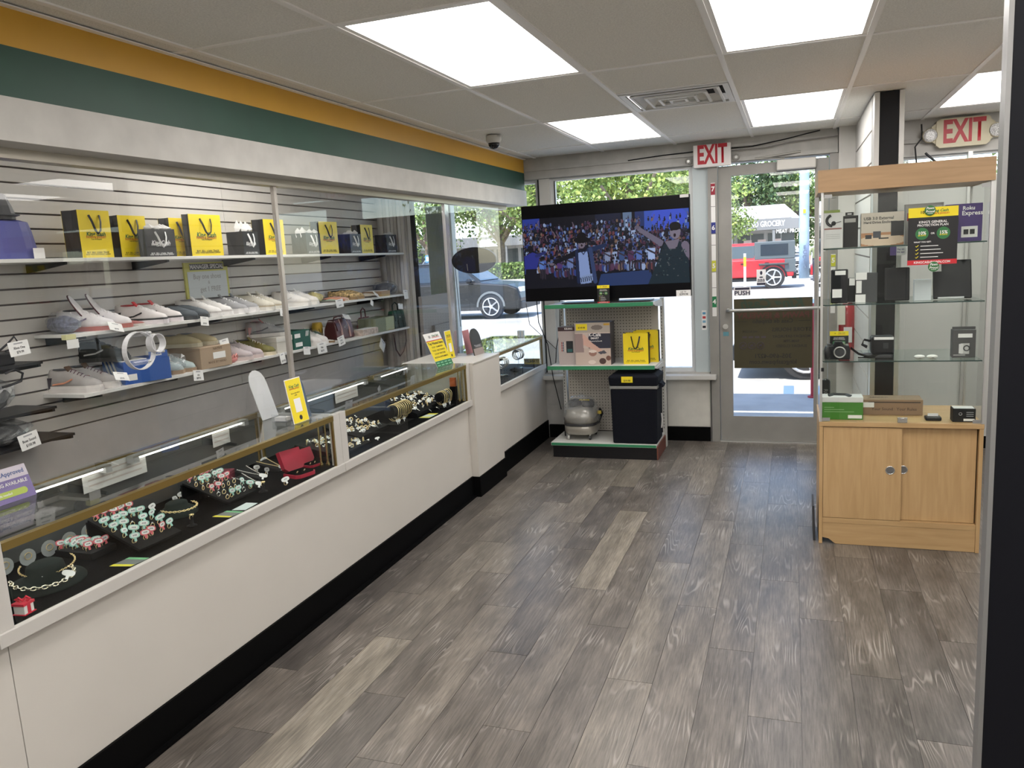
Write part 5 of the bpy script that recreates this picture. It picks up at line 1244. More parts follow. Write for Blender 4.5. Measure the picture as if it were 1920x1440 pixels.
# ---- left border goods
def dark_console():
    t = thing('game_console', 'black game console with coiled cable on a black shelf', 'console', (-3.60, 2.62, 1.2905), 0)
    bx('body', BLACK, t, -.11, .12, -.20, .10, 0, .06, bev=.006)
    B().tube([(.08, .05, .065), (.10, .09, .10), (.11, .12, .13), (.105, .14, .10), (.10, .12, .075), (.09, .08, .065)], .005, 6).build('cable', BLACK, t)
    plastic_bundle('wrapped_bundle', 'black device wrapped in clear plastic with cable loop at the left border', (-3.57, 2.58, 1.0605), (.12, .14, .10), 6, mat('wrap_black', (.03, .03, .032), .5, noise=(30, .5)))
    plastic_bundle('wrapped_bundle', 'black speaker wrapped in shiny plastic on the lowest black shelf', (-3.57, 2.62, .9055), (.12, .17, .06), 7, mat('wrap_black2', (.03, .03, .032), .4, noise=(50, .6)))
    tag(B().tube([(-3.43, 2.62, 1.262), (-3.42, 2.66, 1.275), (-3.42, 2.70, 1.25), (-3.425, 2.69, 1.215), (-3.43, 2.64, 1.205), (-3.435, 2.60, 1.20)], .006, 6).build('cable_loop', BLACK), 'black cable loop on the wrapped device at the left border', 'cable')
dark_console()
t = thing('yellow_label', 'small pale yellow roll label hanging at the left shelf end', 'label', (-3.44, 3.0, 1.375), H90)
bx('roll', mat('pale_yellow', (.62, .60, .32), .5), t, -.03, .03, -.01, .02, 0, .025); bx('backing', WCARD, t, -.03, .04, -.012, -.0105, -.045, -.001)

# ---- price tags
def price_tag(label, loc, w=.075, h=.05, l1='', l2='', tilt=0., rx=-.1, rz=H90, head=True):
    t = thing('price_tag', label, 'price tag', loc); t.rotation_euler = Euler((rx, tilt, rz), 'XYZ')
    bx('card', WCARD, t, -w/2, w/2, -.0012, 0, -h, 0)
    if head: bx('printed_head', GREYINK, t, -w*.22, w*.22, -.0017, -.0012, -h*.20, -h*.10)
    if l1: text(l1, h*.24, 0, -h*.46, -.0018, t, INK, sx=.85)
    if l2: text(l2, h*.24, 0, -h*.76, -.0018, t, INK, sx=.85)
    return t
XE = -3.428
price_tag('price tag reading Xbox One on the console shelf', (-3.43, 2.705, 1.402), .105, .068, 'Xbox One', '$79.99', -.06)
price_tag('curled price tag on the wrapped speaker at the left border', (-3.43, 2.68, .965), .105, .075, 'Bose Sound', '$100.98', -.12)
price_tag('price tag over the wrapped bundle at the left of the middle shelf', (XE+.01, 3.27, 1.432), .095, .05, '', '$59.98', .25, -.5)
price_tag('price tag in front of the white red sneakers', (XE, 3.97, 1.402), .07, .055, '', '$39.98', .15)
price_tag('price tag on the beige sneakers left of the divider', (XE, 4.78, 1.386), .075, .055, '', '$49.98', .2)
price_tag('pale green price tag below the yellow bundle', (XE, 5.53, 1.40), .11, .065, '', '$35.99', -.05)
price_tag('price tag on the cream sandals', (XE, 6.12, 1.42), .10, .06, '', '$29.99', .4, -.7)
price_tag('small hanging price tag under the sandal pair', (XE, 6.06, 1.355), .05, .05, '', '', .5)
price_tag('clear-backed price tag at the right end of the middle shelf', (XE, 6.70, 1.405), .09, .085, '', '', .05)
price_tag('price tag on the multicolour sneakers of the lowest shelf', (XE, 3.27, 1.165), .095, .05, '', '$29.98', .2, -.5)
price_tag('price tag reading adidas samba on the blue box', (XE+.02, 3.555, 1.157), .085, .062, 'Adidas Samba', '$49.95', -.06)
price_tag('price tag hanging under the pale teal sneakers', (XE, 3.86, 1.085), .085, .065, 'size', '$39.95', .12)
price_tag('price tag on the corner of the brown kraft box', (XE+.005, 4.115, 1.245), .085, .065, '', '$20.00', -.08)
price_tag('price tag in front of the olive sneaker', (XE, 4.71, 1.075), .06, .075, '', '$29.98', -.1)
price_tag('torn price tag on the dark green box', (XE, 5.02, 1.082), .085, .06, '', '', .1)
price_tag('large price tag reading Nike on the lowest shelf edge', (XE, 5.22, 1.09), .125, .085, 'Nike', '$65.95', .0)
price_tag('price tag on the brown soled slipper', (XE, 5.50, 1.105), .10, .075, 'UGG', '$45.98', -.15)
price_tag('diamond-turned price tag hanging under the lowest shelf', (XE, 6.20, .985), .10, .095, '', '', .75)
price_tag('price tag on top of the burgundy handbag', (-3.50, 5.72, 1.265), .10, .05, '', '', .15, -.6)
price_tag('price tag on the dark green tote handle', (-3.44, 6.60, 1.285), .09, .05, '', '', .1)
# ================================================================== TELEVISION AND GONDOLA GOODS
def lin(r, g, b): return tuple((c/255/12.92) if c/255 <= .04045 else ((c/255+.055)/1.055)**2.4 for c in (r, g, b))
def crowd():
    W, H = 440, 186
    p = Paint(W, H, lin(10, 14, 34), 440/330); R = random.Random(21)
    p.rect(0, 0, 36, 22, lin(24, 60, 160)); p.rect(245, 0, 330, 38, lin(30, 90, 190)); p.ell(292, 14, 34, 22, lin(24, 78, 210)); p.rect(205, 0, 222, 30, lin(120, 135, 150)); p.rect(150, 0, 200, 14, lin(30, 40, 70)); p.rect(228, 0, 246, 28, lin(22, 60, 120))
    cols = [lin(*c) for c in ((40, 70, 140), (90, 110, 150), (140, 150, 175), (30, 34, 60), (120, 60, 90), (150, 60, 50), (60, 90, 150), (25, 30, 45), (170, 175, 190), (70, 45, 80), (40, 60, 70), (160, 110, 60), (110, 40, 70))]
    skin = [lin(*c) for c in ((120, 90, 95), (85, 62, 70), (60, 45, 55), (140, 105, 105), (45, 35, 45))]
    for row in range(12):
        cy = 12+row*7.6; s = .55+row*.055
        for k in range(62):
            x = k*5.4+R.uniform(-2.2, 2.2); y = cy+R.uniform(-2.5, 2.5)+ (6 if 60 < x < 120 else 0)
            if x > 240 and y < 28 and R.random() < .6: continue
            c = R.choice(cols); p.ell(x, y+7*s, 3.6*s, 6.2*s, c); p.ell(x, y, 2.0*s, 2.6*s, R.choice(skin)); p.ell(x, y-1.4*s, 2.1*s, 1.6*s, lin(14, 12, 18))
            if R.random() < .28: p.line(x+2, y+5, x+R.uniform(-5, 6), y-5, .8, R.choice(skin))
    # floor
    p.poly([(150, 140), (158, 116), (255, 112), (262, 140)], lin(38, 72, 120)); p.poly([(0, 140), (0, 126), (120, 122), (150, 140)], lin(10, 14, 40))
    for x, c, s in ((172, (150, 150, 165), 1), (200, (60, 95, 140), 1), (218, (120, 45, 95), 1), (234, (90, 120, 180), 1), (258, (180, 185, 205), 1.25), (96, (120, 130, 170), 1.1), (74, (110, 40, 120), 1), (40, (70, 100, 170), 1), (36, (90, 130, 190), .9)):
        yb = 88 if x > 100 else 98
        p.ell(x, yb-18*s, 3.4*s, 4*s, lin(70, 52, 60)); p.ell(x, yb-20*s, 3.5*s, 3*s, lin(16, 13, 18)); p.poly([(x-6*s, yb-14*s), (x+6*s, yb-14*s), (x+5*s, yb+4*s), (x-5*s, yb+4*s)], lin(*c))
        p.line(x-2.5*s, yb+4*s, x-3*s, yb+22*s, 1.5*s, lin(75, 55, 62)); p.line(x+2.5*s, yb+4*s, x+3*s, yb+22*s, 1.5*s, lin(75, 55, 62)); p.line(x-6*s, yb-12*s, x+5*s, yb-6*s, 1.4*s, lin(80, 60, 66))
    # blue shirt figure at the left
    p.ell(14, 60, 6, 8, lin(30, 24, 34)); p.poly([(0, 74), (18, 66), (34, 72), (26, 100), (0, 100)], lin(28, 40, 150)); p.line(26, 74, 44, 68, 3, lin(34, 44, 120)); p.poly([(2, 100), (26, 100), (24, 140), (0, 140)], lin(12, 14, 40))
    # man with the wide hat, arms out
    p.poly([(106, 66), (134, 62), (150, 140), (108, 140)], lin(22, 26, 48)); p.poly([(112, 72), (132, 70), (138, 132), (116, 134)], lin(150, 160, 190)); p.poly([(116, 118), (140, 114), (148, 126), (116, 134)], lin(150, 158, 180))
    for k in range(7): p.line(117+k*4, 122-k*.6, 118+k*4, 130-k*.6, .8, lin(20, 22, 36))
    p.line(104, 74, 62, 90, 5.5, lin(20, 22, 40), 3.2); p.ell(58, 92, 5, 2.6, lin(140, 110, 110)); p.line(54, 91, 48, 90, 1, lin(140, 110, 110)); p.line(136, 68, 168, 60, 5.5, lin(22, 60, 100), 3.4)
    p.line(110, 68, 112, 130, 3, lin(24, 50, 90)); p.line(138, 66, 146, 130, 4, lin(60, 80, 120))
    p.ell(121, 54, 7.2, 10, lin(150, 118, 116)); p.ell(121, 47, 16, 6.5, lin(8, 8, 12)); p.ell(121, 40, 9.5, 8, lin(8, 8, 12)); p.ell(121, 58, 1.8, 2.4, lin(50, 20, 26)); p.line(117, 53, 119, 53, .8, lin(30, 20, 24)); p.line(123, 53, 125, 53, .8, lin(30, 20, 24)); p.line(118, 68, 124, 76, .8, lin(40, 50, 80)); p.line(124, 76, 129, 68, .8, lin(40, 50, 80))
    # man in the flowered tank top at the right
    p.poly([(278, 66), (300, 60), (326, 66), (330, 140), (250, 140), (268, 100)], lin(28, 62, 66)); p.line(276, 62, 236, 34, 6, lin(140, 116, 122), 4); p.ell(232, 30, 5, 4, lin(130, 104, 110)); p.line(322, 68, 330, 86, 7, lin(150, 120, 122)); p.poly([(284, 60), (312, 56), (306, 74), (292, 74)], lin(150, 122, 122))
    for k in range(60): p.ell(R.uniform(266, 326), R.uniform(72, 128), 1.3, 1.1, lin(*R.choice(((90, 110, 90), (70, 70, 60), (120, 115, 100), (20, 40, 50)))))
    p.ell(304, 42, 10, 14, lin(160, 130, 128)); p.ell(304, 32, 11, 8, lin(30, 22, 22)); p.line(297, 38, 312, 36, 2.4, lin(12, 12, 18)); p.ell(303, 49, 2.6, 3.4, lin(60, 22, 28)); p.line(276, 78, 282, 62, 1, lin(12, 24, 30))
    g = p.a.mean(axis=2, keepdims=True); p.a = (p.a*.60+g*.40)**1.32*np.array([.80, 1.0, 1.35]); return p.a
def tv():
    t = thing('television', 'large flat television showing a crowd scene on the shelf', 'television', (-1.403, 6.20, 1.282))
    bx('housing', mat('tv_black', (.003, .003, .0035), .4, spec=.15), t, -.672, .672, 0, .045, .004, .772, bev=.004)
    bx('panel_glass', mat('tv_panel', (.002, .002, .003), .3, spec=.15), t, -.667, .667, -.0015, -.0002, .010, .768)
    raster('screen_picture', crowd(), 1.328, .560, t, attr_mat('screen_emission', .72), -.0028, (-.664, .108))
    bx('stand_neck', BLACK, t, -.10, .10, .02, .05, -.0145, .06); bx('stand_foot', BLACK, t, -.36, .36, -.02, .16, -.0225, -.0145)
    bx('price_label', WCARD, t, .558, .668, -.006, -.0032, .004, .052); text('$299.98', .02, .615, .02, -.0066, t, INK); text('LG TV', .016, .612, .038, -.0066, t, INK); bx('corner_label', mat('tape_pale', (.5, .48, .46), .6), t, .60, .665, -.0045, -.0032, .748, .77)
    tag(B().tube([(-2.0, 6.26, 1.29), (-2.02, 6.35, 1.1), (-1.98, 6.45, .9), (-1.96, 6.5, .6), (-1.93, 6.60, .3)], .004, 5).build('power_cord', BLACK), 'black power cord hanging from the television left side', 'cord')
tv()
def flyer(name, label, loc, w, h, rz=0., big=False, rx=0.):
    t = thing(name, label, 'flyer', loc); t.rotation_euler = (rx, 0, rz)
    K = mat('flyer_black', (.012, .012, .013), .4); G = mat('flyer_green', (.03, .17, .05), .5)
    bx('sheet', K, t, -w/2, w/2, 0, .002, 0, h); bx('yellow_head', YEL, t, -w/2, w/2, -.0008, -.0001, h*.83, h)
    for s, tx in ((-1, '10%'), (1, '15%')):
        B().lathe([(w*.135, 0), (w*.135, -.0006)], 20, (s*w*.215, -.0003, h*.545), 'y').build('green_disc', G, t)
        text(tx, w*.10, s*w*.215, h*.555, -.0016, t, WCARD, bold=.02)
        text('60 DAYS' if s < 0 else '90 DAYS', w*.042, s*w*.215, h*.515, -.0016, t, YEL)
    text('OR', w*.055, 0, h*.545, -.0008, t, WCARD, bold=.02)
    text("KING'S GENERAL", w*.075, 0, h*.745, -.0008, t, WCARD, bold=.02); text('PROTECTION PLAN', w*.07, 0, h*.69, -.0008, t, WCARD, bold=.02)
    text('10', w*.09, -w*.22, h*.915, -.0016, t, INK); text('King Cash', w*.085, w*.13, h*.935, -.0016, t, GRN, shear=.2); text('PAWN & JEWELRY', w*.048, w*.13, h*.885, -.0016, t, RED)
    for k in range(4):
        z = h*(.33-.065*k); B().tube([(-w*.34, -.001, z), (-w*.32, -.001, z-h*.012), (-w*.28, -.001, z+h*.018)], w*.008, 4).build('check_mark', YEL, t); bx('text_rule', WCARD, t, -w*.24, w*(.12+.05*(k % 3)), -.0006, -.0001, z-h*.006, z+h*.006)
    text('WHAT YOU GET:', w*.045, -w*.2, h*.40, -.0008, t, WCARD)
    bx('red_foot', RED, t, -w/2, w/2, -.0008, -.0001, 0, h*.085); text('KINGCASHPAWN.COM', w*.07, 0, h*.042, -.0016, t, WCARD, bold=.02)
    return t
flyer('flyer', 'small black and yellow flyer standing below the television picture', (-1.40, 6.116, 1.2595), .098, .14)
# coffee maker box
def coffee_box():
    t = thing('coffee_maker_box', 'large printed coffee maker box on the middle gondola shelf', 'box', (-1.665, 6.185, .7565))
    bx('carton', mat('carton_dark', (.09, .08, .085), .5), t, 0, .292, 0, .16, 0, .345); bx('side_carton', mat('carton_beige', (.34, .31, .29), .55), t, -.15, -.0005, .03, .16, 0, .31)
    p = Paint(73, 86, lin(196, 180, 170)); p.rect(0, 0, 73, 20, lin(170, 160, 150)); p.rect(28, 22, 73, 52, lin(42, 44, 60)); p.rect(0, 52, 73, 86, lin(190, 172, 160)); p.poly([(0, 28), (20, 24), (34, 40), (56, 56), (48, 60), (20, 46), (0, 48)], lin(205, 165, 150)); p.poly([(0, 22), (16, 22), (18, 60), (0, 60)], lin(150, 130, 128)); p.ell(36, 62, 8, 6, lin(150, 112, 100)); p.ell(36, 58, 8, 3, lin(220, 205, 195)); p.ell(56, 78, 7, 6, lin(70, 48, 45)); p.ell(68, 72, 5, 5, lin(110, 75, 65)); p.ell(34, 80, 8, 4, lin(215, 200, 190)); p.poly([(46, 60), (60, 56), (66, 62), (52, 64)], lin(70, 70, 80)); p.ell(46, 10, 12, 5, lin(120, 110, 104)); p.rect(60, 2, 72, 6, lin(190, 150, 60))
    raster('front_print', p.a, .292, .345, t, attr_mat('printed_card'), -.0012)
    text('K-Café', .036, .165, .245, -.002, t, WCARD, align='CENTER'); text('SMART', .022, .165, .218, -.002, t, WCARD); text('Powered by BrewID', .012, .175, .195, -.002, t, WCARD)
    p = Paint(36, 76, lin(176, 164, 160)); p.rect(0, 0, 36, 8, lin(64, 44, 48)); p.rect(16, 28, 30, 52, lin(28, 34, 38)); p.rect(18, 44, 28, 50, lin(40, 90, 90))
    for k in range(12): p.ell(7+(k % 3)*3, 32+(k//3)*5, 1.4, 1.8, lin(*((150, 60, 60), (70, 90, 110), (200, 190, 180))[k % 3]))
    raster('side_print', p.a, .149, .31, t, attr_mat('printed_card'), .0288, (-.15, 0)); text('KEURIG', .020, -.06, .296, .028, t, WCARD, bold=.02)
    bx('price_label', YEL, t, .012, .105, -.0026, -.0013, .285, .335); text('$149.98', .018, .058, .305, -.0032, t, INK)
coffee_box()
gift_bag('yellow gift bag on the gondola shelf right of the coffee maker box', (-1.278, 6.22, .7565), .20, .08, .248, rz=0); gift_bag('second yellow gift bag just behind the front one on the gondola', (-1.215, 6.33, .7565), .20, .08, .255, rz=0)
def hamper():
    t = thing('hamper', 'tall black fabric bin with lid on the gondola base', 'hamper', (-1.185, 6.24, .1285))
    m = mat('black_fabric', (.0035, .0045, .009), .8, spec=.2, bump=(160, .25))
    def R(z, hx, hy): return [(-hx, -hy, z), (hx, -hy, z), (hx, hy, z), (-hx, hy, z)]
    B().loft([R(0, .178, .135), R(.25, .182, .138), R(.445, .186, .14)]).build('body', m, t, bev=.012); B().loft([R(.446, .190, .143), R(.47, .190, .143)]).build('band', mat('grey_band', (.24, .24, .23), .5), t, bev=.004); B().loft([R(.471, .192, .146), R(.545, .198, .150), R(.555, .18, .135), R(.570, .16, .12)]).build('lid', m, t, bev=.01)
    bx('price_label', YEL, t, -.09, .0, -.1535, -.1515, .500, .548); text('$19.98', .02, -.045, .515, -.1542, t, INK)
    B().tube([(.19, .03, .10), (.196, .03, .17), (.192, .03, .22)], .006, 5).build('side_mark', WCARD, t); B().loft([[(.199, -.10, .44), (.235, -.08, .46), (.235, .0, .47), (.199, .05, .45)], [(.199, -.10, .49), (.215, -.08, .485), (.215, 0, .485), (.199, .05, .49)]]).build('grip_fold', m, t)
hamper()
def cleaner():
    t = thing('foot_massager', 'pale grey foot massager wrapped in clear plastic on the gondola base', 'massager', (-1.665, 6.30, .1285))
    C = mat('shell_champagne', (.34, .32, .28), .28, metal=.35, coat=.3)
    def R(z, hx, hy, n=20, p=3): return [(hx*math.copysign(abs(math.cos(a))**(2/p), math.cos(a)), hy*math.copysign(abs(math.sin(a))**(2/p), math.sin(a)), z) for a in [2*PI*k/n for k in range(n)]]
    B().loft([R(.045, .125, .13), R(.06, .135, .14), R(.115, .138, .145), R(.12, .13, .14)]).build('lower_shell', C, t, smooth=True); B().loft([R(.121, .142, .148), R(.14, .142, .148)]).build('dark_band', DARK, t)
    B().loft([R(.141, .14, .145), R(.20, .138, .14), R(.25, .115, .12), R(.268, .08, .09), R(.270, .02, .02)]).build('upper_shell', C, t, smooth=True)
    for s in (-1, 1): B().loft([R(.251, .045, .07, 14, 2), R(.285, .052, .085, 14, 2), R(.31, .045, .075, 14, 2), R(.32, .02, .03, 14, 2)]).xf(Matrix.Translation((s*.055, .01, 0))).build('foot_sleeve', mat('sleeve_dark', (.05, .05, .05), .8), t)
    for x in (-.09, .09):
        for y in (-.10, .10):
            B().cyl((x-.008, y, .020), (x+.008, y, .020), .0195, n=12).build('castor', DARK if x > 0 else ALU, t); B().cyl((x, y, .021), (x, y, .05), .008, n=8).build('castor_stem', ALU, t)
    pl = plastic_wrap = B().ell((0, 0, .20), (.155, .165, .16), 22, 10); pl.v = [(x*(1+.05*math.sin(z*60+y*40)), y*(1+.05*math.sin(x*50)), max(.12, z+.012*math.sin(x*70+y*50))) for x, y, z in pl.v]; pl.build('plastic_wrap', CLEARP, t)
    bx('price_label', YEL, t, -.0, .085, -.06, -.055, .326, .330).rotation_euler = (0, 0, 0); B().tube([(-.12, .05, .08), (-.155, .04, .10), (-.16, .03, .04), (-.15, .0, .006)], .006, 6).build('power_cord', BLACK, t); B().tube([(.12, .05, .10), (.165, .04, .20), (.15, .02, .24)], .012, 6).build('hose', BLACK, t); bx('yellow_clip', mat('amber', (.55, .40, .05), .5), t, .135, .165, .0, .03, .20, .225)
cleaner()
for i, (x, y) in enumerate(((-1.95, 6.62),)):
    tag(B().tube([(-1.90, 6.60, 1.2), (-1.915, 6.62, 1.0), (-1.965, 6.66, .85), (-1.985, 6.68, .70)], .004, 5).build('cable', BLACK), 'black cable draped from the shelf upright to the window sill', 'cable')
    tag(B().tube([(-2.24, 6.70, 1.24), (-2.22, 6.71, 1.05), (-2.10, 6.73, .93), (-1.99, 6.74, .82)], .003, 5).build('cable', mat('brown_cable', (.12, .09, .07), .6)), 'thin brown cable hanging left of the gondola shelf', 'cable')

# ================================================================== CABINET GOODS
SY = 4.60
def cab(name, label, cat, x0, x1, z, h, d, m, y=SY, bev=.002, main='carton'):
    t = thing(name, label, cat, (x0, y, z+.0065)); bx(main, m, t, 0, x1-x0, 0, d, 0, h, bev=bev); return t
S1, S2, S3, S0 = 1.606, 1.312, 1.010, CTOP-.006
WB = mat('carton_white', (.66, .65, .64), .5); GB = mat('carton_grey', (.34, .33, .31), .5); KB = mat('carton_black', (.007, .007, .008), .5, spec=.3)
def stick(t, x0, x1, z0, z1, y=-.0012, m=None, name='price_label'): return bx(name, m or WCARD, t, x0, x1, y, -.0002, z0, z1)
t = cab('headset_box', 'white headset box with curved black headset print on the top cabinet shelf', 'box', .158, .250, S1, .185, .05, WB)
B().tube([(.045+.03*math.cos(a), -.001, .145+.028*math.sin(a)) for a in np.linspace(1.9, 4.6, 9)], .008, 5).build('headset_print', INK, t); B().ell((.048, -.001, .13), (.012, .001, .012), 10, 5).build('headset_print', INK, t); B().tube([(.05, -.001, .13), (.085, -.001, .138)], .002, 4).build('headset_print', INK, t); bx('red_band', mat('band_brown', (.30, .14, .12), .6), t, .002, .088, -.001, -.0002, .098, .106)
for z in (.05, .06, .07): bx('text_rule', mat('rule_grey', (.45, .44, .43), .6), t, .01, .08, -.0008, -.0002, z, z+.003)
bx('green_card', mat('card_green', (.30, .38, .10), .5), t, 0, .08, .02, .022, .186, .2)
t = cab('accessory_pack', 'black hanging accessory pack beside the headset box', 'box', .254, .326, S1, .165, .03, KB); B().prism([(.01, .166), (.05, .166), (.05, .183), (.01, .183)], .01, .013).build('hang_tab', KB, t); bx('hang_hole', WB, t, .02, .04, .0085, .0098, .171, .177); bx('grey_band', GB, t, .006, .06, -.001, -.0002, .13, .15)
t = cab('enclosure_box', 'pale box with external hard drive enclosure print on the top cabinet shelf', 'box', .340, .545, S1, .172, .06, mat('carton_tan', (.40, .36, .31), .5))
p = Paint(60, 50, lin(196, 186, 172)); p.rect(0, 30, 60, 50, lin(176, 128, 92)); p.ell(30, 42, 34, 8, lin(212, 190, 165)); p.rect(42, 14, 60, 36, lin(48, 48, 50)); p.rect(17, 28, 28, 38, lin(70, 72, 78)); p.rect(6, 33, 15, 39, lin(52, 52, 54)); p.line(26, 39, 38, 39, 1, lin(50, 50, 52)); raster('front_print', p.a, .203, .170, t, attr_mat('printed_card'), -.0008, (.001, .001)); text('USB 3.0 External', .021, .012, .142, -.0016, t, INK, align='LEFT'); text('Hard Drive Enclosure', .018, .012, .122, -.0016, t, INK, align='LEFT')
t = cab('device_box', 'grey boxed device half hidden behind the protection plan poster', 'box', .556, .735, S1, .205, .05, mat('carton_silver', (.42, .41, .39), .45), y=SY+.06); text('Classic FHD', .022, .09, .17, -.001, t, INK); bx('seal', mat('seal_grey', (.6, .6, .58), .4), t, .145, .17, -.001, -.0002, .165, .19); bx('red_corner', mat('corner_red', (.35, .02, .04), .5), t, .01, .03, -.001, -.0002, .12, .16)
t = cab('streaming_box', 'purple streaming player box lettered Express on the top cabinet shelf', 'box', .735, .900, S1, .188, .045, mat('carton_purple', (.065, .035, .17), .45)); text('Roku', .026, .075, .165, -.001, t, WCARD, align='LEFT', bold=.02); text('Express', .030, .072, .14, -.001, t, WCARD, align='LEFT', bold=.02); stick(t, .072, .145, .02, .075); B().ell((.04, -.001, .10), (.02, .001, .045), 10, 6).build('device_print', mat('device_print', (.03, .025, .06), .4), t); bx('icon_square', INK, t, .082, .104, -.0018, -.0013, .035, .06); bx('icon_square', INK, t, .110, .132, -.0018, -.0013, .035, .06)
t = thing('card', 'small white and purple card hanging under the top cabinet shelf', 'card', (.478, SY-.03, S1-.046)); bx('card_body', WB, t, 0, .075, 0, .001, 0, .044); bx('purple_patch', mat('carton_purple'), t, 0, .03, -.0006, -.0001, 0, .044); text('Pay on', .012, .05, .03, -.0008, t, mat('carton_purple')); text('the app', .012, .05, .016, -.0008, t, mat('carton_purple'))
# shelf 2
def gadget(label, x0, x1, h, y, lean=.12, m=BLACK, d=.012, name='tablet', cat='tablet', z=S2, border=None):
    t = thing(name, label, cat, ((x0+x1)/2, y, z+.0065)); t.rotation_euler = (-lean, 0, 0); t.location.z += d*math.sin(lean)+.0006
    w = x1-x0
    bx('body', m, t, -w/2, w/2, 0, d, 0, h, bev=.006)
    bx('screen', mat('screen_off', (.004, .0045, .007), .35, spec=.25), t, -w/2+.008, w/2-.008, -.0012, -.0002, .012, h-.012)
    return t
t = gadget('black tablet with two white price labels on the second cabinet shelf', .195, .280, .180, SY-.02, .05); stick(t, -.022, .03, .15, .172, -.0024); stick(t, -.035, .012, .03, .075, -.0024); t = gadget('dark boxed phone next to the black tablet', .282, .318, .13, SY+.02, .03, KB, .03, 'phone_box', 'box'); stick(t, -.012, .016, .09, .128, -.0024)
t = cab('phone_box', 'charcoal phone box with white labels on the second cabinet shelf', 'box', .318, .425, S2, .155, .05, mat('carton_charcoal', (.05, .052, .056), .45), y=SY+.01); stick(t, 0, .055, .12, .158, -.003); stick(t, .0, .05, .0, .042, -.003); stick(t, .004, .03, .05, .115, -.003)
gadget('black smartphone box standing before the poster', .462, .582, .175, SY+.02, .1); t = cab('white_box', 'plain white phone box on the second cabinet shelf', 'box', .600, .680, S2, .11, .05, mat('carton_ice', (.60, .64, .66), .4)); t = gadget('large black tablet leaning at the right of the second cabinet shelf', .695, .875, .205, SY+.04, .25); stick(t, -.095, -.05, .145, .195, -.003); bx('stand_lip', mat('stand_clear', (.6, .62, .62), .2), t, -.07, .05, -.02, -.001, -.002, .006)
# shelf 3
def dslr():
    t = thing('camera', 'black camera body with strap on the third cabinet shelf', 'camera', (.235, SY-.035, S3+.0065))
    B().prism([(-.07, 0), (.058, 0), (.06, .05), (.055, .072), (.028, .078), (.018, .098), (-.018, .098), (-.028, .076), (-.064, .072), (-.072, .05)], 0, .045).build('body', BLACK, t, bev=.005); B().ell((-.055, -.004, .035), (.018, .014, .035), 10, 6).build('grip', BLACK, t, smooth=True)
    B().torus((.006, -.003, .04), .028, .004, 24, 6, 'y').build('lens_mount', ALU, t, smooth=True); B().lathe([(.026, -.002), (.020, .004)], 20, (.006, 0, .04), 'y').build('mount_cap', DARK, t); B().cyl((-.045, .02, .072), (-.045, .02, .084), .012, n=12).build('dial', DARK, t); B().cyl((.042, .02, .072), (.042, .02, .082), .010, n=12).build('dial', ALU, t)
    B().tube([(.062, .02, .06), (.10, .0, .03), (.15, -.01, .015), (.20, .0, .03), (.17, .02, .006), (.10, .03, .006)], .003, 5, flat=.011).build('strap', BLACK, t)
dslr()
flyer('flyer', 'small yellow topped flyer behind the camera in the cabinet', (.242, SY+.05, S3+.0065), .095, .145)
t = thing('projector', 'black boxy device with white label and straps on the third cabinet shelf', 'device', (.455, SY+.02, S3+.0065)); bx('body', BLACK, t, -.055, .06, 0, .09, .02, .115, bev=.012); bx('foot', DARK, t, -.09, .05, -.02, .07, 0, .0195, bev=.005); stick(t, -.04, .055, .098, .112, -.002); B().tube([(-.055, .02, .09), (-.09, .0, .10), (-.10, -.01, .075), (-.075, 0, .06)], .003, 5, flat=.009).build('strap', BLACK, t); bx('side_panel_mark', DARK, t, .005, .03, -.001, -.0002, .05, .08)
for i, (x, lab) in enumerate(((.630, 'left white wireless earbud case on the third cabinet shelf'), (.690, 'right white wireless earbud case on the third cabinet shelf'))):
    t = thing('earbud_case', lab, 'earbuds', (x, SY-.02, S3+.0065)); B().ell((0, 0, .0105), (.027, .022, .0105), 16, 8).build('shell', mat('gloss_white', (.82, .81, .77), .2), t, smooth=True); bx('seam', GREYINK, t, -.026, .026, -.0215, -.0205, .012, .013); bx('port', DARK, t, -.006, .006, -.0225, -.0212, .005, .008)
t = cab('camera_box', 'dark grey box with instant camera print on the third cabinet shelf', 'box', .785, .892, S3, .145, .06, mat('carton_slate', (.075, .073, .075), .45)); stick(t, .025, .09, .105, .125, -.002); bx('camera_print', mat('print_silver', (.50, .49, .48), .4), t, .038, .078, -.0016, -.0003, .02, .075); B().torus((.065, -.002, .05), .013, .003, 16, 5, 'y').build('camera_print', DARK, t); bx('camera_print', WB, t, .03, .05, -.0018, -.0003, .022, .072); bx('flap', mat('carton_slate'), t, .0, .107, .02, .022, .146, .16); bx('text_rule', mat('print_silver'), t, .006, .06, -.001, -.0002, .012, .016)
# base deck
t = cab('microphone_case', 'black rounded case lettered RODE standing behind the green box', 'case', .155, .205, S0, .185, .035, BLACK, y=SY+.16, bev=.016, main='case_body'); o = text('RODE', .030, 0, 0, 0, t, mat('print_dim', (.16, .16, .16), .6)); o.rotation_euler = (0, H90, 0); o.location = (.025, -.001, .09)
t = cab('headset_box', 'green and white boxed headset at the left of the cabinet deck', 'box', .155, .360, S0, .095, .10, mat('carton_green', (.05, .20, .02), .45), y=SY-.06); bx('white_top', WB, t, 0, .205, 0, .1, .0955, .124, bev=.002); B().tube([(.035, .02, .126), (.06, .06, .126), (.12, .055, .126), (.14, .015, .126)], .004, 5, flat=.014).build('headset_print', INK, t); stick(t, .13, .20, .008, .026); [bx('text_rule', mat('rule_green', (.25, .42, .2), .6), t, .01, .01+.05*k, -.0008, -.0002, .078-.012*k, .081-.012*k) for k in (1, 2, 3)]
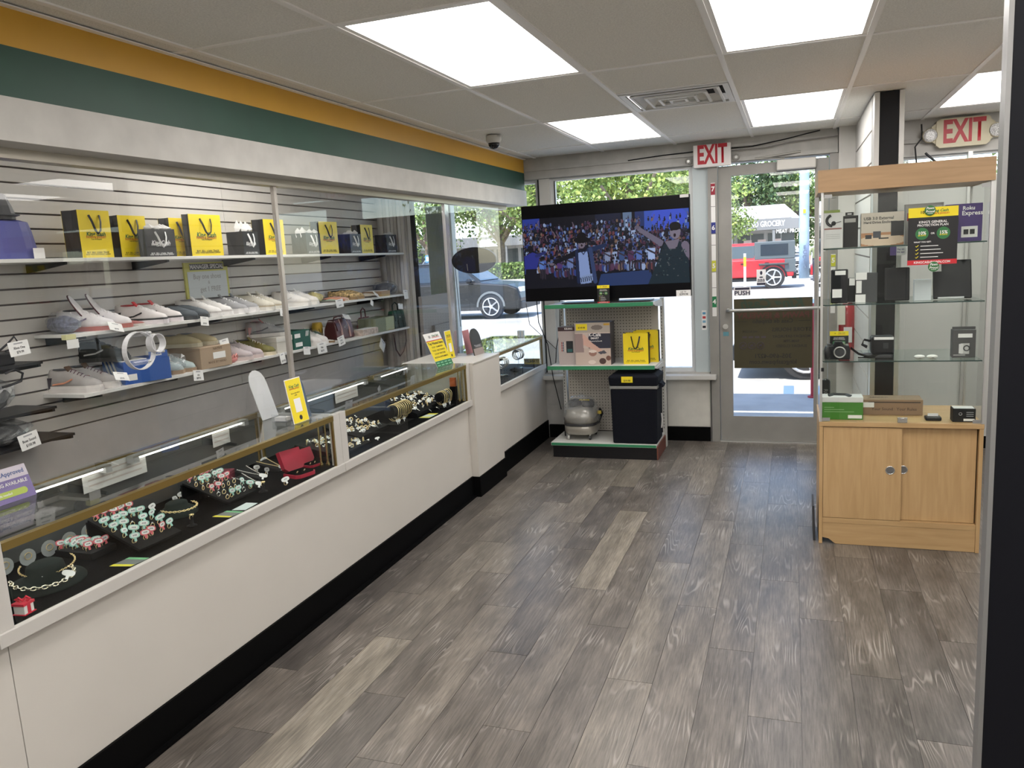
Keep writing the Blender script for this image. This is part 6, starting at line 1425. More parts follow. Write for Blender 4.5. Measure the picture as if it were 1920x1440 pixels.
t = cab('soundbar_box', 'long brown cardboard box lettered Your Sound on the cabinet deck', 'box', .366, .668, S0, .085, .14, mat('cardboard', (.26, .165, .10), .65), y=SY+.08); bx('dark_groove', mat('cardboard_dark', (.06, .04, .03), .7), t, .03, .29, -.001, -.0002, .068, .074); text('Your Sound · Your Rules', .022, .16, .033, -.001, t, mat('cardboard_ink', (.09, .055, .035), .7), bold=.01); stick(t, .004, .06, .042, .07, -.0018); o = text('MIXER', .034, .09, .07, 0, t, mat('cardboard_ink'), bold=.02); o.rotation_euler = (-H90, 0, 0); o.location = (0, 0, .0862)
t = thing('remote', 'small black remote with white label on the cabinet deck', 'remote', (.700, SY-.06, S0+.0065)); bx('body', BLACK, t, -.038, .038, 0, .06, 0, .02, bev=.006); bx('price_label', WCARD, t, -.025, .025, .03, .032, .0205, .035)
t = cab('drive_box', 'black boxed hard drive with barcode at the right of the cabinet deck', 'box', .785, .890, S0, .07, .075, KB, y=SY-.075); stick(t, .05, .10, .006, .018); bx('white_top', WB, t, .005, .1, .005, .07, .0705, .0715); B().torus((.035, -.001, .043), .007, .0016, 12, 4, 'y').build('recycle_mark', GREYINK, t); [bx('text_rule', GREYINK, t, .062, .095, -.0008, -.0002, z, z+.003) for z in (.03, .04, .05)]
for i, (x, lab) in enumerate(((.146, 'left black sticker on the cabinet side glass'), (.190, 'right black sticker on the cabinet back glass'))): tag(bx('sticker', BLACK, None, x, x+.014, CY0-.0012 if i == 0 else CY1-.0095, CY0-.0002 if i == 0 else CY1-.0085, .965, .985), lab, 'sticker')
# poster on the cabinet door with magnets
flyer('poster', 'large black and yellow protection plan poster on the cabinet glass', (.660, CY0-.0008, 1.508), .222, .283)
for i, (x, z, lab) in enumerate(((.645, 1.775, 'upper round green magnet holding the poster'), (.668, 1.497, 'lower round green magnet under the poster'))):
    t = thing('magnet', lab, 'magnet', (x, CY0-.0035, z)); B().lathe([(.025, 0), (.025, -.003), (.022, -.0042)], 22, axis='y').build('disc', mat('magnet_green', (.03, .15, .04), .4), t); text('Pawn', .016, 0, .011, -.0047, t, WCARD, shear=.2); text('Proud', .016, 0, -.005, -.0047, t, WCARD, shear=.2); bx('underline', WCARD, t, -.012, .012, -.0047, -.0044, -.016, -.014)

# ---- fire extinguisher on the pilaster
def extinguisher():
    t = thing('fire_extinguisher', 'red fire extinguisher hung on the white pilaster behind the cabinet', 'extinguisher', (.405, 6.655, .70))
    RX = mat('extinguisher_red', (.38, .012, .02), .25, coat=.5)
    B().lathe([(.05, 0), (.062, .012), (.064, .05), (.064, .38), (.055, .43), (.03, .465), (.02, .475)], 22).build('cylinder', RX, t, smooth=True); B().lathe([(.02, .4755), (.022, .50), (.014, .515)], 14).build('valve', mat('chrome'), t); B().tube([(.0, -.01, .505), (-.03, -.02, .53), (-.06, -.02, .545)], .006, 6).build('lever', BLACK, t); B().tube([(.02, 0, .50), (.07, -.01, .47), (.078, -.02, .35), (.076, -.02, .12)], .010, 8).build('hose', BLACK, t)
    bx('label_plate', WB, t, -.03, .03, -.0665, -.0645, .16, .28); bx('inspection_tag', mat('tag_cream', (.62, .60, .52), .6), t, -.075, -.02, -.075, -.073, .30, .455); bx('bracket', ALU, t, -.02, .02, .0645, .084, .2, .4)
extinguisher()
# ================================================================== JEWELLERY AND COUNTER TOP
DZ = .7005    # top of the velvet decks
PINKT = mat('tag_pink', (.70, .14, .17), .5); TEALT = mat('tag_teal', (.38, .68, .60), .5); WT = mat('tag_white', (.82, .83, .82), .5)
def tag_mesh():
    pts = []
    for k in range(20):
        a = 2*PI*k/20; pts.append((.0150*math.copysign(abs(math.cos(a))**.75, math.cos(a)), .0085*math.copysign(abs(math.sin(a))**.75, math.sin(a))))
    return pts
TP = tag_mesh()
ME_TAG = {}
for nm, m in (('pink', PINKT), ('teal', TEALT), ('white', WT)):
    b = B(); b.prism(TP, -.0004, .0004, 'y'); b.box(-.0035, .0035, -.0004, .0004, -.018, -.007); b.v = [(x*1.3, y, z*1.2) for x, y, z in b.v]; ME_TAG[nm] = b.mesh('price_tag_%s' % nm, m)
ME_PRT = B().prism([(x*.95, z*.86) for x, z in TP], -.0010, -.0004, 'y').mesh('tag_print', WT)
ME_DIG = B().box(-.007, -.004, -.0013, -.0010, -.0025, .0025).box(-.0025, .0005, -.0013, -.0010, -.0025, .0025).box(.002, .0065, -.0013, -.0010, -.0025, .0025).mesh('tag_digits', mat('digit_grey', (.25, .25, .26), .6))
ME_BAND = {'gold': B().torus((0, 0, 0), .0085, .0014, 14, 5, 'y').mesh('ring_band', GOLDJ, True), 'silver': B().torus((0, 0, 0), .0085, .0014, 14, 5, 'y').mesh('ring_band', SILVER, True)}
ME_STONE = B().ell((0, 0, .0100), (.0034, .0034, .003), 8, 5).mesh('stone', mat('stone', (.85, .87, .9), .05, spec=.9))
def inst(me, parent, loc=(0, 0, 0), rot=(0, 0, 0), name=None):
    o = bpy.data.objects.new(name or me.name.split('.')[0], me); COL.objects.link(o); o.parent = parent; o.location = loc; o.rotation_euler = rot
    return o
JR = random.Random(12)
def ring(label, group, loc, tagc=None, metal='gold', stone=True):
    t = thing('ring', label, 'ring', loc, H90+JR.uniform(-.5, .3), group)
    inst(ME_BAND[metal], t, (0, 0, .004), (.0, 0, 0), 'band')
    if stone: inst(ME_STONE, t, (0, 0, .004), name='stone')
    if tagc:
        o = inst(ME_TAG[tagc], t, (JR.uniform(-.002, .002), -.004, .024), (-.35+JR.uniform(-.15, .15), JR.uniform(-.25, .25), 0), 'price_tag')
        inst(ME_PRT, o, name='tag_print'); inst(ME_DIG, o, name='tag_digits')
PAD = mat('tray_black', (.0045, .0045, .005), .7, spec=.2)
def tray(label, c):
    """c: front-left, front-right, back-right, back-left corners"""
    o = Vector(c[0]); t = thing('ring_tray', label, 'tray', (o.x, o.y, DZ)); q = [Vector(p)-Vector((o.x, o.y, DZ)) for p in c]
    up = (q[1]-q[0]).cross(q[3]-q[0]).normalized()
    if up.z < 0: up = -up
    vs = q+[p+up*.010 for p in q]
    B().add(vs, [(3, 2, 1, 0), (4, 5, 6, 7), (0, 1, 5, 4), (1, 2, 6, 5), (2, 3, 7, 6), (3, 0, 4, 7)]).build('board', PAD, t, bev=.0015)
    a, b_ = q[3], q[2]; B().add([(a.x, a.y, .0005), (b_.x, b_.y, .0005), (b_.x, b_.y, b_.z-.001), (a.x, a.y, a.z-.001), (a.x-.008, a.y, .0005), (b_.x-.008, b_.y, .0005), (b_.x-.008, b_.y, b_.z-.001), (a.x-.008, a.y, a.z-.001)],
            [(0, 1, 2, 3), (4, 7, 6, 5), (0, 4, 5, 1), (3, 2, 6, 7), (0, 3, 7, 4), (1, 5, 6, 2)]).build('back_support', PAD, t)
    def at(u, v): 
        p = (Vector(c[0])*(1-u)+Vector(c[1])*u)*(1-v)+(Vector(c[3])*(1-u)+Vector(c[2])*u)*v
        return p+up*.0145
    return at
at = tray('slanted black ring tray full of pink and teal tags, nearest one', [(-2.165, 2.045, .712), (-2.16, 2.245, .712), (-2.37, 2.225, .795), (-2.425, 2.075, .795)])
pat = ['ppppp', 'ttttt', 'ttntt', 'tttnt', 'ppppt']
for r in range(5):
    for k in range(5):
        c = pat[r][k]
        if r == 4 and k == 0: c = 't'
        lab = {'p': 'gold ring with pink price tag on the nearest slanted tray', 't': 'gold ring with teal price tag on the nearest slanted tray', 'n': 'gold ring without tag on the nearest slanted tray'}[c]
        ring(lab, 'rings on the nearest slanted tray', at(.10+.2*k+JR.uniform(-.03, .03), .92-.19*r+JR.uniform(-.02, .02)), {'p': 'pink', 't': 'teal', 'n': None}[c])
at = tray('slanted black ring tray with mixed tags in the middle of the near case', [(-2.215, 2.575, .712), (-2.215, 2.765, .712), (-2.425, 2.735, .792), (-2.425, 2.555, .792)])
pat = ['pnppn', 'ntttt', 'nnnpp', 'ppnnn', 'nnnnt', 'nttnt']
for r in range(6):
    for k in range(5):
        c = pat[r][k]; lab = {'p': 'ring with pink price tag on the tray beside the gold chain', 't': 'ring with teal price tag on the tray beside the gold chain', 'n': 'untagged gold ring on the tray beside the gold chain'}[c]
        ring(lab, 'rings on the tray beside the gold chain', at(.10+.2*k+JR.uniform(-.04, .04), .93-.165*r), {'p': 'pink', 't': 'teal', 'n': None}[c], 'silver' if (r+k) % 4 == 0 else 'gold')
t = thing('ring_tray', 'low black ring block with a few tags beside the neck bust', 'tray', (-2.385, 2.02, DZ)); bx('block', PAD, t, -.085, .085, -.055, .055, 0.0005, .026, bev=.002)
for k, (u, v, c) in enumerate(((-.07, -.04, 'p'), (-.06, -.02, 't'), (-.05, .0, 'p'), (-.02, -.03, 't'), (-.015, -.005, 'p'), (-.03, .02, 't'), (.01, .0, 'p'), (.02, -.02, 't'), (.045, -.03, 'p'), (.03, .02, 't'), (.06, .0, 'p'), (.055, .03, 'p'))):
    ring('gold ring with %s tag on the low black block' % ('pink' if c == 'p' else 'teal'), 'rings on the low black block', (-2.385+u, 2.02+v, DZ+.027), 'pink' if c == 'p' else 'teal')
# ---- neck busts with chains
def bust(label, x, y, r, h, dome):
    t = thing('neck_bust', label, 'display bust', (x, y, DZ)); B().lathe([(r, .0005), (r, .006), (r*.93, .016), (r*.80, .022), (dome*1.15, .030), (dome, h*.6), (dome*.92, h*.9), (dome*.7, h), (.004, h*1.01)], 30, sx=.85).build('velvet_form', mat('bust_velvet', (.010, .016, .014), .85, spec=.2), t, smooth=True)
bust('black velvet neck bust with thick silver chain at the left border', -2.285, 1.775, .125, .075, .062)
bust('flat black velvet neck bust carrying the gold link chain', -2.375, 2.46, .088, .055, .050)
def chain(name, label, pts, R, r, m, tagpos=None, link_parts=True, tw=.7):
    t = thing(name, label, 'necklace', pts[0]); o = Vector(pts[0])
    P = [Vector(p)-o for p in pts]; seg = [0]
    for i in range(1, len(P)): seg.append(seg[-1]+(P[i]-P[i-1]).length)
    n = max(3, int(seg[-1]/(R*1.55))); me = B().torus((0, 0, 0), R, r, 10, 5, 'z', R2=R*tw).mesh('chain_link', m, True); j = B()
    for k in range(n):
        d = seg[-1]*(k+.5)/n; i = max(i for i in range(len(seg)) if seg[i] <= d); i = min(i, len(P)-2); f = (d-seg[i])/(seg[i+1]-seg[i]); p = P[i].lerp(P[i+1], f); tg = (P[i+1]-P[i]).normalized()
        rot = Matrix.Rotation(math.atan2(tg.y, tg.x), 4, 'Z') @ Matrix.Rotation(-math.asin(max(-1, min(1, tg.z))), 4, 'Y') @ Matrix.Rotation(.6 if k % 2 else -.6, 4, 'X')
        if link_parts: inst(me, t, p, rot.to_euler(), 'chain_link')
        else:
            b = B().torus((0, 0, 0), R, r, 8, 4, 'z', R2=R*tw); b.xf(Matrix.Translation(p) @ rot); j.add(b.v, b.f)
    if not link_parts: j.build('chain', m, t, smooth=True)['kind'] = 'stuff'
    if tagpos: q = inst(ME_TAG['white'], t, Vector(tagpos)-o, (-.8, .3, .6), 'price_tag')
    return t
def arc(cx, cy, z, rx, ry, a0, a1, n=14, dz=0): return [(cx+rx*math.cos(a), cy+ry*math.sin(a), z+dz*math.sin(PI*k/(n-1))) for k, a in enumerate(np.linspace(a0, a1, n))]
chain('necklace', 'thick silver curb chain around the near neck bust', arc(-2.275, 1.755, DZ+.038, .088, .088, -2.3, 1.35, 18, -.012), .0095, .0026, mat('pale_gold_chain', (.85, .80, .66), .25, metal=1.), (-2.185, 1.775, DZ+.045))
chain('necklace', 'fine gold chain with white tags over the near neck bust', arc(-2.305, 1.80, DZ+.060, .075, .085, -2.6, 1.5, 18, -.015), .004, .0009, GOLDJ, (-2.255, 1.745, DZ+.060), False)
chain('necklace', 'gold link chain on the flat neck bust', arc(-2.365, 2.46, DZ+.034, .070, .072, -2.0, 1.55, 16, -.004), .0056, .0015, GOLDJ)
t = thing('gift_box', 'tiny red and white gift box with bow in the left case corner', 'gift box', (-2.155, 1.587, DZ), .15); bx('box_body', WCARD, t, -.018, .018, -.018, .018, .003, .028); bx('lid', mat('gift_red', (.62, .02, .05), .45), t, -.021, .021, -.021, .021, .0285, .036); bx('red_base', mat('gift_red'), t, -.022, .022, -.022, .022, .0003, .0027); bx('ribbon_band', mat('gift_red'), t, .0182, .0192, -.006, .006, .003, .028)
for s in (-1, 1): B().tube([(0, 0, .038), (s*.008, s*.006, .050), (s*.018, s*.008, .044), (s*.010, s*.003, .038)], .003, 5, flat=.005).build('bow_loop', mat('gift_red'), t)
# cards lying on the velvet
def lying(name, label, c, m, parts=()):
    o = Vector(c[0]); t = thing(name, label, 'card', c[0]); q = [Vector(p)-o for p in c]; vs = [(p.x, p.y, .0005) for p in q]+[(p.x, p.y, .0015) for p in q]
    B().add(vs, [(3, 2, 1, 0), (4, 5, 6, 7), (0, 1, 5, 4), (1, 2, 6, 5), (2, 3, 7, 6), (3, 0, 4, 7)]).build('card_body', m, t)
    for (u0, u1, mm) in parts:
        def L(u, v): p = (q[0]*(1-u)+q[3]*u)*(1-v)+(q[1]*(1-u)+q[2]*u)*v; return (p.x, p.y, .0020)
        B().add([L(u0, 0), L(u1, 0), L(u1, 1), L(u0, 1)], [(0, 1, 2, 3), ]).build('printed_band', mm, t)
FLG = mat('flyer_grey', (.16, .17, .17), .5); FLY = mat('flyer_lime', (.72, .66, .03), .5); FLN = mat('flyer_mint', (.18, .50, .24), .5)
YC = ((0, .22, FLY), (.78, 1, FLN))
lying('flyer_card', 'yellow grey and green flyer card lying beside the nearest ring tray', [(-2.192, 1.936, DZ), (-2.114, 1.952, DZ), (-2.109, 2.03, DZ), (-2.187, 2.019, DZ)], FLG, YC)
lying('flyer_card', 'yellow grey and green flyer card lying below the second ring tray', [(-2.194, 2.452, DZ), (-2.116, 2.459, DZ), (-2.106, 2.534, DZ), (-2.185, 2.53, DZ)], FLG, YC)
lying('note_card', 'pale blue note card lying before the second ring tray', [(-2.17, 2.542, DZ), (-2.113, 2.554, DZ), (-2.12, 2.644, DZ), (-2.175, 2.64, DZ)], mat('card_pale_blue', (.62, .70, .70), .5))
lying('flyer_card', 'yellow and white flyer card lying under the gold bracelet roll', [(-2.199, 4.347, DZ), (-2.13, 4.35, DZ), (-2.13, 4.49, DZ), (-2.19, 4.48, DZ)], mat('card_pale_blue'), ((0, .25, FLY), (.75, 1, FLY)))
lying('note_card', 'pale blue card on the far velvet behind the ring block', [(-2.53, 2.02, DZ), (-2.46, 2.02, DZ), (-2.46, 2.14, DZ), (-2.53, 2.14, DZ)], mat('card_pale_blue'))
def finger_stand(label, x, y):
    t = thing('ring_stand', label, 'ring stand', (x, y, DZ)); B().lathe([(.020, .0005), (.020, .004), (.008, .008), (.007, .034), (.004, .042)], 14).build('cone', PAD, t, smooth=True); inst(ME_BAND['gold'], t, (0, 0, .036), (0, 0, H90), 'ring_band')
    for k in range(5): B().ell((.006*math.cos(k*1.257)+.004, .006*math.sin(k*1.257), .047), (.004, .004, .003), 8, 4).build('petal', GOLDJ, t)
finger_stand('finger stand with gold flower ring near the front glass', -2.20, 2.345); finger_stand('small ring stand right of the second ring tray', -2.20, 2.79)
# red clamshell boxes
def clam(label, x, y, rz, s=1.):
    t = thing('jewellery_box', label, 'jewellery box', (x, y, DZ), rz); RD = mat('box_crimson', (.42, .015, .045), .42); oc = [(-.05, -.028), (-.036, -.042), (.036, -.042), (.05, -.028), (.05, .042), (-.05, .042)]
    oc = [(a*s, b_*s) for a, b_ in oc]
    B().prism(oc, .0005, .014*s, 'z').build('base', RD, t); B().prism([(a*.9, b_*.9) for a, b_ in oc], .0142*s, .0165*s, 'z').build('velvet_pad', VELVET, t)
    lid = B().prism(oc, 0, .022*s, 'z'); lid.xf(Matrix.Translation((0, .044*s, .014*s)) @ Matrix.Rotation(math.radians(68), 4, 'X') @ Matrix.Translation((0, .042*s, 0))); 
    lid.build('lid', RD, t)
    for k in (-1, 1): B().tube([(k*.018*s-.008, -.01, .018*s), (k*.018*s+.010, .004, .018*s)], .0025, 6).build('gold_bar', GOLDJ, t)
clam('open red hexagonal jewellery box with gold cufflinks in the near case', -2.19, 3.06, H90-.25, 1.2); clam('open red jewellery box by the brass rods at the case end', -2.235, 3.225, H90-.2, .85)
t = thing('jewellery_box', 'closed dull red box deep in the near case', 'jewellery box', (-2.50, 2.90, DZ), .3); bx('body', mat('box_dull_red', (.20, .03, .05), .5), t, -.035, .035, -.05, .05, .0005, .04, bev=.004); bx('lid', mat('box_dull_red'), t, -.036, .036, -.051, .051, .0405, .052, bev=.004)
# thin necklaces on dark bibs
for i, (x, y, m, lab) in enumerate(((-2.33, 2.86, SILVER, 'slim silver omega necklace beside the second ring tray'), (-2.40, 2.98, SILVER, 'thin silver chain in a V behind the red box'), (-2.40, 3.13, GOLDJ, 'thin gold chain with tag near the case end'), (-2.47, 2.70, SILVER, 'thin silver chain at the back of the near case'), (-2.46, 2.32, GOLDJ, 'thin gold chain behind the nearest ring tray'))):
    t = thing('necklace_bib', 'black necklace bib under the %s' % lab, 'display bust', (x, y, DZ)); B().loft([[(-.06, -.05, .0005), (.06, -.035, .0005), (.06, .035, .0005), (-.06, .05, .0005)], [(-.065, -.045, .042), (.055, -.03, .010), (.055, .03, .010), (-.065, .045, .042)]]).build('pad', PAD, t, bev=.003)
    chain('necklace', lab, [(x-.062, y-.036, DZ+.049), (x-.02, y-.024, DZ+.036), (x+.035, y-.008, DZ+.0215), (x+.048, y, DZ+.018), (x+.035, y+.008, DZ+.0215), (x-.02, y+.024, DZ+.036), (x-.062, y+.036, DZ+.049)], .0030, .0008, m, (x+.06, y, DZ+.016), False)
for i, (x, y) in enumerate(((-2.44, 3.06), (-2.50, 3.2), (-2.16, 2.90), (-2.36, 3.03), (-2.50, 2.45), (-2.48, 2.56), (-2.50, 2.62))):
    ring('loose gold ring with white tag on the dark velvet of the near case', 'loose tagged rings in the near case', (x, y, DZ+.006), 'white')
# ---- middle case: earring pads
def pad(label, x0, x1, y0, y1, zf, zb):
    t = thing('earring_pad', label, 'display pad', (x0, y0, DZ)); w, l = x1-x0, y1-y0
    B().add([(0, 0, .0005), (w, 0, .0005), (w, l, .0005), (0, l, .0005), (0, 0, zb), (w, 0, zf), (w, l, zf), (0, l, zb)], [(3, 2, 1, 0), (4, 5, 6, 7), (0, 1, 5, 4), (1, 2, 6, 5), (2, 3, 7, 6), (3, 0, 4, 7)]).build('velvet_block', PAD, t, bev=.002)
    return lambda u, v: (x0+w*u, y0+l*v, DZ+zb+(zf-zb)*u+.001)
ME_STUD = {'gold': B().torus((0, 0, .005), .0065, .0016, 12, 5, 'y').mesh('hoop', GOLDJ, True), 'silver': B().ell((0, 0, .005), (.0045, .0045, .0045), 8, 6).mesh('stud', SILVER, True)}
def earring(label, group, loc, kind, tagged):
    t = thing('earring', label, 'earring', loc, JR.uniform(0, 2.5), group); s = 1.0+JR.random()*.8
    o = inst(ME_STUD[kind], t, name='hoop' if kind == 'gold' else 'stud'); o.scale = (s, s, s)
    p = inst(ME_TAG['white'], t, (JR.uniform(-.008, .008), -.006, .009 if tagged else .003), (-1.1+JR.uniform(-.4, .4), JR.uniform(-.6, .6), 0), 'price_tag'); k = .72 if tagged else .36; p.scale = (k, k, k)
pads = (('low black earring pad at the left end of the middle case', -2.44, -2.17, 3.38, 3.70, .012, .060, 46, .6, 'left earring pad of the middle case'),
        ('second black earring pad in the middle case', -2.50, -2.26, 3.74, 4.07, .02, .075, 50, .5, 'second earring pad of the middle case'),
        ('tall black earring pad right of the first bracelet roll', -2.44, -2.22, 4.37, 4.615, .02, .105, 44, .35, 'tall earring pad of the middle case'),
        ('last black earring pad by the brass rods of the middle case', -2.46, -2.25, 4.63, 4.87, .02, .080, 38, .4, 'last earring pad of the middle case'))
for lab, x0, x1, y0, y1, zf, zb, n, g, grp in pads:
    at = pad(lab, x0, x1, y0, y1, zf, zb)
    for k in range(n):
        gold = JR.random() < g; tg = JR.random() < .4
        earring('small %s earring%s on the %s' % ('gold' if gold else 'silver', ' with white tag' if tg else '', grp), grp, at(.08+.84*JR.random(), .08+.84*JR.random()), 'gold' if gold else 'silver', tg)
for k, (x, y) in enumerate(((-2.21, 3.50), (-2.20, 3.72), (-2.17, 3.78), (-2.30, 3.70), (-2.22, 4.55), (-2.2, 4.62), (-2.35, 4.30), (-2.33, 4.34))): earring('loose white tagged earring lying between the pads of the middle case', 'loose earrings in the middle case', (x, y, DZ+.002), 'silver', True)
def roll(label, x, y0, y1, z, r, m, n, glab):
    t = thing('bracelet_roll', label, 'bracelet holder', (x, (y0+y1)/2, DZ)); h = z-DZ; l = (y1-y0)/2
    B().cyl((0, -l, h), (0, l, h), r, n=20).build('velvet_roll', PAD, t, smooth=False); bx('post', PAD, t, -.012, .012, -.015, .015, .004, h-r+.004); bx('foot', PAD, t, -.05, .05, -l*.8, l*.8, .0005, .0039)
    for k in range(n):
        y = y0+(y1-y0)*(.18+.72*k/(n-1)); b = thing('bracelet', glab, 'bracelet', (x, y, z), 0, glab[:40]); dr = .012+.016*JR.random(); B().tube([((r+.0032)*math.cos(a)+.0004*math.sin(a*23), .004*math.sin(a*2+k), (r+.0032)*math.sin(a)-(dr if math.sin(a) < -.55 else (dr*.4 if math.sin(a) < -.2 else 0))) for a in np.linspace(0, 2*PI, 40, endpoint=False)], .0020+.0012*JR.random(), 5, closed=True).build('chain_loop', m if JR.random() < .85 else SILVER, b, smooth=True); inst(ME_TAG['white'], b, (r*.7, 0, -r-.022), (-.2, .2, H90), 'price_tag') if k in (0, 1, 4) else None
roll('black velvet roll thick with gold bracelets in the middle case', -2.265, 4.10, 4.34, .785, .036, GOLDJ, 9, 'gold chain bracelet on the nearer velvet roll of the middle case'); roll('smaller black velvet roll with gold bracelets near the brass rods', -2.19, 4.635, 4.80, .775, .030, GOLDJ, 6, 'gold chain bracelet on the farther velvet roll of the middle case')
for i, (x, y, lab) in enumerate(((-2.505, 4.70, 'crumpled bright green cloth at the back of the middle case'), (-2.515, 4.86, 'small bright green cloth strip near the far end of the middle case'))):
    tag(B().loft([[(x+.02*math.sin(k*1.7)-.03, y-.12+k*.04, DZ+.04+.012*(k % 2)), (x+.03+.02*math.sin(k*2.1), y-.12+k*.04, DZ+.035+.008*((k+1) % 2)), (x+.03, y-.12+k*.04, DZ+.001), (x-.03, y-.12+k*.04, DZ+.001)] for k in range(6 if i == 0 else 4)]).build('cloth', mat('cloth_green', (.05, .36, .07), .8)), lab, 'cloth')
for i, (x, y, lab) in enumerate(((-2.52, 3.98, 'small dull red box behind the second earring pad'), (-2.50, 4.55, 'small dull red box between the green cloths'))):
    t = thing('jewellery_box', lab, 'jewellery box', (x, y, DZ)); bx('body', mat('box_dull_red'), t, -.025, .025, -.03, .03, .0005, .05, bev=.003); bx('lid', mat('box_dull_red'), t, -.026, .026, -.031, .031, .0505, .062, bev=.003)
t = thing('orange_box', 'small orange box at the far end of the middle case', 'box', (-2.21, 4.93, DZ)); bx('carton', mat('orange_carton', (.50, .13, .04), .5), t, -.02, .02, -.012, .012, .10, .16); bx('pedestal', PAD, t, -.022, .022, -.014, .014, .0005, .0995)
# notices at the back of the cases
for i, (y, w, lab) in enumerate(((2.20, .32, 'white notice card standing at the back of the near case'), (2.93, .12, 'small white notice card behind the red boxes'), (4.0, .26, 'white notice card standing at the back of the middle case'))):
    t = thing('notice_card', lab, 'card', (-2.566, y, DZ+.20), H90); bx('card_body', WCARD, t, 0, w, -.001, 0, -.045, .045)
    for z in (.022, .0, -.022): bx('text_rule', mat('rule_brown', (.62, .54, .50), .6), t, w*.08, w*.92, -.0016, -.0011, z-.003, z+.003)
for i in range(6):
    t = thing('watch_card', 'grey oval display card in a row at the back of the near case', 'card', (-2.50, 1.80+i*.085, DZ), H90-.2, 'oval cards at the back of the near case'); B().prism([(.028*math.cos(a), .03+.03*math.sin(a)) for a in np.linspace(0, 2*PI, 16, endpoint=False)], 0, .002).build('oval', mat('oval_grey', (.36, .38, .38), .5), t); B().torus((0, -.004, .035), .012, .0015, 12, 4, 'y').build('charm', GOLDJ, t)
# ---- far case
for i, (y, z, lab) in enumerate(((6.03, .835, 'silver bangle on the nearer stand of the far case'), (6.44, .850, 'silver bangle on the farther stand of the far case'))):
    t = thing('bangle_stand', 'clear bangle stand in the far case, %s one' % ('nearer' if i == 0 else 'farther'), 'bangle stand', (-2.25, y, .6965)); B().cyl((0, 0, .0005), (0, 0, z-.70), .006, n=8).build('post', CLEARP, t); B().cyl((0, -.06, z-.6965), (0, .06, z-.6965), .012, n=10).build('arm', mat('arm_dark', (.05, .05, .05), .4), t); bx('foot', CLEARP, t, -.03, .03, -.03, .03, .0005, .006)
    for k in range(4):
        u = thing('bangle', lab, 'bangle', (-2.25, y-.045+.028*k, z-.029-.003*(k % 2)), JR.uniform(-.25, .25), 'silver bangles on the %s stand' % ('nearer' if i == 0 else 'farther')); B().torus((0, 0, 0), .042, .0042, 24, 6, 'y').build('hoop', SILVER, u, smooth=True); B().box(-.007, .007, -.006, .006, -.047, -.038).build('clasp', SILVER, u)
for i, (x, y, lab) in enumerate(((-2.19, 5.68, 'wristwatch lying at the front of the far case'), (-2.22, 5.95, 'wristwatch with steel band in the far case middle'))):
    t = thing('wristwatch', lab, 'watch', (x, y, .7055), .4+i); B().lathe([(.018, .0005), (.019, .008), (.016, .010)], 18).build('watch_case', ALU, t, smooth=True); B().lathe([(.0145, .0102), (.0145, .0108)], 16).build('dial', WCARD if i == 0 else DARK, t)
    for s in (-1, 1): B().tube([(0, s*.018, .005), (0, s*.04, .012), (0, s*.055, .005)], .003, 5, flat=.009).build('strap', ALU, t)
t = thing('watch_pillow', 'round black watch cushion in the far case', 'cushion', (-2.20, 6.22, .6965)); B().ell((0, 0, .022), (.05, .06, .0215), 16, 8).build('cushion', PAD, t, smooth=True); B().torus((0, 0, .03), .045, .004, 20, 5, 'z').build('band', DARK, t)
t = thing('brand_plate', 'yellow plate with mirrored black lettering at the end of the far case', 'sign', (-2.20, 6.66, .6965)); bx('plate', mat('plate_yellow', (.45, .36, .06), .5), t, -.075, .075, 0, .004, .001, .052); text('STANLEY', .032, 0, .027, -.0008, t, INK, mirror=True, bold=.03); bx('border', INK, t, -.07, .07, -.001, -.0002, .044, .048)

# ---- things standing on the counter
t = thing('financing_sign', 'purple financing sign standing on the counter at the left border', 'sign', (-2.435, 1.905, TOPZ+.0005), H90); t.rotation_euler = (-.35, 0, H90)
bx('sheet', mat('sign_purple', (.20, .15, .36), .4), t, -.33, 0, 0, .003, 0, .115); bx('pale_top', mat('sign_pale', (.60, .54, .62), .4), t, -.33, 0, -.0006, -.0001, .075, .115); text('FlexApproved', .0205, -.012, .094, -.0012, t, mat('sign_blue', (.05, .10, .28), .5), align='RIGHT'); text('FINANCING AVAILABLE', .0165, -.012, .060, -.0012, t, WCARD, align='RIGHT', bold=.02)
b = B().prism([(-.20+.011*math.cos(a), .028+.011*math.sin(a)) for a in np.linspace(PI/2, 3*PI/2, 8)]+[(-.035+.011*math.cos(a), .028+.011*math.sin(a)) for a in np.linspace(-PI/2, PI/2, 8)], -.0012, -.0003); b.build('lime_button', mat('lime', (.45, .55, .10), .5), t); text('No credit needed', .011, -.12, .028, -.0018, t, WCARD)
def rounded(w, h, r, n=10): return [(0, 0), (w, 0)]+[(w/2+w/2*math.cos(a), h-r+r*math.sin(a)) for a in np.linspace(0, PI, n)]
t = thing('sign_back', 'tall white rounded board with curled edge on the near counter end', 'sign', (-2.386, 3.08, TOPZ+.002), H90); t.rotation_euler = (-.30, 0, H90); B().prism(rounded(.125, .245, .07), 0, .003).build('board', mat('board_gloss', (.70, .70, .71), .25), t); bx('side_fold', mat('board_gloss'), t, .118, .1245, .0035, .05, .02, .15)
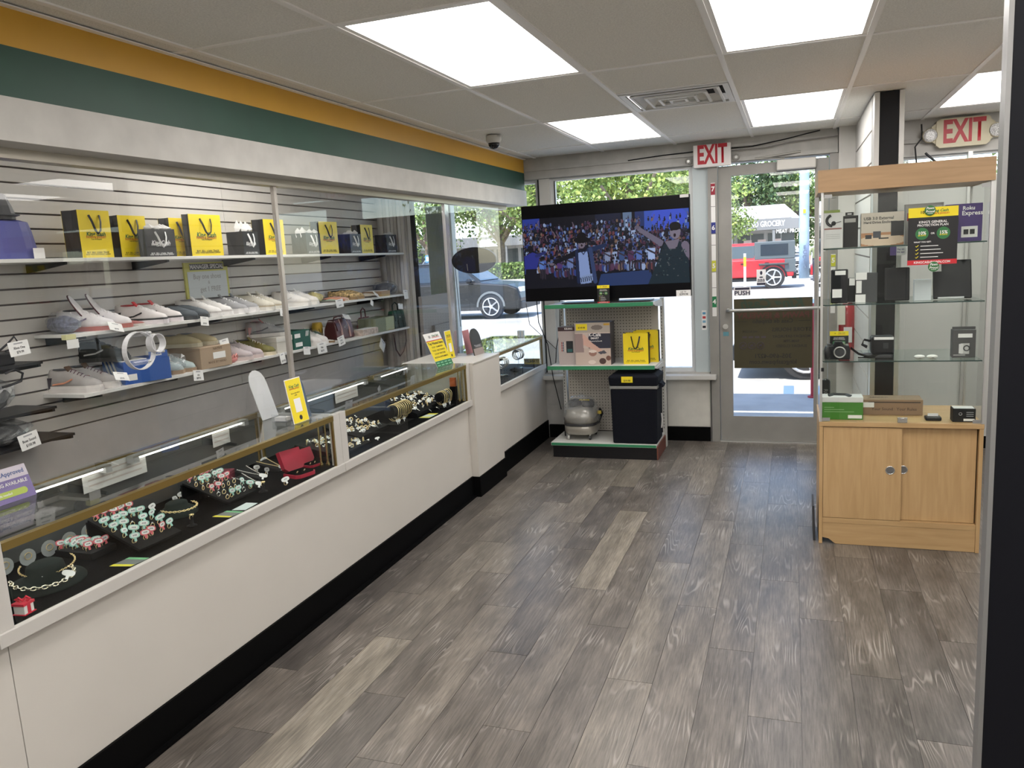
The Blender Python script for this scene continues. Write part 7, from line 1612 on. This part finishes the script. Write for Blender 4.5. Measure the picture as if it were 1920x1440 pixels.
def yellow_card(label, loc, w, h, lean, title=True):
    t = thing('yellow_sign', label, 'sign', loc, H90); t.rotation_euler = (-lean, 0, H90); bx('white_edge', WCARD, t, -.004, w+.004, .0005, .002, 0, h+.004); bx('yellow_face', YEL, t, 0, w, -.0006, .0004, .002, h)
    text('King Cash', w*.17, w/2, h*.84, -.0012, t, GRN, shear=.2, bold=.02); text('PAWN & JEWELRY', w*.085, w/2, h*.78, -.0012, t, RED); text('Scan to shop with us', w*.07, w/2, h*.68, -.0012, t, INK); text('online', w*.07, w/2, h*.63, -.0012, t, INK); bx('blank_square', WCARD, t, w*.28, w*.72, -.0012, -.0007, h*.24, h*.55)
    B().lathe([(w*.10, -.0007), (w*.10, -.0013)], 16, (w/2, 0, h*.11), 'y').build('round_mark', INK, t); bx('holder_foot', CLEARP, t, 0, w, -.02, .03, -.0003, .0015)
    return t
yellow_card('yellow scan-to-shop card in clear holder on the near counter', (-2.165, 3.02, TOPZ+.0008), .115, .205, .16); yellow_card('narrow yellow card behind the wanted items flyer', (-2.335, 5.18, TOPZ+.0008), .10, .20, .14)
t = thing('flyer_stack', 'dark rounded leaflet behind the yellow scan card', 'flyer', (-2.20, 3.135, TOPZ+.0005), H90); t.rotation_euler = (-.2, 0, H90); B().prism(rounded(.075, .20, .05), 0, .003).build('sheet', mat('leaflet_navy', (.06, .09, .13), .4), t); bx('green_spot', GRN, t, .03, .06, -.001, -.0002, .12, .14); bx('yellow_top', YEL, t, .02, .06, -.001, -.0002, .165, .18)
t = thing('acrylic_holder', 'small clear acrylic card holder beside the yellow scan card', 'holder', (-2.28, 3.09, TOPZ+.0005)); B().box(-.04, .04, -.03, -.027, 0, .035).box(-.04, .04, .027, .03, 0, .035).box(-.04, .04, -.027, .027, 0, .003).build('tray', CLEARP, t); bx('cards', WCARD, t, -.03, .03, -.022, .02, .0035, .02)
t = thing('wanted_flyer', 'yellow Top Wanted Items flyer leaning on the counter', 'flyer', (-2.235, 4.755, TOPZ+.0008), H90-.12); t.rotation_euler = (-.42, 0, H90-.12); w, h = .205, .245
bx('sheet', WCARD, t, 0, w, 0, .002, 0, h); bx('yellow_field', YEL, t, 0, w, -.0006, -.0001, h*.18, h*.76); bx('green_foot', GRN, t, 0, w, -.0006, -.0001, 0, h*.175); bx('red_rule', RED, t, 0, w, -.0008, -.0002, h*.762, h*.785)
text('Top Wanted Items', .024, w/2, h*.69, -.0012, t, INK, bold=.03)
for k, s in enumerate(('GOLD · DIAMONDS', 'TOOLS · ELECTRONICS', 'LUXURY WATCHES', 'MUSICAL INSTRUMENTS')): text(s, .0155, w/2, h*(.58-.10*k), -.0012, t, INK, bold=.02)
text('King Cash', .020, w*.66, h*.91, -.0008, t, GRN); text('PAWN & JEWELRY', .012, w*.66, h*.86, -.0008, t, RED); text('10', .026, w*.28, h*.885, -.0008, t, INK)
for a in range(4):
    for c in range(2): bx('foot_mark', mat('mint_mark', (.25, .50, .32), .5), t, w*(.06+.235*a), w*(.22+.235*a), -.0012, -.0007, h*(.03+.075*c), h*(.06+.075*c))
t = thing('tablet_stand', 'black rounded sign on a pale wooden foot at the pillar top', 'sign', (-2.205, 5.35, TOPZ+.0005), H90-.1); t.rotation_euler = (-.22, 0, H90-.1); B().prism([(x, z) for x, z in rounded(.15, .20, .08)], 0, .010).build('board', mat('sign_charcoal', (.05, .05, .052), .4), t); bx('pale_foot', mat('foot_taupe', (.32, .27, .25), .5), t, .0, .15, -.002, .05, -.0003, .045) if False else bx('pale_foot', mat('foot_taupe', (.32, .27, .25), .5), t, 0, .15, -.0015, -.0002, .0, .05); text('THANKS', .028, .075, .065, -.0012, t, GREYINK)
t = thing('pink_card', 'pale red card standing behind the black rounded sign', 'card', (-2.30, 5.42, TOPZ+.0005), H90); t.rotation_euler = (-.15, 0, H90); bx('card_body', mat('card_rose', (.50, .20, .21), .5), t, 0, .12, 0, .003, 0, .18); bx('foot', CLEARP, t, 0, .12, .0035, .04, 0, .002)
t = thing('card_reader', 'small black card reader on the pillar top', 'card reader', (-2.46, 5.44, TOPZ+.0005), .3); bx('body', BLACK, t, -.035, .035, -.06, .06, 0, .03, bev=.008); bx('keypad', GREYINK, t, -.025, .025, -.05, .0, .0305, .032); bx('display', mat('screen_off'), t, -.025, .025, .01, .05, .0305, .032)
# privacy screen behind the counter, oval sign in the window
t = thing('privacy_screen', 'grey privacy screen panel behind the counter at the window', 'screen', (-2.92, 5.93, 0)); bx('panel', mat('screen_grey', (.20, .19, .19), .6), t, 0, .03, 0, .66, .0505, 1.375); bx('front_panel', mat('screen_grey2', (.17, .165, .165), .6), t, .031, .06, .16, .62, .0505, 1.12); bx('foot', DARK, t, -.10, .13, .02, .08, .0005, .05); bx('foot', DARK, t, -.10, .13, .58, .64, .0005, .05)
t = thing('oval_sign', 'black oval sign hanging on wires in the left window', 'sign', (-2.72, 6.70, 1.645)); B().prism([(.218*math.cos(a), .118*math.sin(a)) for a in np.linspace(0, 2*PI, 36, endpoint=False)], 0, .03).build('back', mat('sign_black_back', (.008, .008, .009), .35), t, bev=.006)
for s in (-1, 1): B().tube([(s*.12, .015, .095), (s*.16, .05, .66)], .0018, 4).build('hanging_wire', BLACK, t)
B().tube([(-.19, .015, -.05), (-.185, .02, -.3), (-.18, .03, -.6)], .003, 5).build('power_cord', BLACK, t); B().tube([(-.06, -.001, -.09), (-.065, -.001, -.03)], .003, 4).build('scuff', mat('scuff', (.45, .40, .3), .6), t)
# striped blinds stack next to the corner, behind the shelf end
t = thing('vertical_blind', 'stack of pale vertical blind slats beside the shelf end', 'blind', (-3.70, 6.775, 0))
for k in range(7): bx('blind_slat', mat('blind_%d' % (k % 3), ((.62, .60, .57), (.50, .48, .45), (.66, .65, .63))[k % 3], .6), t, .03+.036*k, .03+.036*k+.030, -.02+.006*(k % 2), .010+.006*(k % 2), .45, 2.30)
bx('head_rail', WPAINT, t, .02, .30, -.025, .02, 2.305, 2.34)
